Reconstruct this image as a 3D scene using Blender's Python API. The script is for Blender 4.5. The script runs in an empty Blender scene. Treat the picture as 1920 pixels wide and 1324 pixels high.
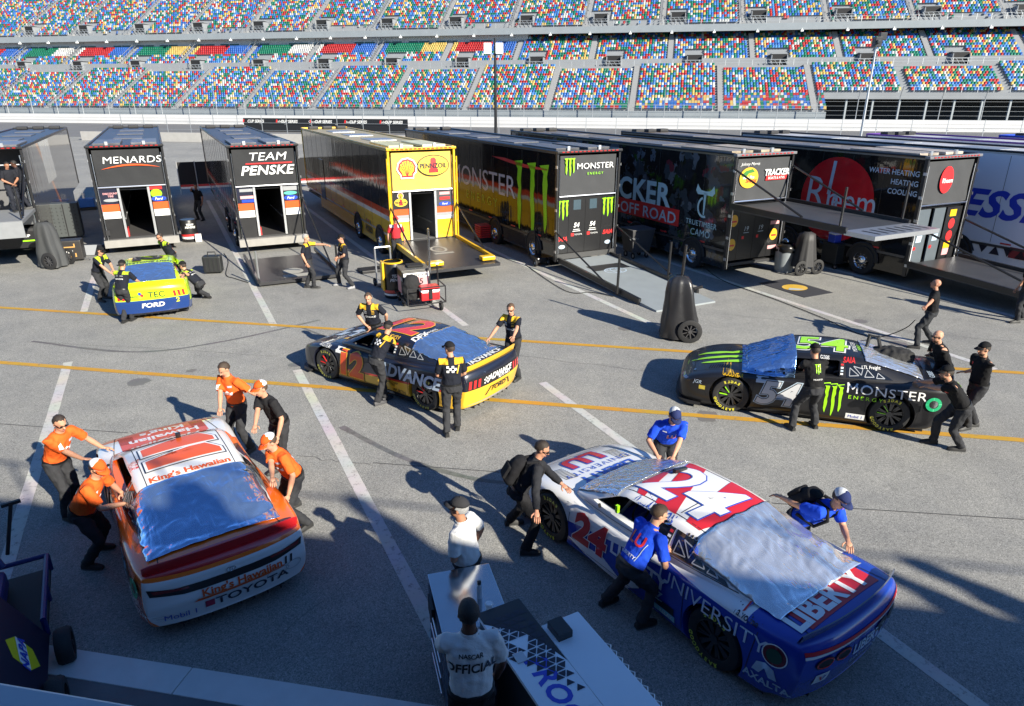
import bpy, bmesh, math, random
import numpy as np
from mathutils import Vector, Matrix, noise
from mathutils.bvhtree import BVHTree
random.seed(7)
R = math.radians
scn = bpy.context.scene
col = scn.collection
# ------------------------------------------------------------------ camera
CAM_H, CAM_F, CAM_P = 5.88, 1280.0, R(20.9)
cd = bpy.data.cameras.new('camera'); cam = bpy.data.objects.new('camera', cd); col.objects.link(cam)
cd.sensor_fit = 'HORIZONTAL'; cd.sensor_width = 36.0; cd.lens = 24.0; cd.clip_start = 0.1; cd.clip_end = 2000
cam.location = (0, 0, CAM_H); cam.rotation_euler = (R(90) - CAM_P, 0, 0)
scn.camera = cam
# ------------------------------------------------------------------ sky and sun
SUN_EL, SHADOW_AZ = R(27.5), R(-44.0)         # shadows run towards this azimuth (0 = +Y, clockwise)
w = bpy.data.worlds.new('World'); scn.world = w; w.use_nodes = True
nt = w.node_tree; nt.nodes.clear()
sky = nt.nodes.new('ShaderNodeTexSky'); sky.sky_type = 'NISHITA'; sky.sun_disc = False
sky.sun_elevation = SUN_EL; sky.sun_rotation = SHADOW_AZ + math.pi; sky.altitude = 0; sky.air_density = 1.0; sky.dust_density = 0.0; sky.ozone_density = 9.0
bg = nt.nodes.new('ShaderNodeBackground'); bg.inputs[1].default_value = 0.078
wo = nt.nodes.new('ShaderNodeOutputWorld')
nt.links.new(sky.outputs[0], bg.inputs[0]); nt.links.new(bg.outputs[0], wo.inputs[0])
sd = bpy.data.lights.new('sun', 'SUN'); sd.energy = 5.0; sd.angle = R(0.53); sd.color = (1.0, 0.93, 0.79)
so = bpy.data.objects.new('sun', sd); col.objects.link(so)
sdir = Vector((math.sin(SHADOW_AZ) * math.cos(SUN_EL), math.cos(SHADOW_AZ) * math.cos(SUN_EL), -math.sin(SUN_EL)))
so.rotation_euler = sdir.to_track_quat('-Z', 'Y').to_euler(); so.location = (20, -20, 30)
vs = scn.view_settings; vs.view_transform = 'Standard'; vs.look = 'None'; vs.gamma = 1.0; vs.exposure = 1.05; vs.use_curve_mapping = False
scn.cycles.max_bounces = 6; scn.cycles.diffuse_bounces = 2; scn.cycles.glossy_bounces = 3
scn.cycles.sample_clamp_indirect = 4.0

# ------------------------------------------------------------------ pixel -> place (layout only)
def at(x, y, z=0.0):
    u = (x - 960) / CAM_F; v = -(y - 662) / CAM_F; c, s = math.cos(CAM_P), math.sin(CAM_P)
    d = Vector((u, c + v * s, -s + v * c)); return Vector((0, 0, CAM_H)) + d * ((z - CAM_H) / d.z)
AZ = R(-26.3)
LD = Vector((math.sin(AZ), math.cos(AZ), 0)); LR = Vector((LD.y, -LD.x, 0))      # along the stalls / across them
def lot(s, t, z=0.0): return LR * s + LD * t + Vector((0, 0, z))
def bez(a, b, t): return a + (b - a) * t

# ------------------------------------------------------------------ materials
MATS = {}
def new_mat(name):
    m = bpy.data.materials.new(name); m.use_nodes = True
    return m, m.node_tree, m.node_tree.nodes['Principled BSDF']
def mat(name, c, rough=0.5, metal=0.0, var=0.12, scale=6.0, bump=0.0, bscale=40.0, coat=0.0, spec=0.5, emit=None, alpha=None, trans=0.0):
    if name in MATS: return MATS[name]
    m, t, b = new_mat(name); N, L = t.nodes.new, t.links.new
    tc = N('ShaderNodeTexCoord'); nz = N('ShaderNodeTexNoise'); nz.inputs['Scale'].default_value = scale; nz.inputs['Detail'].default_value = 5
    L(tc.outputs['Object'], nz.inputs['Vector'])
    mx = N('ShaderNodeMix'); mx.data_type = 'RGBA'
    mx.inputs['A'].default_value = (*[max(0, v * (1 - var)) for v in c], 1); mx.inputs['B'].default_value = (*[min(1, v * (1 + var)) for v in c], 1)
    L(nz.outputs['Fac'], mx.inputs['Factor']); L(mx.outputs['Result'], b.inputs['Base Color'])
    b.inputs['Roughness'].default_value = rough; b.inputs['Metallic'].default_value = metal; b.inputs['Coat Weight'].default_value = coat
    b.inputs['Coat Roughness'].default_value = 0.05; b.inputs['Specular IOR Level'].default_value = spec
    if trans: b.inputs['Transmission Weight'].default_value = trans
    if bump:
        n2 = N('ShaderNodeTexNoise'); n2.inputs['Scale'].default_value = bscale; n2.inputs['Detail'].default_value = 4; L(tc.outputs['Object'], n2.inputs['Vector'])
        bp = N('ShaderNodeBump'); bp.inputs['Strength'].default_value = bump; bp.inputs['Distance'].default_value = 0.02
        L(n2.outputs['Fac'], bp.inputs['Height']); L(bp.outputs['Normal'], b.inputs['Normal'])
    MATS[name] = m; return m
def attr_mat(name, rough=0.45):
    m, t, b = new_mat(name); a = t.nodes.new('ShaderNodeAttribute'); a.attribute_name = 'Col'
    t.links.new(a.outputs['Color'], b.inputs['Base Color']); b.inputs['Roughness'].default_value = rough; return m
def paint(c, rough=0.35, coat=0.25):
    return mat('paint_%02x%02x%02x_%d' % (int(c[0]*255), int(c[1]*255), int(c[2]*255), rough*100), c, rough, 0, 0.04, 3.0, coat=coat)
def region_paint(name, base, regs, rough=0.3, coat=0.6, wave=0.0):
    """paint whose colour areas are fixed to the object: regs = [(colour, [(a,b,c,d) meaning a*x+b*y+c*z > d, ...])]"""
    m, t, b = new_mat(name); N, L = t.nodes.new, t.links.new
    tc = N('ShaderNodeTexCoord'); cur = None; src = tc.outputs['Object']
    if wave:
        nz = N('ShaderNodeTexNoise'); nz.inputs['Scale'].default_value = 1.6; L(src, nz.inputs['Vector'])
        ad = N('ShaderNodeVectorMath'); ad.operation = 'MULTIPLY_ADD'; ad.inputs[1].default_value = (wave,) * 3; L(nz.outputs['Color'], ad.inputs[0]); L(src, ad.inputs[2]); src = ad.outputs[0]
    rgb = N('ShaderNodeRGB'); rgb.outputs[0].default_value = (*base, 1); cur = rgb.outputs[0]
    for c, ineq in regs:
        mask = None
        for (a, bb, cc, d) in ineq:
            dp = N('ShaderNodeVectorMath'); dp.operation = 'DOT_PRODUCT'; dp.inputs[1].default_value = (a, bb, cc); L(src, dp.inputs[0])
            g = N('ShaderNodeMath'); g.operation = 'GREATER_THAN'; g.inputs[1].default_value = d; L(dp.outputs['Value'], g.inputs[0])
            if mask is None: mask = g.outputs[0]
            else:
                mu = N('ShaderNodeMath'); mu.operation = 'MULTIPLY'; L(mask, mu.inputs[0]); L(g.outputs[0], mu.inputs[1]); mask = mu.outputs[0]
        mx = N('ShaderNodeMix'); mx.data_type = 'RGBA'; L(mask, mx.inputs['Factor']); L(cur, mx.inputs['A']); mx.inputs['B'].default_value = (*c, 1); cur = mx.outputs['Result']
    L(cur, b.inputs['Base Color']); b.inputs['Roughness'].default_value = rough; b.inputs['Coat Weight'].default_value = coat; b.inputs['Coat Roughness'].default_value = 0.04
    n2 = N('ShaderNodeTexNoise'); n2.inputs['Scale'].default_value = 90; L(tc.outputs['Object'], n2.inputs['Vector'])
    mr = N('ShaderNodeMapRange'); mr.inputs['To Min'].default_value = rough * 0.8; mr.inputs['To Max'].default_value = min(1, rough * 1.25)
    L(n2.outputs['Fac'], mr.inputs['Value']); L(mr.outputs[0], b.inputs['Roughness'])
    return m
WHITE = paint((0.8, 0.8, 0.78)); BLACK = paint((0.012, 0.012, 0.013), 0.4); RED = paint((0.6, 0.03, 0.03)); GREY = paint((0.3, 0.31, 0.32))
SILVER = mat('bright_metal', (0.75, 0.76, 0.78), 0.22, 1.0, 0.05); ALU = mat('aluminium', (0.55, 0.56, 0.57), 0.42, 0.9, 0.12, 9); STEEL = mat('galvanised_steel', (0.42, 0.44, 0.45), 0.5, 0.6, 0.15, 4)
RUBBER = mat('rubber', (0.018, 0.018, 0.019), 0.75, 0, 0.3, 12, 0.2, 60); CHROME = mat('chrome', (0.8, 0.8, 0.82), 0.06, 1.0, 0.02)
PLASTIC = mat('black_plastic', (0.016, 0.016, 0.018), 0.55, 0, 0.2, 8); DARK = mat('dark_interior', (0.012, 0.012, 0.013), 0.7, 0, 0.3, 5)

# ------------------------------------------------------------------ meshes
def link(name, me, m=None, parent=None, loc=None):
    o = bpy.data.objects.new(name, me); col.objects.link(o)
    if m is not None:
        for q in (m if isinstance(m, (list, tuple)) else [m]): me.materials.append(q)
    if parent is not None: o.parent = parent
    if loc is not None: o.location = loc
    return o
def empty(name, loc=(0, 0, 0), rz=0.0):
    o = bpy.data.objects.new(name, None); col.objects.link(o); o.location = loc; o.rotation_euler = (0, 0, rz); o.empty_display_size = 0.2; return o
def tag(o, label=None, cat=None, group=None, kind=None):
    if label: o['label'] = label
    if cat: o['category'] = cat
    if group: o['group'] = group
    if kind: o['kind'] = kind
    return o
class MB:
    def __init__(s): s.v = []; s.f = []; s.mi = []
    def add(s, vs, fs, mi=0):
        n = len(s.v); s.v += [tuple(v) for v in vs]; s.f += [tuple(i + n for i in f) for f in fs]; s.mi += [mi] * len(fs); return s
    def box(s, a, b, mi=0):
        (x0, y0, z0), (x1, y1, z1) = a, b
        x0, x1 = min(x0, x1), max(x0, x1); y0, y1 = min(y0, y1), max(y0, y1); z0, z1 = min(z0, z1), max(z0, z1)
        return s.add([(x0,y0,z0),(x1,y0,z0),(x1,y1,z0),(x0,y1,z0),(x0,y0,z1),(x1,y0,z1),(x1,y1,z1),(x0,y1,z1)],
                     [(0,3,2,1),(4,5,6,7),(0,1,5,4),(1,2,6,5),(2,3,7,6),(3,0,4,7)], mi)
    def bar(s, p, q, wd=0.05, hg=None, mi=0):
        p, q = Vector(p), Vector(q); hg = hg or wd; d = (q - p).normalized(); up = Vector((0, 0, 1)) if abs(d.z) < 0.95 else Vector((0, 1, 0))
        a = d.cross(up).normalized() * wd / 2; b = a.cross(d).normalized() * hg / 2
        return s.add([p-a-b, p+a-b, p+a+b, p-a+b, q-a-b, q+a-b, q+a+b, q-a+b], [(0,3,2,1),(4,5,6,7),(0,1,5,4),(1,2,6,5),(2,3,7,6),(3,0,4,7)], mi)
    def tube(s, pts, r, n=8, mi=0, cap=True):
        pts = [Vector(p) for p in pts]; rs = r if isinstance(r, (list, tuple)) else [r] * len(pts); rings = []; base = len(s.v); ref = None
        for i, p in enumerate(pts):
            d = (pts[min(i+1, len(pts)-1)] - pts[max(i-1, 0)]).normalized()
            if ref is None: ref = Vector((0,0,1)) if abs(d.z) < 0.9 else Vector((1,0,0))
            a = (ref - d * ref.dot(d)).normalized(); b = d.cross(a); ref = a
            s.v += [tuple(p + (a * math.cos(2*math.pi*k/n) + b * math.sin(2*math.pi*k/n)) * rs[i]) for k in range(n)]
        m = len(pts)
        for i in range(m-1):
            for k in range(n): s.f.append((base+i*n+k, base+i*n+(k+1)%n, base+(i+1)*n+(k+1)%n, base+(i+1)*n+k)); s.mi.append(mi)
        if cap: s.f += [tuple(base+k for k in range(n))[::-1], tuple(base+(m-1)*n+k for k in range(n))]; s.mi += [mi, mi]
        return s
    def lathe(s, prof, n=20, axis='z', c=(0,0,0), mi=0):
        base = len(s.v); c = Vector(c)
        for (r, h) in prof:
            for k in range(n):
                a = 2*math.pi*k/n; x, y = r*math.cos(a), r*math.sin(a)
                s.v.append(tuple(c + (Vector((x, y, h)) if axis == 'z' else Vector((x, h, y)) if axis == 'y' else Vector((h, x, y)))))
        for i in range(len(prof)-1):
            for k in range(n):
                f = (base+i*n+k, base+i*n+(k+1)%n, base+(i+1)*n+(k+1)%n, base+(i+1)*n+k)
                s.f.append(f[::-1] if axis == 'y' else f); s.mi.append(mi)
        return s
    def grid(s, P, mi=0):
        h, wd = len(P), len(P[0]); base = len(s.v)
        for row in P: s.v += [tuple(p) for p in row]
        for i in range(h-1):
            for j in range(wd-1): s.f.append((base+i*wd+j, base+i*wd+j+1, base+(i+1)*wd+j+1, base+(i+1)*wd+j)); s.mi.append(mi)
        return s
    def mesh(s, name, smooth=False, bevel=0.0):
        me = bpy.data.meshes.new(name); me.from_pydata(s.v, [], s.f)
        me.polygons.foreach_set('material_index', s.mi)
        if bevel:
            bm = bmesh.new(); bm.from_mesh(me); bmesh.ops.remove_doubles(bm, verts=bm.verts, dist=1e-5)
            bmesh.ops.bevel(bm, geom=[e for e in bm.edges if len(e.link_faces) == 2 and e.calc_face_angle(0) > 0.6], offset=bevel, segments=2, affect='EDGES', profile=0.5); bm.to_mesh(me); bm.free()
        if smooth: me.polygons.foreach_set('use_smooth', [True] * len(me.polygons)); 
        me.update()
        if smooth is True:
            try: me.set_sharp_from_angle(angle=R(38))
            except Exception: pass
        return me
    def build(s, name, m=None, parent=None, smooth=False, bevel=0.0, loc=None): return link(name, s.mesh(name, smooth, bevel), m, parent, loc)
# scratch scene: modifiers and text are evaluated there, away from the real one
TMP = bpy.data.scenes.new('scratch')
def evaluate(me, mods):
    o = bpy.data.objects.new('tmp', me); TMP.collection.objects.link(o); extra = []
    for ty, kw in mods:
        md = o.modifiers.new('m', ty)
        for k, v in kw.items():
            if k == 'object' and isinstance(v, bpy.types.Mesh):
                q = bpy.data.objects.new('tmpq', v); TMP.collection.objects.link(q); extra.append(q); v = q
            setattr(md, k, v)
    vl = TMP.view_layers[0]; vl.update(); dg = vl.depsgraph
    out = bpy.data.meshes.new_from_object(o.evaluated_get(dg), depsgraph=dg)
    for q in [o] + extra: bpy.data.objects.remove(q)
    return out
TXT = {}
def text2d(s, h=1.0, bold=0.0, shear=0.0, sx=1.0, space=1.0):
    """centred 2D lettering: (verts, tris, width); h = cap height"""
    key = (s, bold, shear, space)
    if key not in TXT:
        cu = bpy.data.curves.new('t', 'FONT'); cu.body = s; cu.size = 1.0; cu.offset = bold; cu.shear = shear; cu.space_character = space; cu.resolution_u = 3; cu.fill_mode = 'FRONT'
        o = bpy.data.objects.new('t', cu); TMP.collection.objects.link(o); vl = TMP.view_layers[0]; vl.update(); dg = vl.depsgraph
        me = bpy.data.meshes.new_from_object(o.evaluated_get(dg), depsgraph=dg); bpy.data.objects.remove(o)
        me.calc_loop_triangles(); v = np.array([p.co[:2] for p in me.vertices]); f = [tuple(t.vertices) for t in me.loop_triangles]
        TXT[key] = (v, f); bpy.data.meshes.remove(me)
    v, f = TXT[key]; v = v.copy()
    x0, x1 = v[:, 0].min(), v[:, 0].max(); v[:, 0] -= (x0 + x1) / 2; v[:, 1] -= 0.36; v *= h / 0.72; v[:, 0] *= sx
    return v, f
def tri2d(polys):
    bm = bmesh.new()
    for p in polys: bm.faces.new([bm.verts.new((x, y, 0)) for x, y in p])
    bmesh.ops.triangulate(bm, faces=bm.faces); bm.normal_update()
    bm.verts.index_update(); v = np.array([q.co[:2] for q in bm.verts]); f = [tuple(q.index for q in fc.verts) if fc.normal.z > 0 else tuple(q.index for q in fc.verts)[::-1] for fc in bm.faces]; bm.free(); return v, f
def ell(cx, cy, a, b=None, n=28, a0=0, a1=360):
    b = b or a; return [(cx + a * math.cos(R(a0 + (a1-a0) * k / n)), cy + b * math.sin(R(a0 + (a1-a0) * k / n))) for k in range(n if a1 - a0 >= 360 else n + 1)]
def rect(x0, y0, x1, y1, sk=0.0): return [(x0, y0), (x1, y0), (x1 + sk, y1), (x0 + sk, y1)]
def ring(cx, cy, a, b, th, n=28):
    o, i = ell(cx, cy, a, b, n), ell(cx, cy, a - th, b - th, n)
    return [[o[k], o[(k+1) % n], i[(k+1) % n], i[k]] for k in range(n)]
def claw(h=1.0):
    """three ragged vertical scratch strokes"""
    out = []; rg = random.Random(3)
    for k, (x, ln) in enumerate(((-0.26, 0.9), (0.0, 1.0), (0.25, 0.82))):
        top = 0.5; L_, R_ = [], []
        for i in range(9):
            y = top - ln * i / 8; wd = 0.075 * (1 - 0.45 * i / 8) + rg.uniform(-0.014, 0.014); ox = rg.uniform(-0.018, 0.018)
            L_.append((x - wd + ox, y)); R_.append((x + wd * 0.8 + ox, y))
        L_[0] = (x - 0.17, top + 0.03); L_[1] = (x - 0.06, top - 0.07); R_[0] = (x + 0.09, top + 0.06); R_[-1] = (x + 0.005, top - ln - 0.04); L_[-1] = (x - 0.02, top - ln)
        out.append([(a * h, b * h) for a, b in L_ + R_[::-1]])
    return [p[::-1] for p in out]
def flat(name, shape, m, parent, O, U, V, off=0.004):
    """flat print on a plane: shape (verts, faces) in U,V axes at O, lifted along U x V"""
    v, f = shape; O, U, V = Vector(O), Vector(U), Vector(V); n = U.cross(V).normalized() * off
    me = bpy.data.meshes.new(name); me.from_pydata([tuple(O + U * float(a) + V * float(b) + n) for a, b in v], [], f); return link(name, me, m, parent)
def decal(name, shape, m, parent, bvh, O, U, V, off=0.004, step=0.08, far=3.0):
    """print wrapped on a curved surface: the shape is cast along -(U x V) onto bvh"""
    v, f = shape; O, U, V = Vector(O), Vector(U), Vector(V); n = U.cross(V).normalized()
    bm = bmesh.new(); bv = [bm.verts.new((float(a), float(b), 0)) for a, b in v]
    for t in f:
        try: bm.faces.new([bv[i] for i in t])
        except ValueError: pass
    if step:
        for ax in (0, 1):
            lo, hi = float(v[:, ax].min()), float(v[:, ax].max()); k = int((hi - lo) / step)
            for i in range(1, k + 1):
                c = [0, 0, 0]; c[ax] = lo + (hi - lo) * i / (k + 1); nn = [0, 0, 0]; nn[ax] = 1
                bmesh.ops.bisect_plane(bm, geom=bm.verts[:] + bm.edges[:] + bm.faces[:], plane_co=c, plane_no=nn)
    dead = []
    for q in bm.verts:
        p = O + U * q.co.x + V * q.co.y; h, hn, ix, ds = bvh.ray_cast(p + n * far, -n, far * 2)
        if h is None: dead.append(q)
        else: q.co = h + n * off * 0.6 + (hn if hn.dot(n) > 0 else -hn) * off * 0.6
    bmesh.ops.delete(bm, geom=dead, context='VERTS')
    me = bpy.data.meshes.new(name); bm.to_mesh(me); bm.free(); me.polygons.foreach_set('use_smooth', [True] * len(me.polygons))
    return link(name, me, m, parent)
def bvh_of(*mes):
    V, F = [], []
    for me in mes:
        n = len(V); V += [v.co.copy() for v in me.vertices]; F += [tuple(i + n for i in p.vertices) for p in me.polygons]
    return BVHTree.FromPolygons(V, F)
def copy_tree(o, parent=None):
    c = o.copy(); col.objects.link(c); c.parent = parent
    for ch in [q for q in col.objects if q.parent == o]: copy_tree(ch, c)
    return c
# ================================================================== ground
def asphalt():
    m, t, b = new_mat('asphalt'); N, L = t.nodes.new, t.links.new
    tc = N('ShaderNodeTexCoord')
    def nz(sc, det=3, ro=0.6):
        n = N('ShaderNodeTexNoise'); n.inputs['Scale'].default_value = sc; n.inputs['Detail'].default_value = det; n.inputs['Roughness'].default_value = ro; L(tc.outputs['Object'], n.inputs['Vector']); return n
    def ramp(src, stops):
        r = N('ShaderNodeValToRGB'); L(src, r.inputs[0]); e = r.color_ramp.elements
        while len(e) < len(stops): e.new(0.5)
        for k, (p, c) in enumerate(stops): e[k].position = p; e[k].color = (*c, 1)
        return r.outputs[0]
    def mul(a, bb, f=1.0):
        x = N('ShaderNodeMix'); x.data_type = 'RGBA'; x.blend_type = 'MULTIPLY'; x.inputs['Factor'].default_value = f; L(a, x.inputs['A']); L(bb, x.inputs['B']); return x.outputs['Result']
    v = N('ShaderNodeTexVoronoi'); v.inputs['Scale'].default_value = 85; L(tc.outputs['Object'], v.inputs['Vector'])
    grit = ramp(v.outputs['Color'], [(0.0, (0.12, 0.121, 0.117)), (0.4, (0.245, 0.246, 0.236)), (0.8, (0.335, 0.335, 0.318)), (1.0, (0.47, 0.465, 0.44))])
    v2 = N('ShaderNodeTexVoronoi'); v2.inputs['Scale'].default_value = 150; L(tc.outputs['Object'], v2.inputs['Vector'])
    g2 = ramp(v2.outputs['Color'], [(0.0, (0.7,)*3), (1.0, (1.25,)*3)])
    big = ramp(nz(0.22, 6).outputs['Fac'], [(0.25, (0.8, 0.8, 0.81)), (0.7, (1.1, 1.09, 1.07))])
    mid = ramp(nz(1.3, 6, 0.7).outputs['Fac'], [(0.3, (0.86, 0.86, 0.87)), (0.62, (1.06, 1.05, 1.03))])
    sp = N('ShaderNodeTexNoise'); sp.inputs['Scale'].default_value = 0.7; sp.inputs['Detail'].default_value = 8; sp.inputs['Roughness'].default_value = 0.75; L(tc.outputs['Object'], sp.inputs['Vector'])
    stain = ramp(sp.outputs['Fac'], [(0.3, (0.66, 0.65, 0.64)), (0.4, (1, 1, 1))])
    c = mul(mul(mul(mul(grit, g2, 0.6), big), mid), stain, 0.7)
    L(c, b.inputs['Base Color']); b.inputs['Roughness'].default_value = 0.88; b.inputs['Specular IOR Level'].default_value = 0.25
    bp = N('ShaderNodeBump'); bp.inputs['Strength'].default_value = 0.35; bp.inputs['Distance'].default_value = 0.006; L(v.outputs['Distance'], bp.inputs['Height']); L(bp.outputs['Normal'], b.inputs['Normal'])
    return m
ASPH = asphalt()
g = MB(); g.add([(-900, -300, 0), (900, -300, 0), (900, 1500, 0), (-900, 1500, 0)], [(0, 1, 2, 3)])
tag(g.build('ground', ASPH), kind='structure')
def worn_paint(name, c, lo=0.36):
    m, t, b = new_mat(name); N, L = t.nodes.new, t.links.new; tc = N('ShaderNodeTexCoord')
    n = N('ShaderNodeTexNoise'); n.inputs['Scale'].default_value = 9; n.inputs['Detail'].default_value = 9; n.inputs['Roughness'].default_value = 0.8; L(tc.outputs['Object'], n.inputs['Vector'])
    r = N('ShaderNodeValToRGB'); L(n.outputs['Fac'], r.inputs[0]); e = r.color_ramp.elements
    e[0].position = lo; e[0].color = (0.17, 0.165, 0.16, 1); e[1].position = lo + 0.13; e[1].color = (*c, 1)
    n2 = N('ShaderNodeTexNoise'); n2.inputs['Scale'].default_value = 1.2; L(tc.outputs['Object'], n2.inputs['Vector'])
    mx = N('ShaderNodeMix'); mx.data_type = 'RGBA'; mx.blend_type = 'MULTIPLY'; mx.inputs['Factor'].default_value = 0.35; L(r.outputs[0], mx.inputs['A']); L(n2.outputs['Color'], mx.inputs['B'])
    L(mx.outputs['Result'], b.inputs['Base Color']); b.inputs['Roughness'].default_value = 0.75; return m
YEL = worn_paint('worn_yellow_paint', (0.56, 0.30, 0.025), 0.33); WHT = worn_paint('worn_white_paint', (0.56, 0.55, 0.52), 0.34)
def strip(name, p, q, wd, z, m, kind='structure', n=24):
    p, q = Vector(p), Vector(q); d = (q - p).normalized(); a = Vector((-d.y, d.x, 0)) * wd / 2
    b = MB(); rg = random.Random(hash(name) % 99)
    b.grid([[p + (q-p)*(i/n) - a*(1 + rg.uniform(-.05, .05)) + Vector((0,0,z)) for i in range(n+1)], [p + (q-p)*(i/n) + a*(1 + rg.uniform(-.05, .05)) + Vector((0,0,z)) for i in range(n+1)]])
    return tag(b.build(name, m), kind=kind)
def ext(a, b, k0, k1): return a + (b - a) * k0, a + (b - a) * k1
for (a, b) in ((at(0, 577), at(1920, 700)), (at(0, 680), at(1920, 826))):
    strip('yellow_lane_line', *ext(a, b, -0.6, 1.6), 0.165, 0.008, YEL)
for s, t0, t1 in ((-2.72, 11.2 - 6, 17.85), (1.98, 3.0, 15.0), (1.98, 18.4, 44), (6.62, 0.5, 11.9), (6.62, 16.2, 44), (11.2, 14.2, 42), (16.2, 8, 38), (20.75, 4, 36), (-2.72, 22.2, 46), (25.3, 0, 34)):
    strip('white_stall_line', lot(s, t0), lot(s, t1), 0.19, 0.004, WHT)
SEAM = mat('seam_filler', (0.05, 0.05, 0.052), 0.8, 0, 0.5, 5)
for (a, b) in ((at(0, 795), at(240, 812)), (at(700, 868), at(1000, 890)), (at(1420, 942), at(1930, 975)), (at(880, 1600), at(-200, 1500))):
    strip('pavement_seam', a, b, 0.022, 0.003, SEAM, n=40)
# raised paint and slab along the foot of the viewing building
BN = Vector((math.sin(R(10.4)), math.cos(R(10.4)), 0)); BA = Vector((BN.y, -BN.x, 0))
k0 = at(300, 1246)
def bld(u, n, z=0.0): return BA * u + BN * n + Vector((0, 0, z))
kn = k0.dot(BN)
SLAB = mat('sealed_concrete', (0.10, 0.105, 0.11), 0.45, 0, 0.35, 3.0, 0.1, 20)
b = MB(); b.box((-30, -9, 0), (30, kn - 0.365, 0.03)); slab = b.build('walkway_slab', SLAB); slab.rotation_euler = (0, 0, R(-10.4)); tag(slab, kind='structure')
KERB = mat('painted_kerb_concrete', (0.62, 0.62, 0.61), 0.6, 0, 0.12, 4, 0.1, 30)
kerb = empty('walkway_kerb'); tag(kerb, kind='structure')
pe = MB(); pe.box((0, kn - 0.36, 0), (2.99, kn, 0.035)); pem = pe.mesh('kerb_stone', bevel=0.008); pem.materials.append(KERB)
for i in range(-6, 7):
    o = link('kerb_stone', pem, None, kerb); o.location = BA * (i * 3.0 + 1.55); o.rotation_euler = (0, 0, R(-10.4))
# the viewing building the picture is taken from: parapet and deck in front, roof storey behind the camera
CONC = mat('cast_concrete', (0.36, 0.35, 0.33), 0.8, 0, 0.15, 2, 0.2, 12)
vb = empty('viewing_building'); vb.rotation_euler = (0, 0, R(-10.4))
tag(vb, 'grey viewing building whose metal parapet edges the bottom left corner', 'building')
b = MB(); b.box((-26, -9, 0), (26, -1.75, 7.95)); b.build('wall', CONC, vb)
b = MB(); b.box((-26.5, -9.3, 7.96), (26.5, -1.62, 8.16)); b.build('roof', CONC, vb)
pn = at(0, 1278, 4.5).dot(BN)
b = MB(); b.box((-26, -1.74, 3.9), (26, pn - 0.28, 4.05)); b.build('deck', CONC, vb)
PAR = mat('parapet_sheet_metal', (0.34, 0.38, 0.42), 0.35, 0.5, 0.15, 3, 0.1, 6)
b = MB(); b.box((-26, pn - 0.3, 3.7), (26, pn - 0.06, 4.46)); b.box((-26, pn - 0.058, 4.38), (26, pn - 0.02, 4.42)); b.build('parapet', PAR, vb)
b = MB(); b.box((-26, pn - 0.34, 4.462), (26, pn, 4.5)); b.build('parapet_cap', PAR, vb, bevel=0.008)

# unseen rail and hooded pipes, added to break up the roof's shadow line
VS = mat('roof_vent_steel', (.4, .41, .42), .5, .4)
for k in range(-12, 14): MB().tube([(k*2.0, -1.72, 8.16), (k*2.0, -1.72, 9.1)], .03, 6).build('rail_post', VS, vb)
MB().tube([(-25, -1.72, 9.1), (26, -1.72, 9.1)], .03, 6).build('roof_rail', VS, vb)
for u_, h_, r_ in ((18.3, 1.15, .24), (10.4, 1.2, .25), (17.4, .9, .2), (3.2, .9, .24), (22.0, 1.0, .3), (6.4, .7, .35)):  # invented uprights, shaped to cast person-like shade on the ground
    MB().tube([(u_, -1.95, 8.16), (u_, -1.95, 8.16 + h_*.55)], r_*.95, 12).build('vent_pipe', VS, vb, smooth=True)
    MB().lathe([(r_*.5, 8.16 + h_*.55), (r_*.62, 8.16 + h_*.62), (r_*.62, 8.16 + h_*.9), (r_*.4, 8.16 + h_), (0, 8.18 + h_)], 12, 'z', (u_ + .06, -1.95, 0)).build('vent_cowl', VS, vb, smooth=True)
# ================================================================== track, stand, fences
SN = Vector((math.sin(R(12)), math.cos(R(12)), 0)); SA = Vector((SN.y, -SN.x, 0))
def st(u, D, z=0.0): return SA * u + SN * D + Vector((0, 0, z))
U0, U1 = -165, 75
TRACK = mat('track_asphalt', (0.145, 0.145, 0.145), 0.85, 0, 0.18, 0.15)
b = MB(); b.add([st(U0-40, 86, 0.006), st(U1+40, 86, 0.006), st(U1+40, 125.9, 0.006), st(U0-40, 125.9, 0.006)], [(0, 1, 2, 3)]); tag(b.build('race_track', TRACK), kind='structure')
WWALL = mat('white_wall_paint', (0.54, 0.54, 0.54), 0.6, 0, 0.06, 0.4)
ow = empty('track_wall'); tag(ow, 'long white outer track wall below the grandstand', 'wall')
b = MB(); P = [st(U0, 126, 0), st(U1, 126, 0)]
for z0, z1, o in ((0, 0.55, 0), (0.58, 1.1, -0.06), (1.13, 1.75, 0)):
    b2 = MB(); b2.add([st(U0, 126+o, z0), st(U1, 126+o, z0), st(U1, 126.5, z0), st(U0, 126.5, z0), st(U0, 126+o, z1), st(U1, 126+o, z1), st(U1, 126.5, z1), st(U0, 126.5, z1)], [(0,3,2,1),(4,5,6,7),(0,1,5,4),(1,2,6,5),(2,3,7,6),(3,0,4,7)]); b2.build('wall_rail', WWALL, ow)
stand = empty('grandstand'); tag(stand, 'huge grandstand of many coloured seats across the whole background', 'grandstand')
STC = mat('stand_concrete', (0.24, 0.255, 0.27), 0.8, 0, 0.12, 0.5); STG = mat('stand_grey_steel', (0.25, 0.28, 0.30), 0.6, 0.1, 0.12, 0.8)
def prism(profile, u0, u1):     # profile of (D, z), extruded along the stand
    n = len(profile); v = [st(u0, d, z) for d, z in profile] + [st(u1, d, z) for d, z in profile]
    return v, [tuple(range(n))[::-1], tuple(range(n, 2*n))] + [(i, (i+1) % n, (i+1) % n + n, i + n) for i in range(n)]
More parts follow.
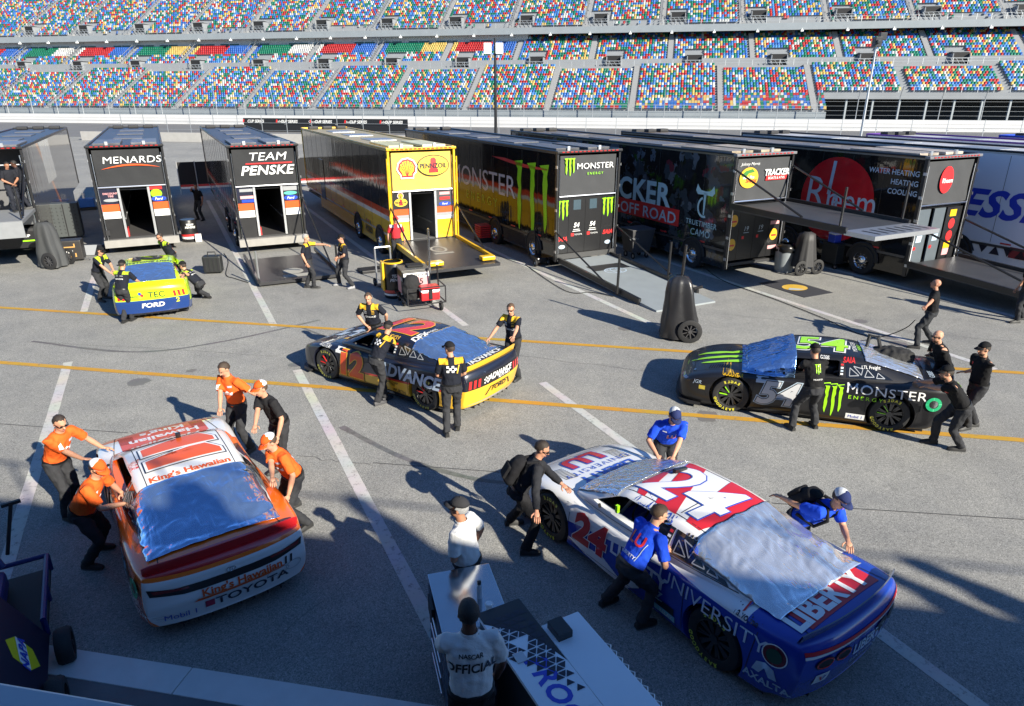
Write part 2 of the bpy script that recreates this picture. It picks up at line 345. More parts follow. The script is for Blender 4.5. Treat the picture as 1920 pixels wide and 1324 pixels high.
def stand_part(name, profile, m, u0=U0, u1=U1, par=stand):
    b = MB(); v, f = prism(profile, u0, u1); b.add(v, f); me = b.mesh(name); bm = bmesh.new(); bm.from_mesh(me); bmesh.ops.recalc_face_normals(bm, faces=bm.faces); bm.to_mesh(me); bm.free(); return link(name, me, m, par)
TIERS = [dict(D=129.0, z=2.85, rows=18, dx=0.79, dz=0.43), dict(D=145.2, z=11.55, rows=11, dx=0.80, dz=0.47), dict(D=151.7, z=18.3, rows=20, dx=0.80, dz=0.50)]
TUN0 = 26.0                    # the low front rows stop here, an open tunnel follows
def steps(T, r0, r1, thick):
    pr = []
    for r in range(r0, r1): pr += [(T['D'] + r*T['dx'], T['z'] + r*T['dz']), (T['D'] + (r+1)*T['dx'], T['z'] + r*T['dz'])]
    a = (T['D'] + r1*T['dx'], T['z'] + r1*T['dz'] - thick); bq = (T['D'] + r0*T['dx'], T['z'] + r0*T['dz'] - thick)
    return pr + [a, bq]
stand_part('lower_terrace', steps(TIERS[0], 0, 18, 0.5), STC, U0, TUN0)
stand_part('lower_terrace', steps(TIERS[0], 7, 18, 0.5), STC, TUN0, U1)
stand_part('middle_terrace', steps(TIERS[1], 0, 11, 0.5), STC)
stand_part('upper_terrace', steps(TIERS[2], 0, 20, 0.6), STC)
stand_part('front_wall', [(128.2, 0), (128.2, 2.85), (129.2, 2.85), (129.2, 0)], STG, U0, TUN0)
stand_part('tunnel_wall', [(140, 0), (140, 5.2), (141, 5.2), (141, 0)], DARK, TUN0, U1)  # near-black wall and floor colour stands in for shade inside the opening
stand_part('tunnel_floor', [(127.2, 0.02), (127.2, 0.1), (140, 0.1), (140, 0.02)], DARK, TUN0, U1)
stand_part('tunnel_beam', [(133.7, 4.8), (133.7, 5.86), (134.45, 5.86), (134.45, 4.8)], STC, TUN0, U1)
stand_part('cross_aisle', [(143.25, 10.2), (143.25, 10.55), (145.15, 10.55), (145.15, 10.2)], STC)
stand_part('cross_aisle_wall', [(145.0, 10.55), (145.0, 11.9), (145.18, 11.9), (145.18, 10.55)], STC)
stand_part('upper_fascia', [(150.5, 16.95), (150.5, 18.15), (151.65, 18.15), (151.65, 17.7), (162, 17.7), (162, 17.3), (151.3, 17.3), (151.3, 16.95)], STG)
SUITE = mat('suite_wall_white', (0.62, 0.63, 0.63), 0.7, 0, 0.05, 0.5); TEAL = mat('suite_glass_teal', (0.02, 0.09, 0.10), 0.12, 0, 0.1)
SPL = -29.0                    # left of this: suites behind the middle tier, right of it: wall painted near-black for the concourse shade
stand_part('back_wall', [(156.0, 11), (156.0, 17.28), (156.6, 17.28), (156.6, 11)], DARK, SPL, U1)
stand_part('suite_wall', [(152.6, 13.5), (152.6, 17.28), (153.2, 17.28), (153.2, 13.5)], SUITE, U0, SPL)
wb = MB(); wb.box((0, 0, 0), (4.6, 0.06, 1.15)); wm = wb.mesh('suite_window'); wm.materials.append(TEAL); wf = MB(); wf.box((-.1, .02, -.1), (4.7, 0.05, 0)); wf.box((-.1, .02, 1.15), (4.7, .05, 1.25)); wf.box((2.2, -.02, 0), (2.3, 0.0, 1.15)); wfm = wf.mesh('window_frame'); wfm.materials.append(ALU)
u = U0 + 6
while u < SPL - 5:
    o = link('suite_window', wm, None, stand); o.location = st(u, 152.53, 15.0); o.rotation_euler = (0, 0, R(-12))
    f_ = link('window_frame', wfm, None, o)
    u += random.choice((6.2, 7.5, 9.5))
# aisles: paler concrete stairs between seat blocks
AISLES = [ [-158 + 15.2*k for k in range(16)], [-152 + 15.2*k for k in range(16)], [-154 + 15.2*k for k in range(16)] ]
sm = mat('stair_concrete', (0.27, 0.275, 0.28), 0.8, 0, 0.15, 3)
for ti, T in enumerate(TIERS):
    b0 = MB(); n = T['rows']
    for r in range(n*2):
        d0 = r*T['dx']/2; z0 = r*T['dz']/2; b0.box((-0.5, d0, z0 - 0.2), (0.5, d0 + T['dx']/2 + 0.05, z0 + 0.24))
    me = b0.mesh('aisle_stairs'); me.materials.append(sm)
    b1 = MB()
    for sx in (-0.56, 0.56):
        for r in range(0, n, 3): b1.bar((sx, r*T['dx'], r*T['dz']), (sx, r*T['dx'], r*T['dz'] + 1.0), 0.06)
        b1.bar((sx, 0, 1.0), (sx, (n-1)*T['dx'], (n-1)*T['dz'] + 1.0), 0.06)
    mr = b1.mesh('aisle_handrail'); mr.materials.append(STEEL)
    for u in AISLES[ti]:
        if ti == 0 and u > TUN0 - 1: continue
        o = link('aisle_stairs', me, None, stand); o.location = st(u, T['D'], T['z']); o.rotation_euler = (0, 0, R(-12))
        if ti == 2 or u < -60:
            h = link('aisle_handrail', mr, None, o)
# vomitories: dark openings with pale side walls cut in the tiers
vm = MB(); vm.box((-1.3, 0, 0), (1.3, 0.1, 1.9), 0); vm.box((-1.45, -0.5, -0.1), (-1.3, 1.6, 1.7), 1); vm.box((1.3, -0.5, -0.1), (1.45, 1.6, 1.7), 1); vm.box((-1.45, -0.05, 1.9), (1.45, 1.9, 2.02), 1)
vmm = vm.mesh('vomitory'); vmm.materials.append(DARK); vmm.materials.append(STC)
rl = MB()
for i in range(5): rl.bar((-1.74 + i*0.87, -0.6, -0.2), (-2.6 + i*0.87, -0.6, 0.9), 0.06)
rl.bar((-1.74, -0.6, 0.9), (1.74, -0.6, 0.9), 0.06); rl.bar((-1.74, -0.6, 0.4), (1.74, -0.6, 0.4), 0.05); rlm = rl.mesh('guard_rail'); rlm.materials.append(STEEL)
VOMS = {1: [a + 4.6 for a in AISLES[1]], 2: [a + 3.0 for a in AISLES[2]]}
for ti, (D, z) in {1: (144.9, 10.6), 2: (152.9, 18.75)}.items():
    for u in VOMS[ti]:
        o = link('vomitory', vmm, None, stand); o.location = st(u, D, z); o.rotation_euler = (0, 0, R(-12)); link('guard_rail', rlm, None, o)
# rails along the tier fronts
for D, z, nm in ((129.0, 2.85, 'front_rail'), (143.4, 10.55, 'cross_aisle_rail'), (150.6, 18.15, 'upper_front_rail')):
    b = MB(); u = U0
    while u < U1:
        if not (nm == 'front_rail' and u > TUN0): b.bar(st(u, D, z), st(u, D, z + 1.0), 0.07)
        u += 2.4
    e = TUN0 if nm == 'front_rail' else U1
    for h in (0.5, 1.0): b.bar(st(U0, D, z + h), st(e, D, z + h), 0.05)
    b.build(nm, STEEL, stand)
b = MB(); u = TUN0
while u < U1: b.bar(st(u, 134.2, 0), st(u, 134.2, 4.8), 0.3); u += 4.2
b.build('tunnel_columns', STG, stand)
b = MB(); u = TUN0
while u < U1: b.bar(st(u, 133.8, 5.86), st(u, 133.8, 6.8), 0.07); u += 2.4
b.bar(st(TUN0, 133.8, 6.8), st(U1, 133.8, 6.8), 0.05); b.build('tunnel_rail', STEEL, stand)
# floodlights hung under the upper deck edge
fl = MB(); fl.box((-0.25, -0.3, -0.5), (0.25, 0.1, -0.2)); fl.bar((0, 0, -0.2), (0, 0, 0.1), 0.08); flm = fl.mesh('floodlight'); flm.materials.append(WHITE)
for k in range(30):
    o = link('floodlight', flm, None, stand); o.location = st(U0 + 5 + k*8.0, 150.3, 17.1); o.rotation_euler = (0, 0, R(-12))
# seats
PAL = [((0.035, 0.14, 0.46), 19), ((0.07, 0.25, 0.58), 15), ((0.01, 0.18, 0.11), 24), ((0.45, 0.03, 0.03), 17), ((0.55, 0.57, 0.56), 13), ((0.60, 0.42, 0.12), 12)]
BLK = [(0.006, 0.17, 0.095), (0.62, 0.44, 0.12), (0.45, 0.022, 0.025), (0.035, 0.13, 0.47), (0.006, 0.17, 0.095), (0.62, 0.62, 0.60), (0.45, 0.022, 0.025), (0.035, 0.13, 0.47)]
sv = np.array([(-.22,.20,.36),(.22,.20,.36),(.22,.30,.86),(-.22,.30,.86),(-.22,.27,.34),(.22,.27,.34),(.22,.36,.84),(-.22,.36,.84), (-.21,-.02,.44),(.21,-.02,.44),(.21,.22,.38),(-.21,.22,.38),(-.21,0.0,.36),(.21,0.0,.36)])
sf = [(0,1,2,3),(3,2,6,7),(0,3,7,4),(1,5,6,2),(8,9,10,11),(12,13,9,8)]
rg = random.Random(5); spots = []
for ti, T in enumerate(TIERS):
    for r in range(T['rows']):
        D = T['D'] + (r + 0.45)*T['dx']; z = T['z'] + r*T['dz']
        ul = D * math.tan(R(-36.5 - 12)); ur = D * math.tan(R(37 - 12)); u = -math.floor(-ul/0.5)*0.5
        while u < ur:
            u += 0.5
            if min(abs(u - a) for a in AISLES[ti]) < 0.72: continue
            if ti == 0 and u > TUN0 and r < 7: continue
            if ti == 0 and r >= 16 and int((u + 158) / 15.2) % 2: continue
            if ti in VOMS and r < (4 if ti == 1 else 6) and min(abs(u - a) for a in VOMS[ti]) < 1.8: continue
            if ti == 1 and u < SPL and r > 7: continue
            if ti == 2 and r < 2 and int((u + 154) / 15.2) % 2: 
                if rg.random() > 0.14: continue
            if ti == 1 and u < SPL and r > 3: c = BLK[int((u + 300) / 7.6 + 0.3) % 8]
            else: c = rg.choices([p[0] for p in PAL], [p[1] for p in PAL])[0]
            k = rg.uniform(0.62, 0.88); spots.append((u, D, z, tuple(min(1, q*k) for q in c)))
near = sorted(range(len(spots)), key=lambda i: (spots[i][0] - 20)**2 + spots[i][1]**2)[:300]; nearset = set(near)
rot = np.array([[SA.x, SN.x, 0], [SA.y, SN.y, 0], [0, 0, 1]])
far_ = [sp for i, sp in enumerate(spots) if i not in nearset]
base = sv @ rot.T; P = np.array([st(u, D, z) for u, D, z, c in far_]); V = (P[:, None, :] + base[None]).reshape(-1, 3); nf = len(sf)
F = (np.arange(len(far_))[:, None, None] * 14 + np.array(sf)[None]).reshape(-1, 4)
me = bpy.data.meshes.new('seating'); me.vertices.add(len(V)); me.vertices.foreach_set('co', V.ravel()); me.loops.add(F.size); me.loops.foreach_set('vertex_index', F.ravel()); me.polygons.add(len(F)); me.polygons.foreach_set('loop_start', np.arange(len(F))*4); me.polygons.foreach_set('loop_total', np.full(len(F), 4)); me.update()
ca = me.color_attributes.new('Col', 'FLOAT_COLOR', 'CORNER'); cc = np.repeat(np.array([(*c, 1.0) for _, _, _, c in far_]), nf*4, axis=0); ca.data.foreach_set('color', cc.ravel())
tag(link('seating', me, attr_mat('seat_plastic', 0.4), stand), kind='stuff')
SEATM = {}
for i in near:
    u, D, z, c = spots[i]; key = min(range(6), key=lambda k: sum((PAL[k][0][j] - c[j])**2 for j in range(3)))
    if key not in SEATM:
        m2 = bpy.data.meshes.new('seat'); m2.from_pydata([tuple(q) for q in sv], [], sf); m2.materials.append(mat('seat_plastic_%d' % key, [q*.75 for q in PAL[key][0]], 0.4, 0, 0.06)); SEATM[key] = m2
    o = link('seat', SEATM[key], None, stand); o.location = st(u, D, z); o.rotation_euler = (0, 0, R(-12))
# catch fence above the outer wall: curved posts and cables
cf = empty('catch_fence'); tag(cf, 'tall catch fence with curved posts along the outer track wall', 'fence')
pm = MB(); pm.tube([(0, 0, 1.7), (0, 0, 4.6), (0, -0.25, 5.8), (0, -0.9, 6.8)], 0.07, 6); pmm = pm.mesh('fence_post', smooth=True); pmm.materials.append(STEEL)
u = U0
while u < U1:
    o = link('fence_post', pmm, None, cf); o.location = st(u, 126.25); o.rotation_euler = (0, 0, R(-12)); u += 6.1
b = MB()
for h in (2.4, 3.1, 3.8, 4.5, 5.2): b.bar(st(U0, 126.2, h), st(U1, 126.2, h), 0.025)
b.build('fence_cable', STEEL, cf)
inf = empty('infield_fence'); tag(inf, 'low mesh fence of thin grey posts behind the transporters', 'fence')
pm = MB(); pm.bar((0, 0, 0), (0, 0, 3.25), 0.06); pm.bar((0, 0, 2.2), (0, -0.5, 2.2), 0.04); pmm = pm.mesh('fence_post'); pmm.materials.append(STEEL)
u = -70
while u < 50:
    o = link('fence_post', pmm, None, inf); o.location = st(u, 82); o.rotation_euler = (0, 0, R(-12)); u += 3.4
b = MB()
for h in (1.4, 2.3, 3.2): b.bar(st(-70, 82, h), st(52, 82, h), 0.03)
b.build('fence_rail', STEEL, inf)
# grey pit wall and the black sponsor strip on it
pw = empty('pit_wall'); tag(pw, 'low grey concrete pit wall beyond the transporters', 'wall')
stand_part('wall_body', [(80.2, 0), (80.2, 1.1), (80.6, 1.1), (80.6, 0)], CONC, -75, 60, pw)
bs = empty('series_banner'); tag(bs, 'long black strip banner with small white lettering on the far wall', 'banner')
A_, B_ = at(466, 226, 1.9), at(768, 226, 1.9)
def on_line(px, D):   # place on the stand-parallel line at depth D seen at column px
    d = at(px, 300) - Vector((0, 0, 0)); d.z = 0; return d * (D / d.dot(SN))
a0, a1 = on_line(466, 104), on_line(768, 104)
b = MB(); b.add([a0 + Vector((0,0,1.15)), a1 + Vector((0,0,1.15)), a1 + Vector((0,0,2.05)), a0 + Vector((0,0,2.05))], [(0,1,2,3)]); b.add([a0 + SN*0.06 + Vector((0,0,0)), a1 + SN*0.06 + Vector((0,0,0)), a1 + SN*.06 + Vector((0,0,2.05)), a0 + SN*.06 + Vector((0,0,2.05))], [(3,2,1,0)])
b.build('banner_sheet', BLACK, bs)
for k in range(5):
    c = a0 + (a1 - a0) * (0.08 + 0.21 * k) + Vector((0, 0, 1.6)); flat('lettering', text2d('CUP SERIES', 0.42, 0.02, 0.2), WHITE, bs, c - SN*0.0, SA, Vector((0,0,1)), 0.02)
    flat('red_mark', tri2d([rect(-0.15, -0.2, 0.1, 0.25, 0.1)]), RED, bs, c - SA*2.2, SA, Vector((0,0,1)), 0.02)
    if k < 4: flat('lettering', text2d(['xfinity', 'Coca-Cola', 'busch', 'xfinity'][k], 0.36, 0.0, 0.2), WHITE, bs, c + SA*4.4, SA, Vector((0,0,1)), 0.02)
# masts
def mast(px, D, top, lean, m, label):
    p = on_line(px, D); r_ = empty('lighting_mast' if lean == 0 else 'camera_mast', p); tag(r_, label, 'mast')
    MB().tube([(0, 0, 0), (0, 0, top*0.5), (0, 0, top)], [0.15, 0.12, 0.09] if lean == 0 else [0.10, 0.08, 0.06], 10).build('pole', m, r_, smooth=True); return r_
lm = mast(930, 58, 9.9, 0, mat('black_pole', (0.02, 0.02, 0.022), 0.4, 0.3), 'black pole with white speaker boxes rising behind the middle transporters')
for sx in (-0.62, 0.32): MB().box((sx - 0.28, -0.3, 8.75), (sx + 0.32, 0.25, 9.55)).build('speaker_box', WHITE, lm, bevel=0.03)
MB().bar((-0.7, 0, 8.7), (0.7, 0, 8.7), 0.08).build('bracket', STEEL, lm)
cm = mast(1606, 52, 8.9, 1, ALU, 'slim silver mast with dark camera head on the right')
b = MB(); b.box((-0.25, -0.3, 8.6), (0.2, 0.2, 9.2)); b.box((0.05, -0.2, 9.0), (0.5, 0.1, 9.45)); b.bar((-0.1, -.3, 8.9), (-0.1, -0.5, 8.9), 0.2); b.build('camera_head', BLACK, cm, bevel=0.03)
# ================================================================== race transporters
def gloss(name, base, regs, rough=0.07):
    m = region_paint(name, base, regs, rough, .35); t = m.node_tree; b = t.nodes['Principled BSDF']; N, L = t.nodes.new, t.links.new
    tc = N('ShaderNodeTexCoord'); mp = N('ShaderNodeMapping'); mp.inputs['Scale'].default_value = (1, 3.2, 0.35); L(tc.outputs['Object'], mp.inputs['Vector'])
    nz = N('ShaderNodeTexNoise'); nz.inputs['Scale'].default_value = 1.0; nz.inputs['Detail'].default_value = 2; L(mp.outputs[0], nz.inputs['Vector'])
    bp = N('ShaderNodeBump'); bp.inputs['Strength'].default_value = 0.22; bp.inputs['Distance'].default_value = 0.03; L(nz.outputs['Fac'], bp.inputs['Height']); L(bp.outputs['Normal'], b.inputs['Normal']); L(bp.outputs['Normal'], b.inputs['Coat Normal'])
    return m
def camo(name):
    m, t, b = new_mat(name); N, L = t.nodes.new, t.links.new; tc = N('ShaderNodeTexCoord')
    v = N('ShaderNodeTexVoronoi'); v.inputs['Scale'].default_value = 2.4; n = N('ShaderNodeTexNoise'); n.inputs['Scale'].default_value = 3; n.inputs['Detail'].default_value = 6
    L(tc.outputs['Object'], n.inputs['Vector']); ad = N('ShaderNodeVectorMath'); ad.operation = 'MULTIPLY_ADD'; ad.inputs[1].default_value = (1.1,)*3; L(n.outputs['Color'], ad.inputs[0]); L(tc.outputs['Object'], ad.inputs[2]); L(ad.outputs[0], v.inputs['Vector'])
    r = N('ShaderNodeValToRGB'); r.color_ramp.interpolation = 'CONSTANT'; e = r.color_ramp.elements; sep = N('ShaderNodeSeparateColor'); L(v.outputs['Color'], sep.inputs[0]); L(sep.outputs[0], r.inputs[0])
    st_ = [(0, (0.008, 0.01, 0.012)), (0.35, (0.016, 0.02, 0.026)), (0.55, (0.035, 0.048, 0.06)), (0.76, (0.012, 0.016, 0.01)), (0.82, (0.09, 0.11, 0.135)), (0.92, (0.02, 0.06, 0.01)), (0.97, (0.1, 0.02, 0.03))]
    while len(e) < len(st_): e.new(0.5)
    for k, (p, c) in enumerate(st_): e[k].position = p; e[k].color = (*c, 1)
    L(r.outputs[0], b.inputs['Base Color']); b.inputs['Roughness'].default_value = 0.12; b.inputs['Coat Weight'].default_value = 0.6; return m
def cloth(name, c): return mat(name, c, 0.85, 0, 0.1, 2.5, 0.5, 5)
YELP = (0.74, 0.44, 0.015)
HL, HW, HT = 16.2, 2.5, 4.0
# shared wheel
def lathe_mesh(name, prof, axis='x', n=28, m=None):
    me = MB().lathe(prof, n, axis).mesh(name, smooth=True); me.materials.append(m); return me
TYRE_H = lathe_mesh('tyre', [(0.29, 0.0), (0.33, 0.02), (0.47, 0.03), (0.5, -0.02), (0.5, -0.24), (0.47, -0.28), (0.3, -0.28)], 'x', 28, RUBBER)
HUB_H = lathe_mesh('hub', [(0.30, 0.01), (0.28, -0.02), (0.24, -0.06), (0.17, -0.05), (0.15, 0.03), (0.1, 0.07), (0.0, 0.075)], 'x', 24, CHROME)
NUT = MB()
for k in range(10):
    a = 2*math.pi*k/10; NUT.tube([(-0.05, 0.2*math.cos(a), 0.2*math.sin(a)), (0.0, 0.2*math.cos(a), 0.2*math.sin(a))], 0.018, 6)
SEAMM = MB().box((-0.004, 0, 1.0), (0.0, 0.012, HT - 0.1)).mesh('panel_seam'); SEAMM.materials.append(mat('seam_dark', (.03, .03, .03), .4))
HINGE = MB().box((-0.0, -0.13, 0), (0.012, -0.02, 0.09)).mesh('hinge'); HINGE.materials.append(ALU)
MARKER = MB().box((0, -0.175, HT - 0.005), (0.1, -0.155, HT + 0.03)).mesh('marker_light'); MARKER.materials.append(mat('marker_red', (0.35, 0.02, 0.02), 0.3))
NUTM = NUT.mesh('wheel_nuts'); NUTM.materials.append(SILVER)
def hauler(s, t, label, body, trim, banner=None, roofc=(0.05, 0.05, 0.055), header=None, group='race transporters parked in a row', wheels=True, sill=0.55, name='race_transporter', deck2=True):
    r = empty(name, lot(s, t), R(26.3)); tag(r, label, 'transporter', group)
    w_, l_ = HW, HL
    MB().box((0, 0.02, 0.95), (0.05, l_, HT - 0.06)).build('side_panel', body, r)
    MB().box((w_ - 0.05, 0.02, 0.95), (w_, l_, HT - 0.06)).build('side_panel', body, r)
    for x0, x1 in ((0.012, 0.05), (w_ - 0.05, w_ - 0.012)): MB().box((x0, 0.02, 0.3), (x1, l_ - 3.5, 0.945)).build('skirt', body, r)
    MB().box((0.05, l_ - 0.06, 0.9), (w_ - 0.05, l_ - 0.005, HT - 0.06)).build('front_panel', body, r)
    rf = MB().box((-0.01, 0.0, HT - 0.06), (w_ + 0.01, l_ + 0.01, HT)).build('roof', mat('roof_%.2f_%.2f_%.2f' % roofc, roofc, 0.35, 0.2, 0.2, 1.5), r)
    if deck2: MB().box((0.05, 0.1, 2.4), (w_ - 0.05, l_ - 0.06, 2.46)).build('upper_deck', DARK, r)
    MB().box((0.05, 0.02, sill - 0.1), (w_ - 0.05, l_ - 0.06, sill)).build('floor', mat('rubber_floor', (0.03, 0.03, 0.032), 0.6), r)
    MB().box((0.06, l_ - 4.6, 0.35), (w_ - 0.06, l_ - 3.6, 0.945)).build('landing_box', PLASTIC, r)
    # roof: trim rail, hinged viewing panels, lamp pods
    b = MB()
    for x in (0.0, w_): b.tube([(x, 0.0, HT + 0.03), (x, l_, HT + 0.03)], 0.04, 8)
    for x in (0.03, w_ - 0.03): b.tube([(x, l_ - 0.02, 1.0), (x, l_ - 0.02, HT)], 0.06, 8)
    b.tube([(0, l_, HT + 0.03), (w_, l_, HT + 0.03)], 0.05, 8); b.build('edge_rail', trim, rf, smooth=True)
    for x0, x1, c in ((0.18, 1.1, 0), (1.45, 2.34, 1)):
        p = MB().box((x0, 0.35, HT + 0.01), (x1, 2.9, HT + 0.1)).build('roof_hatch', mat('hatch_%d_%.2f' % (c, roofc[0]), [v * (1.6, 2.3)[c] + 0.02 for v in roofc], 0.3, 0.1, 0.7, 3.5), rf, bevel=0.015)
        MB().box(((x0+x1)/2 - 0.05, 0.28, HT + 0.02), ((x0+x1)/2 + 0.05, 0.36, HT + 0.16)).build('hatch_latch', ALU, p)
    for k in range(3): MB().box((0.25 + k*0.75, l_ - 0.9, HT + 0.005), (0.75 + k*0.75, l_ - 0.5, HT + 0.16)).build('air_vent', PLASTIC, rf, bevel=0.03)
    for yy in (4.6, 8.2, 11.6): MB().box((0.7, yy, HT + 0.005), (1.8, yy + 1.6, HT + 0.03)).build('roof_panel', ALU if roofc[0] > 0.2 else mat('dull_roof_panel', (0.14, 0.14, 0.15), 0.4, 0.3, 0.5, 3), rf)
    # rear frame
    for x in (-0.03, w_ - 0.05): MB().box((x, -0.1, 0.28), (x + 0.08, 0.015, HT - 0.04)).build('rear_post', trim, r, bevel=0.012)
    for x in (0.07, w_ - 0.11): MB().tube([(x + 0.02, -0.07, 0.3), (x + 0.02, -0.07, HT - 0.25)], 0.022, 8).build('guide_rail', SILVER, r, smooth=True)
    hd = MB().box((-0.06, -0.16, HT - 0.035), (w_ + 0.06, 0.02, HT + 0.05)).build('header', header or trim, r, bevel=0.015)
    for k in range(14): o = link('marker_light', MARKER, None, hd); o.location = (0.12 + k*0.165, 0, 0)
    if banner:
        g_ = []
        for i in range(13):
            z = 2.58 + 1.3 * i / 12; g_.append([(0.13 + (w_ - 0.26) * j / 16, -0.03 + 0.018 * noise.noise((j * 0.6, i * 0.35, s)) + 0.01 * math.sin(j * 1.1 + i * 0.5), z - 0.035 * math.sin(math.pi * j / 16) * (1 - i / 12)) for j in range(17)])
        bn = MB().grid(g_).build('banner', banner, r, smooth='all')
        MB().tube([(0.08, -0.05, 2.53), (w_ - 0.08, -0.05, 2.53)], 0.035, 8).build('banner_bar', ALU if trim != BLACK else SILVER, bn, smooth=True)
    for k in range(12): o = link('panel_seam', SEAMM, None, r); o.location = (0, 1.3 + k*1.24, 0)
    for k in range(5):
        for x in (-0.036, w_ + 0.024): o = link('hinge', HINGE, None, r); o.location = (x, 0, 0.6 + k*0.72)
    MB().box((0.0, 0.05, 0.86), (-0.008, l_ - 0.1, 0.94)).build('rub_rail', ALU if trim != BLACK else mat('dark_alu', (.12, .12, .125), .35, .7), r)
    if wheels:
        for yy in (1.55, 4.9):
            for x, rz in ((0.0, math.pi), (w_, 0)):
                wh = empty('wheel', (x + (-0.02 if x == 0 else 0.02), yy, 0.5), rz); wh.parent = r
                link('tyre', TYRE_H, None, wh); link('hub', HUB_H, None, wh); link('wheel_nuts', NUTM, None, wh)
                b = MB(); pts = [(0.0, 0.6*math.cos(a*math.pi/14), 0.6*math.sin(a*math.pi/14)) for a in range(15)]
                b.tube(pts, 0.03, 6); b.add([(0.0, 0, 0)] + [(-0.005, p[1], p[2]) for p in pts], [(0, k+2, k+1) for k in range(15-1)]); b.build('wheel_arch', PLASTIC, wh)
    for k in range(7): MB().box((-0.012, 1.0 + k*2.1, 1.0), (0.0, 1.35 + k*2.1, 1.05)).build('reflector', mat('reflector_red', (0.5, 0.03, 0.03), 0.35), r)
    return r
RX, RY, RZ = Vector((1, 0, 0)), Vector((0, 1, 0)), Vector((0, 0, 1))
def rear_print(r, shape, m, x, z, name='lettering', off=0.0): return flat(name, shape, m, r, (x, -0.075 - off, z), RX, RZ, 0.004)
def side_print(r, shape, m, y, z, name='lettering', off=0.0): return flat(name, shape, m, r, (-0.004 - off, y, z), -RY, RZ, 0.004)
def cabinet(r, x0, x1, z0, z1, m, name='cabinet_door', y=-0.01): return MB().box((x0, y, z0), (x1, y + 0.05, z1)).build(name, m, r)
def corridor(r, x0, x1, sill, floor_m, wall_m):
    for xa, xb in ((x0 - 0.06, x0), (x1, x1 + 0.06)):
        MB().box((xa, 0.05, sill), (xb, 9, 2.4)).build('corridor_wall', wall_m, r)
        MB().box((xa - 0.01, -0.03, sill), (xb + 0.01, 0.045, 2.5)).build('door_jamb', ALU, r)
    MB().box((x0, 0.02, sill + 0.004), (x1, 8.9, sill + 0.02)).build('corridor_carpet', floor_m, r)
    b = MB()
    for k in range(5): b.box((x0 + 0.005, 0.4 + k*1.5, 1.25), (x0 + 0.03, 1.7 + k*1.5, 1.31)); b.box((x1 - 0.03, 0.4 + k*1.5, 1.25), (x1 - 0.005, 1.7 + k*1.5, 1.31))
    b.build('drawer_pull', ALU, r)
def cable(r, p, q, rad=0.03, m=None): return MB().tube([p, q], rad, 6).build('stay_arm', m or BLACK, r, smooth=True)
def platform(r, y1, z0, z1, m, edge, x0=0.0, x1=HW, rails=True, name='lift_gate'):
    o = MB().add([(x0, -0.12, z0), (x1, -0.12, z0), (x1, y1, z1), (x0, y1, z1), (x0, -0.12, z0 - 0.12), (x1, -0.12, z0 - 0.12), (x1, y1, z1 - 0.1), (x0, y1, z1 - 0.1)], [(3,2,1,0),(4,5,6,7),(0,1,5,4),(1,2,6,5),(2,3,7,6),(3,0,4,7)]).build(name, m, r)
    if rails:
        for x in (x0, x1): MB().bar((x, -0.14, z0 + 0.02), (x, y1 * 0.86, z1 + (z0 - z1) * 0.14 + 0.02), 0.09, 0.17).build('side_rail', edge, o)
    return o
DKCLOTH = cloth('dark_banner_cloth', (0.022, 0.023, 0.025)); GYCLOTH = cloth('charcoal_banner_cloth', (0.045, 0.047, 0.05)); YLCLOTH = cloth('yellow_banner_cloth', (0.70, 0.44, 0.09))
ORANGE = paint((0.75, 0.10, 0.02)); NAVY = paint((0.01, 0.012, 0.03)); YELLOW = paint(YELP); LIME = paint((0.30, 0.75, 0.01)); BLUE = paint((0.02, 0.06, 0.45)); PALE = paint((0.45, 0.55, 0.65)); PINKW = paint((0.7, 0.35, 0.36))
STRIPE = [((0.62, 0.07, 0.02), [(0, 0, 1, 1.62), (0, 0, -1, -1.86)]), ((0.6, 0.6, 0.6), [(0, 0, 1, 1.46), (0, 0, -1, -1.62)])]
BODYBLK = gloss('transporter_black', (0.008, 0.008, 0.009), []); BODYPEN = gloss('transporter_black_striped', (0.008, 0.008, 0.009), STRIPE)
BODYSH = gloss('transporter_yellow_black', (0.009, 0.008, 0.008), [(YELP, [(0, 0, -1, -1.46)]), (YELP, [(0, -1, 0, -0.12)])] + STRIPE)
BODYMEN = gloss('transporter_black_orange', (0.01, 0.01, 0.01), STRIPE + [((0.75, 0.74, 0.7), [(0, 0.35, 1, 4.4), (0, -0.35, -1, -6.5)]), ((0.7, 0.2, 0.02), [(0, 0.35, 1, 6.5), (0, -0.35, -1, -7.4)])])
BODYMON = gloss('transporter_black_mirror', (0.008, 0.008, 0.009), [])
# --- dark transporter at the left edge, open rear
h = hauler(-7.05, 31.0, 'dark glossy transporter cut off by the left edge, two men in its open rear', gloss('transporter_dark_chrome', (0.10, 0.09, 0.085), [((0.55, 0.2, 0.03), [(0, 1, 1.2, 8.3), (0, -1, -1.2, -8.8)]), ((0.5, 0.5, 0.48), [(0, 1, 0.2, 5.2), (0, -1, -.2, -8.2), (0, 0, 1, 2.2)])], 0.05), BLACK, sill=1.1, deck2=False)
platform(h, -3.1, 1.85, 1.85, mat('gate_grey', (0.22, 0.23, 0.24), 0.5), BLACK, rails=False); MB().box((0.0, -3.16, 1.3), (HW, -3.11, 1.84)).build('gate_flap', mat('gate_grey', (0.22,)*3), h)
for x in (0.02, HW - 0.02): cable(h, (x, -0.08, 3.5), (x, -2.6, 1.95)); MB().tube([(x, -3.0, 1.9), (x, -3.0, 3.0)], .03, 8).build('gate_post', BLACK, h)
MB().box((0.05, 2.2, 1.1), (HW - 0.05, 2.26, 3.9)).build('bulkhead', mat('bulkhead_grey', (.12, .12, .125), .5), h)
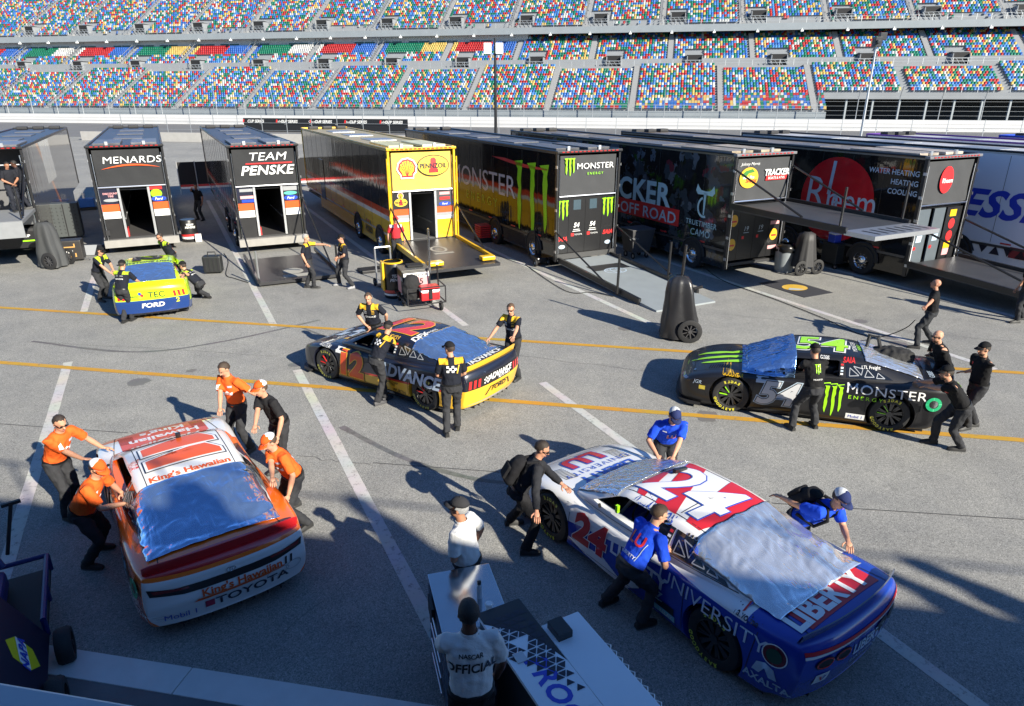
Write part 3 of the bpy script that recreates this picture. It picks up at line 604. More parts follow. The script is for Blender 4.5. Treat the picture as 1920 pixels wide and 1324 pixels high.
for k in range(3): MB().box((1.7, 0.3, 1.2 + k*.42), (2.4, 2.1, 1.58 + k*.42)).build('tool_drawer', mat('drawer_steel', (.3, .31, .32), .3, .7), h, bevel=.01)
MB().tube([(.1, .2, 3.4), (2.4, .2, 3.4)], .03, 8).build('cross_bar', ALU, h)
MB().box((0.05, -0.04, 0.4), (HW - 0.05, 0.0, 1.0)).build('rear_apron', BLACK, h)
rear_print(h, text2d('CUP', 0.1, 0.02), WHITE, 2.0, 0.85); rear_print(h, tri2d([rect(-0.25, -0.02, 0.3, 0.03)]), LIME, 2.1, 0.66, 'lime_strip')
MB().box((0.25, 0.2, 1.2), (0.75, 3.5, 2.3)).build('tool_cabinet', mat('cabinet_grey', (0.15, 0.15, 0.16), 0.4), h)
# --- first black transporter with orange/white stripe
h = hauler(-2.45, 30.3, 'black transporter with orange swoosh banner and open middle door, behind the lime car', BODYMEN, BLACK, DKCLOTH, header=BLACK, sill=0.62)
def penske_rear(h, low):
    for x0, x1 in ((0.1, 0.68), (1.84, 2.4)):
        cabinet(h, x0, x1, 1.9, 2.5, NAVY); cabinet(h, x0, x1, 1.62, 1.895, ORANGE, 'stripe_panel'); cabinet(h, x0, x1, 1.5, 1.615, WHITE, 'stripe_panel'); cabinet(h, x0, x1, 1.36, 1.495, WHITE, 'stripe_panel')
        cabinet(h, x0, x1, 0.62, 1.355, low)
    corridor(h, 0.78, 1.74, 0.62, mat('dark_carpet', (0.03, 0.028, 0.028), 0.95, 0, 0.2, 30), DARK)
    rear_print(h, tri2d([ell(0, 0, 0.26, 0.1)]), BLUE, 2.08, 2.02, 'oval_mark', -0.06); rear_print(h, text2d('Ford', 0.1, 0.01, 0.3), WHITE, 2.08, 2.02, off=-0.055)
    MB().box((0.80, -0.028, 0.645), (0.84, 0.5, 0.95)).build('kick_panel', RED, h)
penske_rear(h, BLACK)
rear_print(h, text2d('MENARDS', 0.25, 0.0, 0.12, 1.25, 1.02), WHITE, 1.42, 3.52)
sw = [(-0.95 + 1.95*i/14, -0.12 + 0.16*math.sin(math.pi*(0.1 + 0.75*i/14))) for i in range(15)]
rear_print(h, tri2d([[(a, b_) for a, b_ in sw] + [(a, b_ + 0.055*math.sin(math.pi*i/14) + 0.006) for i, (a, b_) in reversed(list(enumerate(sw)))]]), ORANGE, 1.3, 3.26, 'swoosh')
for z, tx in ((2.3, 'DISCOUNT'), (2.2, 'TIRE')): rear_print(h, text2d(tx, 0.07, 0.02), PINKW, 0.46, z, off=-0.06)
rear_print(h, tri2d([ell(0, 0, 0.26, 0.06)]), GREY, 0.46, 2.05, 'oval_mark', -0.06)
rear_print(h, tri2d([ell(0, 0, 0.2, 0.16)]), LIME, 2.02, 2.22, 'lime_mark', -0.062); rear_print(h, tri2d([rect(-0.3, -0.03, 0.2, 0.1)]), RED, 2.05, 2.4, 'red_mark', -0.063)
MB().box((-0.05, -0.2, 0.28), (HW + 0.05, -0.02, 0.56)).build('rear_step', mat('dusty_step', (0.3, 0.29, 0.27), 0.7, 0.2, 0.2, 4), h)
MB().box((0.06, -0.14, 0.75), (0.2, -0.08, 0.95)).build('control_box', PLASTIC, h)
# --- second black transporter
h = hauler(2.2, 28.3, 'black transporter with red and white two-line banner, black ramp down', BODYPEN, BLACK, DKCLOTH, header=BLACK, sill=0.62)
penske_rear(h, BLACK)
rear_print(h, text2d('TEAM', 0.30, 0.0, 0.22, 1.3, 1.02), WHITE, 1.42, 3.62); rear_print(h, text2d('PENSKE', 0.34, 0.022, 0.25, 1.15, 1.05), WHITE, 1.35, 3.12)
rear_print(h, tri2d([rect(-0.85, -0.025, 0.85, 0.025, 0.03)]), RED, 1.4, 3.36, 'red_bar')
for x, z, m in ((0.46, 2.38, GREY), (0.46, 2.12, PINKW), (0.5, 1.98, BLUE)): rear_print(h, tri2d([rect(-0.24, -0.05, 0.24, 0.06)]), m, x, z, 'sponsor_mark', -0.06)
rear_print(h, tri2d([rect(-0.26, -0.08, 0.26, 0.08)]), GREY, 2.08, 2.38, 'sponsor_mark', -0.06); rear_print(h, tri2d([ell(0, 0, 0.25, 0.07)]), paint((0.1, 0.5, 0.35)), 2.08, 2.2, 'sponsor_mark', -0.06)
MB().box((-0.05, -0.3, 0.28), (HW + 0.05, -0.02, 0.56)).build('rear_step', mat('dusty_step', (0.3,)*3), h)
GATE_BLK = mat('gate_black', (0.03, 0.03, 0.033), 0.45, 0.1, 0.35, 2)
p = MB().box((-0.05, -5.6, 0.06), (HW + 0.05, -2.0, 0.16)).build('lift_gate', GATE_BLK, h)
for x in (-0.05, HW + 0.05): MB().bar((x, -1.4, 0.2), (x, -5.6, 0.2), 0.08, 0.14).build('side_rail', BLACK, p)
flat('pale_emblem', tri2d([ell(0, 0.1, 0.34, 0.42), rect(-0.42, -0.75, 0.42, -0.35)]), mat('pale_grip', (0.33, 0.32, 0.28), 0.8), p, (1.2, -4.6, 0.165), RX, RY)
for x in (-0.02, HW + 0.02):
    cable(h, (x, -0.1, 2.0), (x, -4.4, 0.25)); MB().tube([(x, -5.4, 0.1), (x, -5.45, 1.15)], 0.035, 8).build('gate_post', ALU if x < 0 else BLACK, h, smooth=True)
# --- yellow transporter
h = hauler(7.1, 24.3, 'yellow and black transporter with pale yellow logo banner and lowered black platform', BODYSH, YELLOW, YLCLOTH, (0.42, 0.34, 0.16), header=YELLOW, sill=0.75)
cabinet(h, 0.1, 0.68, 1.9, 2.5, BLACK); cabinet(h, 1.78, 2.4, 1.9, 2.5, mat('cabinet_dark_grey', (0.06, 0.06, 0.065), 0.4))
for x0, x1 in ((0.1, 0.68), (1.78, 2.4)):
    cabinet(h, x0, x1, 1.68, 1.895, ORANGE, 'stripe_panel'); cabinet(h, x0, x1, 1.56, 1.675, GREY, 'stripe_panel'); cabinet(h, x0, x1, 1.44, 1.555, WHITE, 'stripe_panel'); cabinet(h, x0, x1, 0.75, 1.435, YELLOW)
corridor(h, 0.78, 1.7, 0.75, mat('grey_lino', (0.12, 0.12, 0.12), 0.4), mat('grey_cabinets', (0.16, 0.165, 0.17), 0.3, 0.3, 0.2, 2))
def shell_mark(r, x, z, k, off=0.0):
    n = 13; pts = [(0.45*k*math.cos(R(205 - 230*i/n)) * (1.06 if i % 2 else 1), 0.42*k*math.sin(R(205 - 230*i/n)) * (1.05 if i % 2 else 1)) for i in range(n+1)]
    base = [(0.3*k, -0.32*k), (0.3*k, -0.45*k), (-0.3*k, -0.45*k), (-0.3*k, -0.32*k)]
    rear_print(r, tri2d([[(a*1.16, b_*1.16) for a, b_ in pts + base]]), WHITE, x, z, 'shell_emblem', off)
    rear_print(r, tri2d([pts + base]), RED, x, z, 'shell_emblem', off + 0.004)
    rear_print(r, tri2d([[(a*0.8, b_*0.8) for a, b_ in pts + base]]), paint((0.85, 0.62, 0.03)), x, z, 'shell_emblem', off + 0.008)
    rear_print(r, tri2d([[(-0.008*k, -0.4*k), (0.008*k, -0.4*k), (0.36*k*math.sin(R(a)) + 0.026*k, -0.02*k + 0.36*k*math.cos(R(a))), (0.36*k*math.sin(R(a)) - 0.026*k, -0.02*k + 0.36*k*math.cos(R(a)))] for a in (-70, -46, -23, 0, 23, 46, 70)]), RED, x, z, 'shell_ribs', off + 0.012)
shell_mark(h, 0.68, 3.35, 0.72)
def oval_mark(r, x, z, k, off=0.0):
    rear_print(r, tri2d([ell(0, 0, 0.72*k, 0.44*k)]), BLACK, x, z, 'oval_emblem', off); rear_print(r, tri2d([ell(0, 0, 0.68*k, 0.40*k)]), paint((0.85, 0.60, 0.05)), x, z, 'oval_emblem', off + 0.004)
    rear_print(r, tri2d([[(-0.22*k, -0.3*k), (0.22*k, -0.3*k), (0.22*k, -0.16*k), (0.13*k, -0.1*k), (0.13*k, 0.26*k), (0.06*k, 0.33*k), (-0.06*k, 0.33*k), (-0.13*k, 0.26*k), (-0.13*k, -0.1*k), (-0.22*k, -0.16*k)]]), RED, x, z, 'red_bell', off + 0.008)
    rear_print(r, text2d('PENNZOIL', 0.2*k, 0.035, 0, 0.92), NAVY, x, z, off=off + 0.012)
oval_mark(h, 1.68, 3.4, 0.85)
shell_mark(h, 0.4, 2.38, 0.22, -0.06); oval_mark(h, 0.4, 2.14, 0.36, -0.06)
for z, m in ((2.38, PINKW), (2.2, RED)): rear_print(h, tri2d([rect(-0.2, -0.05, 0.2, 0.05)]), m, 2.1, z, 'sponsor_mark', -0.06)
rear_print(h, tri2d([ell(0, 0, 0.24, 0.08)]), BLUE, 2.1, 2.0, 'oval_mark', -0.06); rear_print(h, text2d('Ford', 0.08, 0.01, 0.3), WHITE, 2.1, 2.0, off=-0.055)
p = platform(h, -4.0, 0.72, 0.55, GATE_BLK, YELLOW)
flat('pale_emblem', tri2d(ring(0, 0.1, 0.3, 0.4, 0.09) + [rect(-0.36, -0.55, 0.36, -0.38)]), mat('pale_grip', (0.3,)*3), p, (1.2, -1.7, 0.655), RX, (0, 0.999, 0.045))
for x in (0.35, 2.2): MB().box((x - 0.24, -3.75, 0.6), (x + 0.24, -3.45, 0.74)).build('wheel_chock', YELLOW, p, bevel=0.03)
MB().tube([(0.0, -4.0, 0.5), (0.0, -4.0, 1.9)], 0.035, 8).build('gate_post', SILVER, h, smooth=True)
for x in (-0.03, HW + 0.03): cable(h, (x, -0.1, 2.0), (x, -2.6, 0.75))
for x in (-0.06, HW + 0.06): MB().tube([(x, -0.13, 0.5), (x, -0.13, 3.7)], 0.03, 8).build('lift_ram', YELLOW, h, smooth=True)
side_print(h, text2d('FORD', 0.26, 0.03, 0.1, 1.1), BLACK, 3.2, 0.68); side_print(h, tri2d([ell(x, 0, 0.07) for x in (-.3, 0, .3)]), BLACK, 3.2, 1.0, 'dot_mark')
MB().box((-0.02, 11.2, 0.8), (0.01, 12.2, 2.75)).build('side_door', BODYBLK, h, bevel=0.008)
# --- black transporter with claw marks
h = hauler(11.85, 20.6, 'black transporter with green claw marks and grey ramp lying on the ground', BODYMON, BLACK, GYCLOTH, (0.03, 0.03, 0.033), sill=0.5)
for k, (x0, x1) in enumerate(((0.1, 0.52), (0.53, 1.2), (1.21, 1.88), (1.89, 2.4))): cabinet(h, x0, x1, 0.55, 2.5, mat('door_black', (0.014, 0.014, 0.015), 0.3), 'rear_door')
for x in (0.3, 2.15): rear_print(h, tri2d(claw(0.62)), LIME, x, 2.05, 'claw_mark', -0.06)
rear_print(h, tri2d(claw(0.55)), LIME, 0.5, 3.5, 'claw_mark'); rear_print(h, text2d('MONSTER', 0.2, 0.0, 0.0, 1.18, 1.02), WHITE, 1.52, 3.53); rear_print(h, text2d('ENERGY', 0.085, 0.0, 0, 1.1, 1.5), LIME, 1.52, 3.27)
for x in (0.86, 1.52):
    rear_print(h, tri2d([rect(-0.15, -0.17, 0.15, 0.17)]), mat('small_pane', (0.05, 0.08, 0.1), 0.1), x, 2.22, 'door_pane', -0.06)
    rear_print(h, text2d('54', 0.16, 0.03, 0.2), WHITE, x, 1.52, off=-0.06); rear_print(h, tri2d([rect(-0.13, -0.01, 0.13, 0.01), rect(-0.16, -0.07, 0.16, -0.05)]), WHITE, x, 1.36, 'small_print', -0.06)
    rear_print(h, tri2d([rect(-0.22, -0.05, -0.1, 0.06)]), RED, x, 1.18, 'red_mark', -0.06); rear_print(h, text2d('TOYOTA', 0.055, 0.0), WHITE, x + 0.08, 1.18, off=-0.06)
for x, z in ((0.28, 1.06), (2.18, 1.18)): rear_print(h, text2d('SAIA', 0.15, 0.035, 0.25), RED, x, z, off=-0.06)
for x, z in ((0.28, 0.78), (2.2, 0.8)): rear_print(h, tri2d([ell(0, 0, 0.13, 0.07)]), PALE, x, z, 'pale_mark', -0.06)
for k, y in enumerate((2.75, 1.7, 0.75)):
    q = [[(a*(1.0), b_) for a, b_ in claw(2.6)[k]]]; cx = sum(a for a, _ in q[0]) / len(q[0]); side_print(h, tri2d([[(a - cx, b_) for a, b_ in q[0]]]), mat('claw_green', (0.24, 0.62, 0.01), 0.3), y - 0.0, 2.1, 'claw_mark')
side_print(h, text2d('MONSTER', 0.85, 0.0, 0.0, 1.22), paint((0.55, 0.56, 0.58)), 6.3, 2.5); side_print(h, text2d('ENERGY', 0.36, 0.0, 0, 1.15, 1.75), paint((0.35, 0.5, 0.03)), 6.3, 1.7)
side_print(h, tri2d([[(-2.4, 0.1), (-1.2, 0.0), (0.5, -0.1), (2.2, -0.05), (2.2, 0.0), (0.5, 0.02), (-1.2, 0.12)]]), RED, 2.8, 3.4, 'red_stroke')
RAMPG = mat('ramp_grey', (0.27, 0.30, 0.315), 0.5, 0.1, 0.12, 2.5)
p = platform(h, -5.7, 0.34, 0.05, RAMPG, BLACK, .12, 2.3)
flat('dark_mat', tri2d([rect(-0.72, -0.75, 0.72, 0.75)]), PLASTIC, p, (1.3, -1.9, 0.243), RX, (0, 0.998, 0.055)); flat('oval_emblem', tri2d(ring(0, 0, 0.42, 0.3, 0.045) + ring(0, 0.0, 0.16, 0.28, 0.04) + ring(0, 0.1, 0.3, 0.13, 0.035)), PALE, p, (1.3, -1.9, 0.248), RX, (0, 0.998, 0.055))
for x, y in ((0.0, -3.9), (HW, -3.2)): MB().tube([(x, y, 0.1), (x + 0.02, y, 1.35)], 0.04, 8).build('gate_post', BLACK, p, smooth=True)
for x in (-0.03, HW + 0.03): cable(h, (x, -0.1, 1.35), (x, -3.3, 0.3))
MB().box((0.05, -0.1, 0.36), (HW - 0.05, -0.02, 0.54)).build('rear_apron', mat('apron_grey', (0.05, 0.05, 0.05), 0.5), h)
# --- camouflage transporter with raised gate
h = hauler(16.4, 17.1, 'dark camouflage transporter with its gate held out level at mid height', camo('transporter_camo'), BLACK, GYCLOTH, (0.16, 0.13, 0.09), header=mat('header_grey', (0.2, 0.2, 0.21), 0.4, 0.3), sill=0.45)
for k, (x0, x1) in enumerate(((0.1, 0.5), (0.51, 1.18), (1.19, 1.86), (1.87, 2.4))): cabinet(h, x0, x1, 0.55, 2.4, mat('door_black', (0.014,)*3), 'rear_door')
rear_print(h, tri2d([ell(0, 0, 0.4, 0.33)]), paint((0.75, 0.42, 0.03)), 0.62, 3.28, 'oval_emblem'); rear_print(h, tri2d([[(-.3, -.05), (-.1, .1), (.2, .16), (.3, .05), (.05, .02), (-.1, -.12)]]), paint((0.05, 0.2, 0.04)), 0.55, 3.4, 'fish_mark', 0.004)
rear_print(h, text2d('Shops', 0.14, 0.02, 0.3), RED, 0.72, 3.2, off=0.008); rear_print(h, text2d('Bass Pro', 0.1, 0.015, 0.3), WHITE, 0.6, 3.3, off=0.008); rear_print(h, text2d('Johnny Morris', 0.1, -0.005, 0.4), WHITE, 0.62, 3.72)
rear_print(h, text2d('TRACKER', 0.2, 0.03, 0.1, 0.9), WHITE, 1.85, 3.42); rear_print(h, tri2d([rect(-0.48, -0.07, 0.45, 0.08, 0.03)]), RED, 1.84, 3.23, 'red_bar'); rear_print(h, text2d('BOATS & ATVS', 0.08, 0.01), WHITE, 1.84, 3.23, off=0.005)
for x in (0.85, 1.5): rear_print(h, text2d('19', 0.16, 0.0, 0.2), PALE, x, 1.6, off=-0.06); rear_print(h, tri2d([rect(-0.18, -0.05, -0.08, 0.05)]), RED, x, 1.3, 'red_mark', -0.06); rear_print(h, tri2d([rect(-0.12, 0, 0.12, 0.02)]), PALE, x, 1.45, 'small_print', -0.06)
for x, z in ((0.25, 1.9), (2.12, 2.1), (2.12, 1.3), (0.25, 1.1)): rear_print(h, tri2d([ell(0, 0, 0.17, 0.2)]), paint((0.75, 0.42, 0.03)), x, z, 'oval_emblem', -0.06); rear_print(h, tri2d([rect(-.1, -.06, .12, .0)]), RED, x, z, 'red_mark', -0.056)
for z in (1.7, 0.85): rear_print(h, tri2d([rect(-0.2, -0.05, 0.2, 0.07)]), PINKW, 2.12, z, 'sponsor_mark', -0.06)
p = platform(h, -5.3, 2.42, 2.35, mat('gate_deck', (0.06, 0.062, 0.066), 0.4, 0.2, 0.3, 1.5), BLACK, -0.08, HW + 0.02)
MB().box((-0.1, -5.45, 2.25), (HW + 0.04, -4.5, 2.37)).build('gate_lip', ALU, p)
for k in range(7): MB().box((0.25 + k*0.33, -5.3, 2.371), (0.33 + k*0.33, -4.75, 2.376)).build('tread_strip', BLACK, p)
for x in (-0.05, HW + 0.03):
    cable(h, (x, -0.05, 3.6), (x, -3.0, 2.5), 0.035)
    MB().tube([(x, -4.3, 2.3), (x + 0.02, -4.3, 3.5)], 0.035, 8).build('gate_post', BLACK, h, smooth=True)
ICE = paint((0.45, 0.66, 0.72))
tk = text2d('TRACKER', 0.82, 0.03, 0.0, 1.12, 1.04); side_print(h, tk, ICE, 3.0 + float(tk[0][:, 0].max()), 2.36); side_print(h, tri2d([rect(-2.6, -0.3, 2.5, 0.3)]), RED, 4.95, 1.62, 'red_bar'); tk = text2d('OFF ROAD', 0.42, 0.015, 0, 1.2, 1.04); side_print(h, tk, PALE, 2.62 + float(tk[0][:, 0].max()), 1.6, off=0.006)
# horned emblem
def tt(k):
    return [[(-0.1*k, 0.55*k), (-0.04*k, -0.6*k), (0.04*k, -0.6*k), (0.1*k, 0.55*k)], [(-0.62*k, 0.95*k), (-0.72*k, 0.6*k), (-0.55*k, 0.42*k), (0, 0.45*k), (0, 0.62*k), (-0.35*k, 0.66*k), (-0.5*k, 0.8*k)], [(0.62*k, 0.95*k), (0.5*k, 0.8*k), (0.35*k, 0.66*k), (0, 0.62*k), (0, 0.45*k), (0.55*k, 0.42*k), (0.72*k, 0.6*k)], *[[(0.52*k*math.cos(a), -0.2*k + 0.55*k*math.sin(a)), (0.40*k*math.cos(a), -0.2*k + 0.43*k*math.sin(a)), (0.40*k*math.cos(a2), -0.2*k + 0.43*k*math.sin(a2)), (0.52*k*math.cos(a2), -0.2*k + 0.55*k*math.sin(a2))] for a, a2 in [(R(110 + 18*i), R(128 + 18*i)) for i in range(10)]]]
side_print(h, tri2d(tt(0.66)), ICE, 1.2, 2.32, 'horned_emblem'); side_print(h, text2d('TRUETIMBER', 0.19, 0.0, 0, 1, 1.06), ICE, 1.28, 1.62); side_print(h, text2d('CAMO', 0.24, 0.0, 0, 1, 1.06), ICE, 1.28, 1.3)
# --- black transporter with big red disc
h = hauler(21.0, 13.8, 'black transporter with big red disc on its side and lowered dark platform', BODYBLK, BLACK, GYCLOTH, (0.2, 0.17, 0.14), header=mat('header_grey', (0.2,)*3), sill=0.6)
DISC = mat('disc_red', (0.55, 0.012, 0.02), 0.15, coat=0.6)
side_print(h, tri2d([ell(0, 0, 1.5, 1.45, 48)]), DISC, 3.0, 2.35, 'red_disc')
side_print(h, text2d('R', 1.15, -0.005, 0.05, 0.95), PALE, 3.85, 2.55, 'lettering', 0.006); side_print(h, text2d('h', 0.95, 0.0, 0.0, 0.9), PALE, 3.12, 2.42, 'lettering', 0.006); side_print(h, tri2d([rect(-0.07, -0.2, 0.06, 0.95, 0.09)]), PALE, 3.32, 2.7, 'letter_stem', 0.006); side_print(h, text2d('eem', 0.95, 0.0, 0.0, 0.8), PALE, 2.28, 2.42, 'lettering', 0.006)
for z, tx, y in ((3.5, 'WATER HEATING', 1.0), (3.2, 'HEATING', 0.56), (2.9, 'COOLING', 0.58)): side_print(h, text2d(tx, 0.17, 0.012, 0, 0.95), PALE, y, z)
rear_print(h, tri2d([ell(0, 0, 0.32, 0.42)]), paint((0.7, 0.03, 0.03)), 1.1, 3.3, 'red_disc'); rear_print(h, text2d('Rheem', 0.15, 0.012, 0, 0.9), WHITE, 1.15, 3.28, off=0.005)
for k, (x0, x1) in enumerate(((0.1, 0.75), (0.95, 1.5))): cabinet(h, x0, x1, 0.65, 2.4, mat('door_slate', (0.10, 0.12, 0.135), 0.3), 'rear_door')
cabinet(h, 1.6, 2.4, 0.65, 2.4, BLACK, 'rear_door')
for z, m in ((2.2, YELLOW), (1.85, RED), (1.45, RED), (1.15, YELLOW), (0.92, PINKW)): rear_print(h, tri2d([rect(-0.18, -0.11, 0.14, 0.11)]) if m != RED else tri2d([ell(0, 0, 0.16, 0.17)]), m, 1.95, z, 'sponsor_mark', -0.06)
for x in (0.4, 1.2): rear_print(h, tri2d([rect(-0.12, -0.1, 0.14, 0.12, 0.03)]), PALE, x, 1.45, 'number_mark', -0.06); rear_print(h, tri2d([rect(-0.18, -0.04, -0.06, 0.06)]), RED, x, 1.15, 'red_mark', -0.06)
p = platform(h, -5.5, 0.72, 0.5, mat('gate_deck', (0.06,)*3), BLACK, -0.05, HW + 0.05)
for x in (-0.04, HW + 0.03): cable(h, (x, -0.08, 1.95), (x, -4.2, 0.75), 0.035)
# --- pale transporter on the right with blue lettering, and more roofs beyond
LAV = gloss('transporter_lavender', (0.72, 0.76, 0.86), [((0.75, 0.76, 0.78), [(0, 0, -1, -1.0)])], 0.25)
h = hauler(25.4, 10.0, 'pale lavender transporter with large blue slanted lettering at the right edge', LAV, BLACK, GYCLOTH, (0.55, 0.55, 0.56), sill=0.6)
side_print(h, text2d('PROGRESSIVE', 0.92, 0.03, 0.35, 1.1, 1.05), paint((0.02, 0.05, 0.50)), 5.35, 2.3)
side_print(h, tri2d([[(k*0.42 - 1.6, -0.14), (k*0.42 - 1.25, -0.14), (k*0.42 - 1.42, 0.16)] if k % 2 else [(k*0.42 - 1.6, 0.16), (k*0.42 - 1.42, -0.14), (k*0.42 - 1.25, 0.16)] for k in range(9)]), NAVY, 3.4, 0.75, 'triangle_pattern')
side_print(h, text2d('XYZ', 0.25, 0.03), NAVY, 2.2, 0.75); side_print(h, tri2d([rect(-0.3, -0.18, 0.3, 0.18)]), paint((0.25, 0.02, 0.03)), 2.8, 0.78, 'dark_badge')
hauler(29.9, 6.6, 'purple-sided transporter whose white roof shows beyond the pale one', gloss('transporter_purple', (0.10, 0.03, 0.22), []), paint((0.1, 0.03, 0.22)), GYCLOTH, (0.6, 0.6, 0.6))
hauler(34.4, 3.2, 'transporter with blue roof edge, farthest right of the row', gloss('transporter_blue', (0.03, 0.08, 0.4), []), BLUE, GYCLOTH, (0.5, 0.53, 0.58))
hauler(38.9, 0.0, 'transporter with pale blue roof, last of the row beyond the blue edged one', gloss('transporter_sky', (0.2, 0.35, 0.5), []), PALE, GYCLOTH, (0.45, 0.5, 0.58))
# ================================================================== stock cars (local: +x forward, +y left)
def loft(rows, mirror_axis=1, cap0=True, cap1=True):
    """rows of half sections (x,y>=0,z) from bottom centre to top centre -> closed mesh"""
    full = []
    for r in rows: full.append([Vector(p) for p in r] + [Vector((p[0], -p[1], p[2])) for p in r[-2:0:-1]])
    b = MB(); n = len(full[0])
    for r in full: b.v += [tuple(p) for p in r]
    for i in range(len(full) - 1):
        for k in range(n): b.f.append((i*n + k, i*n + (k+1) % n, (i+1)*n + (k+1) % n, (i+1)*n + k)); b.mi.append(0)
    h = len(rows[0])
    for row, flip in ((0, 0), (len(full) - 1, 1)):          # cap with quads between mirrored points
        o = row * n
        for k in range(h - 1):
            a, c = o + k, o + k + 1; a2, c2 = o + (n - k) % n, o + (n - k - 1) % n
            f = [a, c, c2, a2]; f = [q for i, q in enumerate(f) if q not in f[:i]]
            b.f.append(tuple(f) if flip else tuple(f[::-1])); b.mi.append(0)
    me = b.mesh('loft'); bm = bmesh.new(); bm.from_mesh(me); bmesh.ops.recalc_face_normals(bm, faces=bm.faces); bm.to_mesh(me); bm.free(); return me
def body_cage():
    S = [(2.42, .50, .17, .38, .42), (2.39, .70, .13, .47, .51), (2.26, .86, .10, .57, .60), (2.0, .95, .10, .68, .70), (1.7, .985, .10, .755, .765), (1.40, .995, .10, .79, .80), (1.1, .985, .10, .80, .85), (0.85, .97, .10, .80, .885), (0.3, .955, .10, .80, .90),
         (-0.4, .96, .10, .82, .92), (-0.95, .98, .10, .86, .93), (-1.4, 1.0, .10, .90, .95), (-1.8, .99, .11, .925, .97), (-2.15, .965, .14, .935, .985), (-2.36, .935, .18, .935, .985), (-2.43, .925, .19, .93, .98), (-2.455, .92, .20, .91, .96), (-2.475, .91, .21, .87, .92), (-2.50, .895, .24, .80, .85), (-2.49, .87, .25, .76, .80)]
    rows = []
    for x, w_, zb, zs, zc in S:
        h = zs - zb; dx = 0
        rows.append([(x, 0, zb), (x, .5*w_, zb), (x, .93*w_, zb), (x, .985*w_, zb + .05), (x, w_, zb + .38*h), (x, .985*w_, zb + .72*h), (x, .955*w_, zs - .03), (x, .88*w_, zs + .012), (x, .5*w_, zc), (x, 0, zc + .006)])
    return loft(rows)
def cabin_cage():
    S = [(1.16, .70, .70, .73, .64, .885), (1.10, .76, .70, .77, .66, .90), (.76, .82, .70, .82, .685, 1.045), (.42, .84, .70, .84, .655, 1.185), (.31, .845, .70, .845, .645, 1.228), (.22, .845, .70, .845, .64, 1.245), (-.25, .845, .70, .845, .625, 1.275), (-.62, .845, .70, .845, .615, 1.272), (-.84, .84, .70, .84, .61, 1.25), (-.92, .835, .70, .835, .61, 1.235), (-1.28, .815, .70, .81, .62, 1.15), (-1.65, .79, .70, .785, .65, 1.055), (-2.02, .755, .70, .75, .66, .965)]
    rows = []
    for x, wb, zb, wm, wt, zt in S:
        zm = max(.86, min(.93, zt - .02)); rows.append([(x, 0, zb), (x, wb*.6, zb), (x, wb, zb), (x, wm, zm - .03), (x, wm*.5 + wt*.5 + .02, (zm + zt - .05)/2), (x, wt + .015, zt - .045), (x, wt*.86, zt - .006), (x, wt*.4, zt + .012), (x, 0, zt + .016)])
    return loft(rows)
def hull_mesh(pts):
    bm = bmesh.new()
    for p in pts: bm.verts.new(p)
    bmesh.ops.convex_hull(bm, input=bm.verts); me = bpy.data.meshes.new('hull'); bm.to_mesh(me); bm.free(); return me
def prism_y(poly, y0, y1):
    n = len(poly); b = MB(); b.add([(x, y0, z) for x, z in poly] + [(x, y1, z) for x, z in poly], [tuple(range(n)), tuple(range(n, 2*n))[::-1]] + [(i, i + n, (i+1) % n + n, (i+1) % n) for i in range(n)])
    me = b.mesh('cut'); bm = bmesh.new(); bm.from_mesh(me); bmesh.ops.recalc_face_normals(bm, faces=bm.faces); bm.to_mesh(me); bm.free(); return me
_dk = mat('cut_dark', (0.01, 0.01, 0.011), 0.8)
def cutter(me): me.materials.append(_dk); return me
AX_F, AX_R, WR = 1.40, -1.394, 0.352
def wheel_cut(x, s):
    b = MB(); n = 36; y0, y1 = .58*s, 1.3*s
    b.add([(x + .405*math.cos(2*math.pi*k/n), y0, .36 + .405*math.sin(2*math.pi*k/n)) for k in range(n)] + [(x + .405*math.cos(2*math.pi*k/n), y1, .36 + .405*math.sin(2*math.pi*k/n)) for k in range(n)], [tuple(range(n)), tuple(range(n, 2*n))[::-1]] + [(i, i + n, (i+1) % n + n, (i+1) % n) for i in range(n)])
    me = b.mesh('cut'); bm = bmesh.new(); bm.from_mesh(me); bmesh.ops.recalc_face_normals(bm, faces=bm.faces); bm.to_mesh(me); bm.free(); return cutter(me)
base = body_cage(); base.materials.append(_dk); base.materials.append(_dk)
def crease(me, n, rows, cols):
    at_ = me.attributes.new('crease_edge', 'FLOAT', 'EDGE'); val = np.zeros(len(me.edges), dtype=np.float32)
    for e in me.edges:
        a, b_ = e.vertices; i, j, ka, kb = a // n, b_ // n, a % n, b_ % n; ka, kb = min(ka, n - ka), min(kb, n - kb)
        if ka == kb and i != j and ka in cols: val[e.index] = cols[ka]
        if i == j and i in rows and min(ka, kb) >= rows[i][1]: val[e.index] = rows[i][0]
    at_.data.foreach_set('value', val)
crease(base, 18, {15: (.85, 4), 17: (.5, 2)}, {2: .8, 6: .45, 7: .35})
sub = evaluate(base, [('SUBSURF', dict(levels=2))])
for v in sub.vertices:                                  # tail bowed in plan, tucked in below
    k = max(0.0, min(1.0, (-1.95 - v.co.x) / .5)); k = k*k*(3 - 2*k); v.co.x += k*(.15*(abs(v.co.y)/.92)**2.6) + k*.10*max(0, (.55 - v.co.z)/.35)
cav = [(x, s*y, z) for s in (1, -1) for x, y, z in ((.76, .72, .34), (-.85, .72, .34), (.80, .75, .90), (-.92, .75, .90), (.28, .55, 1.20), (-.72, .54, 1.205))]
def bools(me, cuts): 
    return evaluate(me, [('BOOLEAN', dict(object=c, operation='DIFFERENCE', solver='EXACT')) for c in cuts])
BODY0 = bools(sub, [wheel_cut(AX_F, 1), wheel_cut(AX_F, -1), wheel_cut(AX_R, 1), wheel_cut(AX_R, -1), cutter(hull_mesh(cav))])
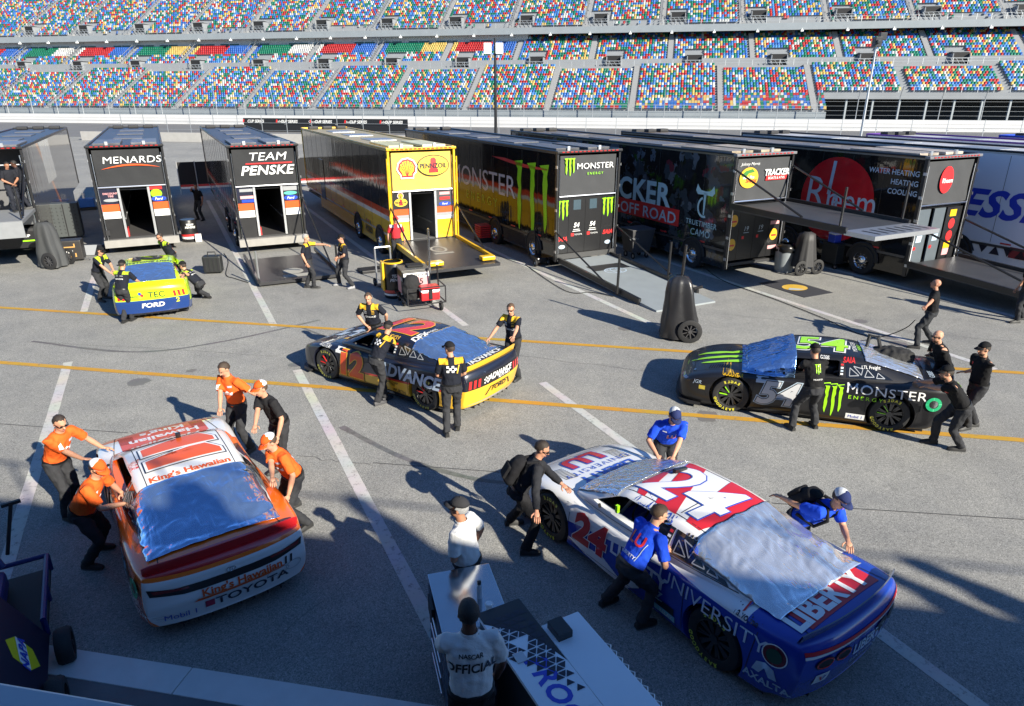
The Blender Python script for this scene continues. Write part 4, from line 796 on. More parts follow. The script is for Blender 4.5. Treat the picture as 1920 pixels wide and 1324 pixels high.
cab = cabin_cage(); cab.materials.append(_dk); crease(cab, 16, {3: (.5, 4), 9: (.45, 4)}, {3: .4, 5: .5, 6: .3}); cabs = evaluate(cab, [('SUBSURF', dict(levels=2))])
WIN = [(.74, .935), (.37, 1.14), (.27, 1.172), (-.42, 1.20), (-.47, 1.185), (-.50, .935)]
CAB0 = bools(cabs, [cutter(hull_mesh(cav)), cutter(prism_y(WIN, -1.4, 1.4))])
for me in (BODY0, CAB0):
    # faces facing into a cut or a wheel well are the dark second material
    me.polygons.foreach_set('use_smooth', [True]*len(me.polygons)); 
    try: me.set_sharp_from_angle(angle=R(40))
    except Exception: pass
NB, NCB = bvh_of(sub), bvh_of(cabs)
def split_mats(me, ref):
    n = 0
    for p in me.polygons:
        h = ref.find_nearest(p.center); d = h[3]; p.material_index = 1 if d > 0.008 else 0
    return me
split_mats(BODY0, NB); split_mats(CAB0, NCB)
for me in (BODY0, CAB0): me.materials.clear()
SKIN = bvh_of(sub, cabs)
# wheels
TY = MB().lathe([(.225, -.15), (.25, -.165), (.33, -.16), (WR, -.12), (WR, .12), (.33, .16), (.26, .168), (.225, .15)], 40, 'y').mesh('tyre', smooth=True); TY.materials.append(mat('slick_rubber', (0.022, 0.022, 0.023), 0.62, 0, 0.3, 20))
rb = MB().lathe([(.235, .15), (.222, .155), (.215, .10), (.205, .02)], 36, 'y')
for k in range(10):
    a = 2*math.pi*k/10
    for da in (-.1, .1): rb.bar((.05*math.cos(a), .11, .05*math.sin(a)), (.215*math.cos(a + da), .125, .215*math.sin(a + da)), .022, .03)
rb.tube([(0, .04, 0), (0, .14, 0)], .055, 12); RIM = rb.mesh('rim'); RIM.materials.append(mat('rim_grey', (0.10, 0.10, 0.105), 0.28, 0.8))
bd = MB().lathe([(.0, .0), (.15, .0), (.15, .03), (.0, .03)], 24, 'y'); DISCM = bd.mesh('brake_disc'); DISCM.materials.append(mat('brake_iron', (0.06, 0.055, 0.05), 0.45, 0.7))
TLET = {}
def tyre_letters(c):
    if c in TLET: return TLET[c]
    out = []
    for word, a0 in (('EAGLE', 90), ('GOODYEAR', -62)):
        n = len(word); b = MB()
        for i, ch in enumerate(word):
            v, f = text2d(ch, 0.05, 0.04); a = R(a0 - (i - (n-1)/2) * 13.0 * (1 if a0 > 0 else 1))
            rad = Vector((math.cos(a), 0, math.sin(a))); tang = Vector((math.sin(a), 0, -math.cos(a)))
            b.add([rad*(.293 + float(y)) + tang*float(x) + Vector((0, .1695, 0)) for x, y in v], [tuple(q) for q in f])
        me = b.mesh('tyre_lettering'); me.materials.append(paint(c)); out.append(me)
    TLET[c] = out; return out
def foil_mat(name, c, rough=0.16, wr=0.55, sc=4.5, metal=.92):
    m, t, b = new_mat(name); N, L = t.nodes.new, t.links.new; tc = N('ShaderNodeTexCoord')
    b.inputs['Base Color'].default_value = (*c, 1); b.inputs['Metallic'].default_value = metal; b.inputs['Roughness'].default_value = rough
    acc = None
    for rz, sc3, amp in ((.5, (sc*.45, sc*1.5, sc), 1.0), (-.9, (sc*.5, sc*1.9, sc), .8), (1.9, (sc*1.6, sc*3.4, sc*2), .45)):
        mp = N('ShaderNodeMapping'); mp.inputs['Rotation'].default_value = (0, 0, rz); mp.inputs['Scale'].default_value = sc3; L(tc.outputs['Object'], mp.inputs['Vector'])
        n3 = N('ShaderNodeTexNoise'); n3.inputs['Scale'].default_value = 1.0; n3.inputs['Detail'].default_value = 2.5; n3.inputs['Distortion'].default_value = .4; L(mp.outputs[0], n3.inputs['Vector'])
        sb = N('ShaderNodeMath'); sb.operation = 'SUBTRACT'; sb.inputs[1].default_value = .5; L(n3.outputs['Fac'], sb.inputs[0]); ab = N('ShaderNodeMath'); ab.operation = 'ABSOLUTE'; L(sb.outputs[0], ab.inputs[0])
        m3 = N('ShaderNodeMath'); m3.operation = 'MULTIPLY'; m3.inputs[1].default_value = amp*2.6; L(ab.outputs[0], m3.inputs[0])
        if acc is None: acc = m3.outputs[0]
        else: ad = N('ShaderNodeMath'); ad.operation = 'ADD'; L(acc, ad.inputs[0]); L(m3.outputs[0], ad.inputs[1]); acc = ad.outputs[0]
    bp = N('ShaderNodeBump'); bp.inputs['Strength'].default_value = wr; bp.inputs['Distance'].default_value = 0.05; L(acc, bp.inputs['Height']); L(bp.outputs['Normal'], b.inputs['Normal']); return m
FOIL_B = foil_mat('blue_film', (0.42, 0.62, 0.90), 0.13, 0.5, 1.8, .9); FOIL_S = foil_mat('silver_film', (0.90, 0.93, 0.96), 0.15, 0.55, 1.9, .82); FOIL_G = foil_mat('grey_film', (0.75, 0.80, 0.86), 0.22, 0.5, 4, .8); TARP = foil_mat('blue_tarp', (0.30, 0.52, 0.90), 0.26, 0.6, 3)
def cover(name, car, m, outline, wr=0.02, seed=0, n=56):
    """loose sheet over the shell: outline(u,v) -> (x,y); u,v in 0..1"""
    P = []
    for i in range(n + 1):
        row = []
        for j in range(n + 1):
            u, v = i/n, j/n; x, y = outline(u, v)
            e = min(u, 1-u, v, 1-v); x += 0.02*noise.noise((u*9, v*9, seed)) * (1 if e < .05 else .3); y += 0.02*noise.noise((u*9, v*9, seed + 9)) * (1 if e < .05 else .3)
            h, hn, ix, d = SKIN.ray_cast(Vector((x, y, 3)), Vector((0, 0, -1))); z = h.z if h else .9
            w1 = abs(noise.noise((u*3 + v*1.2 + seed, v*2.6, 1.3))); w2 = abs(noise.noise((u*8 - v*3 + seed, v*7, 5.1)))
            row.append((x, y, z + 0.016 + wr*max(0, 1.5*(0.42 - w1) + 0.7*(0.35 - w2)) * (1 if e > .02 else .4)))
        P.append(row)
    b = MB().grid(P); me = b.mesh(name, smooth='all'); 
    return link(name, evaluate(me, [('SOLIDIFY', dict(thickness=0.004, offset=1))]), m, car)
X, Y, Z = Vector((1, 0, 0)), Vector((0, 1, 0)), Vector((0, 0, 1))
class Car:
    def __init__(s, label, loc, heading, body, cabin, spoiler, tyre=(0.75, 0.68, 0.06), seatc=(0.02, 0.02, 0.02), rimacc=None, lights='bars'):
        s.r = empty('stock_car', (loc[0], loc[1], 0), R(heading)); tag(s.r, label, 'race car', 'stock cars being pushed by their crews')
        bm_ = BODY0.copy(); s.body = link('body', bm_, [body, _dk], s.r); s.cab = link('cabin', CAB0.copy(), [cabin, _dk], s.r); s.t = 0
        for x in (AX_F, AX_R):
            for sg in (1, -1):
                wh = empty('wheel', (x, .80*sg, WR), 0 if sg > 0 else math.pi); wh.parent = s.r; wh.rotation_euler = (0, 0, 0 if sg > 0 else math.pi)
                link('tyre', TY, None, wh); rm = link('rim', RIM, None, wh); rm.rotation_euler = (0, random.uniform(0, 2), 0); link('brake_disc', DISCM, None, wh); [link('tyre_lettering', q, None, wh) for q in tyre_letters(tyre)]
                if rimacc: MB().bar((.06, .128, .0), (.21, .14, .02), .03, .012).bar((.03, .128, .05), (.12, .14, .17), .03, .012).build('rim_tape', paint(rimacc), wh)
        MB().box((-2.0, -.86, .06), (2.2, .86, .098)).build('underfloor', PLASTIC, s.r)
        # splitter, diffuser, spoiler
        sp = [(2.47*math.cos(R(a)) * (1 if abs(a) < 30 else 1), .0) for a in (0,)]
        b = MB(); pts = [(1.95, .99), (2.2, .95), (2.38, .78), (2.47, .45), (2.49, 0), (2.47, -.45), (2.38, -.78), (2.2, -.95), (1.95, -.99)]; n = len(pts)
        b.add([(x, y, .07) for x, y in pts] + [(x, y, .10) for x, y in pts], [tuple(range(n)), tuple(range(n, 2*n))[::-1]] + [(i, i + n, (i+1) % n + n, (i+1) % n) for i in range(n)]); b.build('splitter', PLASTIC, s.r)
        b = MB(); b.box((-2.3, -.6, .16), (-2.0, .6, .2)); [b.box((-2.32, -.56 + k*.16, .13), (-2.05, -.545 + k*.16, .2)) for k in range(8)]; b.build('diffuser', PLASTIC, s.r)
        g_ = [[], [], [], []]
        for i in range(25):
            y = -.86 + 1.72*i/24; x = -2.36 + .12*(abs(y)/.86)**2.4; zz = SKIN.ray_cast(Vector((x, y, 3)), -Z)[0]; z = zz.z if zz else .95
            g_[0].append((x, y, z - .02)); g_[1].append((x - .05, y, z + .115)); g_[2].append((x - .062, y, z + .113)); g_[3].append((x - .02, y, z - .02))
        MB().grid(g_).build('spoiler', spoiler, s.r)
        # cabin fittings
        b = MB(); cage = [((.68, .62, .4), (.25, .50, 1.165)), ((.68, -.62, .4), (.25, -.50, 1.165)), ((-.5, .6, .4), (-.5, .49, 1.18)), ((-.5, -.6, .4), (-.5, -.49, 1.18)), ((.25, .5, 1.165), (-.5, .49, 1.18)), ((.25, -.5, 1.165), (-.5, -.49, 1.18)), ((-.5, .49, 1.18), (-.5, -.49, 1.18)), ((.25, .5, 1.165), (.25, -.5, 1.165)), ((-.5, .55, .95), (.55, .66, .62)), ((-.5, -.55, .95), (.55, -.66, .62)), ((-.5, .6, .75), (.5, .66, .45))]
        for p, q in cage: b.tube([p, q], .022, 8)
        b.build('roll_cage', mat('cage_grey', (0.16, 0.17, 0.18), 0.4), s.r, smooth=True)
        b = MB(); b.box((-.35, .08, .36), (.15, .58, .5)); b.box((-.45, .1, .4), (-.3, .56, 1.05)); b.box((-.4, .04, .8), (-.15, .12, 1.05)); b.box((-.4, .54, .8), (-.15, .62, 1.05)); b.build('seat', mat('seat_%02x%02x' % (int(seatc[0]*255), int(seatc[2]*255)), seatc, 0.6), s.r, bevel=0.03)
        MB().lathe([(.15 + .014*math.cos(a*math.pi/4), .014*math.sin(a*math.pi/4)) for a in range(9)], 20, 'x', (.32, .33, .8)).build('steering_wheel', PLASTIC, s.r, smooth=True)
        MB().box((.55, -.66, .72), (.74, .66, .86)).build('dashboard', DARK, s.r, bevel=0.02)
        MB().tube([(.56, .85, .98), (.5, .9, 1.0)], .02, 6).build('mirror_stalk', PLASTIC, s.r)
        # glazing: windscreen and quarter windows as panes on the shell
        GL = mat('dark_glazing', (0.012, 0.014, 0.018), 0.05, coat=0.5)
        s.top(tri2d([[(1.03, .62), (.43, .57), (.43, -.57), (1.03, -.62)]]), GL, 'windshield', raw=True); s.top(tri2d([[(-.95, .56), (-1.86, .59), (-1.86, -.59), (-.95, -.56)]]), GL, 'rear_window', raw=True)
        q = [(.56, 1.2 - .02), (.60, .94), (1.38, .955), (1.30, 1.0), (.90, 1.165)]
        for sg in (1, -1):
            v, f = tri2d([[(a if sg > 0 else -a, z) for a, z in q][::1 if sg > 0 else -1]])
            pq = decal('quarter_window', (v, f), GL, s.r, SKIN, (0, 0, 0), -X if sg > 0 else X, Z, .004, .06)
            if sg > 0:
                for tri in ([(.64, .97), (.64, 1.10), (.80, .99)], [(.70, 1.13), (.86, 1.10), (.84, 1.0)], [(.90, .975), (.94, 1.09), (1.06, .985)], [(1.1, .97), (1.12, 1.05), (1.24, .975)]):
                    out = []
                    for i in range(3):
                        (ax, az), (bx, bz) = tri[i], tri[(i+1) % 3]; L_ = math.hypot(bx-ax, bz-az); nx, nz = -(bz-az)/L_*.006, (bx-ax)/L_*.006; out.append([(ax-nx, az-nz), (bx-nx, bz-nz), (bx+nx, bz+nz), (ax+nx, az+nz)])
                    decal('duct_outline', tri2d(out), mat('duct_edge', (0.4, 0.42, 0.44), 0.35, 0.3), pq, SKIN, (0, 0, 0), -X, Z, .009, 0)
        s.left(tri2d([rect(.47, .95, .545, 1.18, -.0)]), BLACK, 'pillar_strip', 0.006)
        for k, zz in enumerate((1.14, 1.09, 1.04, .99)): s.left(tri2d([rect(.485, zz - .014, .53, zz + .014)]), (RED, WHITE, PALE, WHITE)[k], 'pillar_sticker', 0.009)
        LN = mat('panel_gap', (.012, .012, .013), .7)
        for ln in (((2.12, .64), (1.16, .74)), ((2.12, -.64), (1.16, -.74)), ((2.14, .62), (2.14, -.62)), ((.36, .555), (-.86, .535)), ((.36, -.555), (-.86, -.535)), ((-1.98, .66), (-2.32, .70)), ((-1.98, -.66), (-2.32, -.70)), ((-2.0, .66), (-2.0, -.66)), ((-.45, .5), (-.45, .06)), ((-.45, -.5), (-.45, -.06))):
            (ax, ay), (bx, by) = ln; L_ = math.hypot(bx-ax, by-ay); nx, ny = -(by-ay)/L_*.005, (bx-ax)/L_*.005; s.top(tri2d([[(ax-nx, ay-ny), (bx-nx, by-ny), (bx+nx, by+ny), (ax+nx, ay+ny)]]), LN, 'panel_gap', .004, raw=True, step=.1)
        for ln in (((-1.02, .22), (-1.0, .80)), ((.98, .22), (.95, .84)), ((-.95, .22), (.95, .20)), ((1.82, .25), (1.9, .92)), ((-.9, .86), (1.5, .955)), ((-1.85, .28), (-1.98, .6))):
            (ax, ay), (bx, by) = ln; L_ = math.hypot(bx-ax, by-ay); nx, ny = -(by-ay)/L_*.004, (bx-ax)/L_*.004; s.left(tri2d([[(ax-nx, ay-ny), (bx-nx, by-ny), (bx+nx, by+ny), (ax+nx, ay+ny)]]), LN, 'panel_gap', .004, step=.1)
        # fuel filler, headlights, hood louvres, hood pins
        for sx in (.52, -.52):
            for k in range(9): s.top(tri2d([[(1.45 + k*.045, sx - .1), (1.465 + k*.045, sx - .1), (1.505 + k*.045, sx + .1), (1.49 + k*.045, sx + .1)]]), _dk, 'hood_louvre', .006, raw=True)
        for sx in (.55, -.55, 0): s.top(tri2d([ell(2.12, sx, .022, .022, 8)]), SILVER, 'hood_pin', .012, raw=True)
        for sg in (1, -1):
            v, f = tri2d([[(.42*sg, .50), (.78*sg, .53), (.80*sg, .57), (.45*sg, .56)][::1 if sg > 0 else -1]]); decal('headlight', (v, f), mat('headlight', (0.25, 0.27, 0.3), 0.1, coat=1), s.r, SKIN, (0, 0, 0), Y, Z, .006, .05)
        if lights == 'bars':
            for sg in (1, -1):
                for k in range(3): s.rear(tri2d([rect(sg*(.80 - .11*k) - .03, .63, sg*(.80 - .11*k) + .03, .79, -.02*sg)]), mat('tail_lamp_red', (0.6, 0.02, 0.02), 0.15, coat=1), 'tail_light', .014)
    def top(s, sh, m, name='lettering', off=.008, raw=False, O=(0, 0, 0), U=None, V=None, step=.07):
        if raw: return decal(name, sh, m, s.r, SKIN, O, X, Y, off, step)
        return decal(name, sh, m, s.r, SKIN, O, U or -X, V or -Y, off, step)
    def left(s, sh, m, name='lettering', off=.006, O=(0, 0, 0), step=.07): return decal(name, sh, m, s.r, SKIN, O, -X, Z, off, step)      # shape u = distance aft
    def rear(s, sh, m, name='lettering', off=.008, O=(0, 0, 0), step=.08, tilt=0.0): return decal(name, sh, m, s.r, SKIN, O, -Y, Z, off, step)
    def roofnum(s, tx, x, h, face, edge, edge2=None, sx=1.1, bold=.035, shear=0.12, y=0):
        if edge2: s.top(text2d(tx, h, bold + .045, shear, sx), edge2, 'roof_number_edge', .006, O=(x, y, 0))
        s.top(text2d(tx, h, bold + .014, shear, sx), edge, 'roof_number_edge', .010, O=(x, y, 0)); s.top(text2d(tx, h, bold, shear, sx), face, 'roof_number', .014, O=(x, y, 0))
    def doornum(s, tx, x, z, h, face, edge, edge2=None, sx=1.1, bold=.035, shear=.12):
        if edge2: s.left(text2d(tx, h, bold + .045, shear, sx), edge2, 'door_number_edge', .005, O=(x, 0, z))
        s.left(text2d(tx, h, bold + .02, shear, sx), edge, 'door_number_edge', .008, O=(x, 0, z)); s.left(text2d(tx, h, bold, shear, sx), face, 'door_number', .011, O=(x, 0, z))
LIMEN = paint((0.36, 0.80, 0.01)); DKBL = paint((0.01, 0.02, 0.20)); SATB = region_paint('satin_black', (0.011, 0.011, 0.013), [], .36, .35)
# --- 54
c = Car('matte black stock car number 54 with green claw marks, blue sheet on its windshield', (5.89, 12.63), 162.0, SATB, SATB, BLACK, rimacc=(0.3, 0.75, 0.02))
c.top(tri2d([[(a*.9, b) for a, b in p] for p in claw(1.15)]), LIMEN, 'claw_mark', .008, O=(1.62, 0, 0), U=Y, V=-X)
c.roofnum('54', -.18, .72, LIMEN, BLACK, WHITE, .95, .02, .15); c.top(text2d('MONSTER', .085, 0.0), WHITE, O=(-.76, 0, 0), U=-Y, V=X); c.top(text2d('ENERGY', .06, .0), LIMEN, O=(-.85, 0, 0), U=-Y, V=X)
c.doornum('54', .55, .52, .44, paint((0.55, 0.56, 0.58)), BLACK, PALE, 1.15, .03, .28)
c.left(tri2d([[(a*.8, b) for a, b in p] for p in claw(.58)]), LIMEN, 'claw_mark', O=(-.42, 0, .5)); c.left(text2d('MONSTER', .17, 0.0, 0, 1.2, 1.05), WHITE, O=(-1.28, 0, .78)); c.left(text2d('ENERGY', .07, .0, 0, 1.2, 1.5), LIMEN, O=(-.95, 0, .62))
c.left(tri2d([rect(-.16, -.055, .16, .055)]), WHITE, 'sticker', O=(-.83, 0, .24)); c.left(text2d('Mobil 1', .06, 0.0), BLUE, off=.009, O=(-.83, 0, .24))
c.left(text2d('GOODYEAR', .05, .015, .2), YELLOW, O=(1.40, 0, .775), step=.03); c.left(tri2d([rect(-.11, -.05, .11, .06)]), PALE, 'sticker', O=(.86, 0, .74)); c.left(text2d('SAIA', .075, .02, .2), RED, O=(-.62, 0, 1.215)); c.left(text2d('LTL Freight', .05, .005), WHITE, O=(-1.0, 0, 1.13)); c.left(text2d('JGR', .07, .0, .2), PALE, O=(2.05, 0, .55)); c.left(tri2d([rect(-.06, -.04, .06, .04)]), paint((.5, .4, .05)), 'sticker', O=(1.95, 0, .45))
c.left(tri2d(ring(0, 0, .13, .13, .055)), paint((0.02, 0.35, 0.15)), 'filler_ring', .02, O=(-2.05, 0, .66)); c.left(tri2d([ell(0, 0, .075)]), SILVER, 'filler_cap', .012, O=(-2.05, 0, .66))
c.left(text2d('GIBBS', .045, .01), WHITE, O=(-.2, 0, 1.225)); c.top(text2d('GIBBS', .09, .01), PALE, O=(-2.08, .3, 0), U=-Y, V=X)
cover('windshield_sheet', c.r, TARP, lambda u, v: (1.24 - .95*u, (-.72 + 1.56*v) * (1 + .05*math.sin(u*3))), .03, 3); cover('rear_window_film', c.r, FOIL_S, lambda u, v: (-.9 - 1.0*u, -.6 + 1.2*v), .012, 4)
# --- 12
B12 = region_paint('navy_over_yellow', (0.010, 0.012, 0.024), [((0.45, 0.03, 0.02), [(-.06, 0, -1, -.44), (-1, 0, 0, -1.05)]), ((0.72, 0.42, 0.03), [(-.06, 0, -1, -.40), (-1, 0, 0, -1.05)]), ((0.74, 0.43, 0.03), [(0, 0, -1, -.60), (-1, 0, 0, 2.3)]), ((0.012, 0.012, 0.014), [(0, 0, -1, -.20)])], .3, .5)
c = Car('navy and yellow stock car number 12 with blue film over its rear window', (-2.33, 13.80), 145.8, B12, region_paint('navy_cabin', (0.010, 0.013, 0.028), [], .3, .5), region_paint('yellow_spoiler', (0.74, 0.43, 0.03), [], .3, .4), (0.5, 0.5, 0.1), rimacc=(0.5, 0.02, 0.02))
OY = paint((0.85, 0.5, 0.04)); RD12 = paint((0.58, 0.035, 0.035)); RO12 = paint((0.68, 0.08, 0.02))
c.roofnum('12', -.2, .84, RD12, OY, None, .98, .035, .1); c.doornum('12', .62, .53, .50, RO12, OY, BLACK, 1.1, .055, .08)
b_ = []
for i in range(4):
    for j in range(3):
        if (i + j) % 2 == 0: b_.append([(1.05 + .22*i + .05*j, -.55 + .28*j), (1.27 + .22*i + .05*j, -.55 + .28*j), (1.30 + .22*i + .05*j, -.27 + .28*j), (1.08 + .22*i + .05*j, -.27 + .28*j)])
c.top(tri2d(b_), PALE, 'chequer_print', .006, raw=True); c.top(tri2d([[(1.05, .3), (1.25, .3), (1.35, .48), (1.15, .48)]]), OY, 'yellow_mark', .006, raw=True)
c.top(text2d('ADVANCE', .16, .03, .2, .9), PALE, O=(1.95, 0, 0), U=Y, V=-X)
c.left(text2d('/ADVANCE', .25, .04, .25, 1.0), paint((0.42, 0.52, 0.66)), O=(-.95, 0, .65)); c.left(text2d('GOODYEAR', .05, .015, .2), WHITE, O=(1.45, 0, .775), step=.03); c.left(tri2d([rect(-.11, -.05, .11, .06)]), WHITE, 'sticker', O=(.98, 0, .75))
for z, tx in ((.40, 'DISCOUNT'), (.35, 'TIRE')): c.left(text2d(tx, .045, .015), BLACK, O=(-.55, 0, z))
c.left(text2d('WURTH', .07, .015), BLACK, O=(-.72, 0, .25)); c.left(text2d('FORD', .06, .015), WHITE, O=(-.45, 0, .15)); c.left(text2d('MENCS 9', .05, .01), OY, O=(-.35, 0, 1.23))
c.top(text2d('DEX', .16, .035, .15), WHITE, O=(-.82, .36, 0), U=-Y, V=X); c.top(text2d('IMAGING', .06, .01), WHITE, O=(-.82, .02, 0), U=-Y, V=X); c.top(text2d('/ADVANCE', .17, .035, .2, .9), WHITE, O=(-2.12, -.05, 0), U=-Y, V=X)
c.rear(tri2d([rect(-.88, .60, .88, .82)]), BLACK, 'rear_band', .004); c.rear(text2d('ADVANCE', .12, .03, .2), WHITE, off=.012, O=(0, -.08, .74)); c.rear(text2d('AUTO PARTS', .05, .015), WHITE, off=.012, O=(0, -.2, .655)); c.rear(tri2d([rect(-.08 + .04*(i % 2) + .08*k, -.05 + .033*i, -.045 + .04*(i % 2) + .08*k, -.02 + .033*i) for i in range(4) for k in range(2)]), WHITE, 'chequer_print', .012, O=(0, .36, .70))
c.rear(text2d('FORD', .1, .02, .1, 1.3), BLACK, off=.01, O=(0, -.05, .47)); c.rear(tri2d([[(-.42, -.1), (-.3, .07), (.3, .07), (.42, -.1), (.38, -.1), (.28, .05), (-.28, .05), (-.38, -.1)]]), BLACK, 'plate_outline', .01, O=(0, -.05, .47)); c.rear(tri2d([rect(-.8, .20, .8, .28)]), GREY, 'lower_trim', .006)
cover('rear_window_film', c.r, FOIL_B, lambda u, v: (-.9 - 1.18*u, (-.70 + 1.42*v)), .03, 11)
# --- 24
BL24 = (0.012, 0.045, 0.36)
B24 = region_paint('blue_white', BL24, [((0.78, 0.78, 0.77), [(0.16, 0, 1, .69), (1, 0, 0, -.6)]), ((0.78, 0.78, 0.77), [(0.0, 0, 1, .845), (1, 0, 0, -1.75), (-1, 0, 0, .5)]), ((0.78, 0.78, 0.77), [(.3, 0, 1, 1.0), (1, 0, 0, .9)])], .22, .8)
W24 = region_paint('white_cabin', (0.78, 0.78, 0.77), [], .25, .7)
c = Car('white and blue stock car number 24 with crinkled silver film over its rear window', (2.13, 7.47), 125.6, B24, W24, mat('clear_spoiler_grey', (0.12, 0.13, 0.16), 0.15, 0, .1, coat=.6), (0.62, 0.68, 0.08), (0.05, 0.05, 0.06), lights='none')
CAR24 = c.r; R24 = paint((0.55, 0.02, 0.03)); D24 = paint((0.03, 0.09, 0.50)); W2 = paint((0.78, 0.78, 0.77))
c.top(tri2d([[(.33, -.56), (.05, -.56), (-.42, .56), (-.1, .56)], [(-.35, -.56), (-.86, -.56), (-.92, .1), (-.78, .56), (-.58, .56)], [(.34, -.3), (.36, .3), (.2, .56), (.08, .56)]]), R24, 'red_sweep', .005, raw=True)
c.roofnum('24', -.22, .86, W2, D24, None, .92, .02, .1)
c.doornum('24', .60, .56, .40, R24, W2, None, 1.05, .05, .1); c.left(tri2d([[(-1.0, .30), (-.35, .36), (.1, .15), (.1, .12), (-.2, .12), (-.7, .2)], [(-.98, .62), (-.2, .74), (0, .8), (-1.0, .8)], [(.0, .1), (.3, .3), (.34, .45), (.1, .35)]]), W2, 'white_sweep', .004)
c.left(text2d('LIBERTY', .17, .03, 0, 1.1), paint((.7, .72, .75)), O=(-.25, 0, .60)); c.left(text2d('UNIVERSITY', .17, -.004, 0, 1.15), paint((.62, .68, .78)), O=(-1.3, 0, .72))
c.left(text2d('AXALTA', .09, .03), PALE, O=(-2.05, 0, .33)); c.left(tri2d([[(-.13, 0), (-.09, .12), (0, .16), (.09, .12), (.13, 0), (.05, 0), (0, .09), (-.05, 0)]]), PALE, 'sponsor_mark', O=(-2.03, 0, .41)); c.left(tri2d(ring(0, 0, .13, .125, .012)), WHITE, 'filler_ring', .008, O=(-2.1, 0, .70)); c.left(tri2d([ell(0, 0, .125, .12)]), paint((.16, .01, .02)), 'filler_surround', .006, O=(-2.1, 0, .70)); c.left(tri2d([ell(0, 0, .08)]), paint((.01, .06, .03)), 'filler_cap', .014, O=(-2.1, 0, .70))
c.left(text2d('Z', .12, .02), PALE, O=(-.62, 0, .42)); c.left(tri2d([rect(-.16, -.04, .16, .04)]), paint((.3, .6, .65)), 'sponsor_mark', O=(-.72, 0, .25)); c.left(text2d('RELAY', .05, .015), WHITE, off=.009, O=(-.75, 0, .25)); c.left(tri2d([rect(-.14, -.05, .14, .05)]), paint((.02, .02, .03)), 'sponsor_mark', O=(-.72, 0, .34))
c.left(text2d('WILLIAM BYRON', .06, .012, .15), D24, O=(-.15, 0, 1.225)); c.left(text2d('Hendrick', .09, .015, .25), D24, O=(-1.05, 0, 1.10)); c.left(text2d('Valvoline', .06, .012), NAVY, O=(-1.72, 0, .90)); c.left(tri2d([[(-.06, .06), (-.02, .06), (.02, -.05), (0, -.06)]]), RED, 'v_mark', O=(-1.66, 0, .97)); c.left(tri2d([[(.06, .06), (.02, .06), (-.0, -.04), (.0, -.06)]]), D24, 'v_mark', O=(-1.66, 0, .97)); c.left(tri2d([rect(-.1 + .025*(2*k + i % 2), -.04 + .025*i, -.075 + .025*(2*k + i % 2), -.015 + .025*i) for i in range(3) for k in range(4)]), BLACK, 'chequer_print', O=(-.80, 0, 1.165)); c.left(tri2d([rect(-.11, -.05, .11, .06)]), WHITE, 'sticker', O=(.98, 0, .72))
c.top(text2d('LIBERTY', .19, .035, 0, 1.05), D24, O=(1.28, 0, 0), U=Y, V=-X); c.top(text2d('UNIVERSITY', .12, -.008, 0, 1.15, 1.2), D24, O=(1.52, 0, 0), U=Y, V=-X); c.top(text2d('LU', .34, .085, 0, 1.2), D24, 'emblem_edge', .006, O=(1.85, 0, 0), U=Y, V=-X); c.top(text2d('LU', .34, .045, 0, 1.2), R24, 'emblem', .010, O=(1.85, 0, 0), U=Y, V=-X)
c.top(tri2d([rect(-2.26, -.62, -1.92, .62)]), R24, 'deck_panel', .005, raw=True); c.top(text2d('LIBERTY', .26, .04, 0, .98), W2, off=.01, O=(-2.08, .1, 0), U=-Y, V=X)
for y0 in (.62, .36): c.rear(tri2d([ell(0, 0, .12, .07)]), BLACK, 'tail_light', .008, O=(0, y0, .70)); c.rear(tri2d(ring(0, 0, .11, .06, .015)), mat('tail_lamp_red', (.6, .02, .02)), 'tail_light_ring', .012, O=(0, y0, .70))
for y0 in (-.62, -.36): c.rear(tri2d([ell(0, 0, .12, .07)]), BLACK, 'tail_light', .008, O=(0, y0, .70))
c.rear(tri2d([rect(-.86, .835, .86, .875)]), R24, 'red_strip', .006); c.rear(tri2d([rect(-.86, .80, .86, .83)]), W2, 'white_strip', .006)
c.rear(text2d('LIBERTY', .12, .03, .1), PALE, O=(0, -.12, .66)); c.rear(text2d('UNIVERSITY', .07, -.002, 0, 1, 1.3), PALE, O=(0, -.12, .53)); c.rear(text2d('CHEVROLET', .07, .02, .1, 1.1), paint((.02, .03, .1)), O=(0, -.2, .38)); c.rear(tri2d([rect(-.09, -.07, .09, .07)]), WHITE, 'sticker', O=(0, .62, .50)); c.rear(tri2d([[(-.05, .04), (-.02, .04), (.01, -.03), (0, -.04)]]), RED, 'v_mark', .012, O=(0, .62, .50)); c.rear(tri2d([[(.05, .04), (.02, .04), (0, -.02), (.0, -.04)]]), BLUE, 'v_mark', .012, O=(0, .62, .50))
MB().tube([(-.15, .58, .95), (-.42, .45, 1.1)], .045, 10).build('window_bar', SILVER, c.r, smooth=True)
for q in ((.28, .84, 1.0), (-.1, .80, .5)): MB().box((q[0] - .02, q[1] - .05, q[2]), (q[0] + .02, q[1] - .01, q[2] + .1)).build('lime_pull', LIMEN, c.r)
cover('windshield_sheet', c.r, FOIL_G, lambda u, v: (1.14 - .74*u, -.70 + 1.40*v), .012, 21); cover('rear_window_film', c.r, FOIL_S, lambda u, v: (-.86 - 1.14*u, -.74 + 1.5*v), .035, 22)
MB().bar((.2, -.33, 1.27), (.2, -.10, 1.31), .05, .05).build('roof_camera', BLACK, c.r)
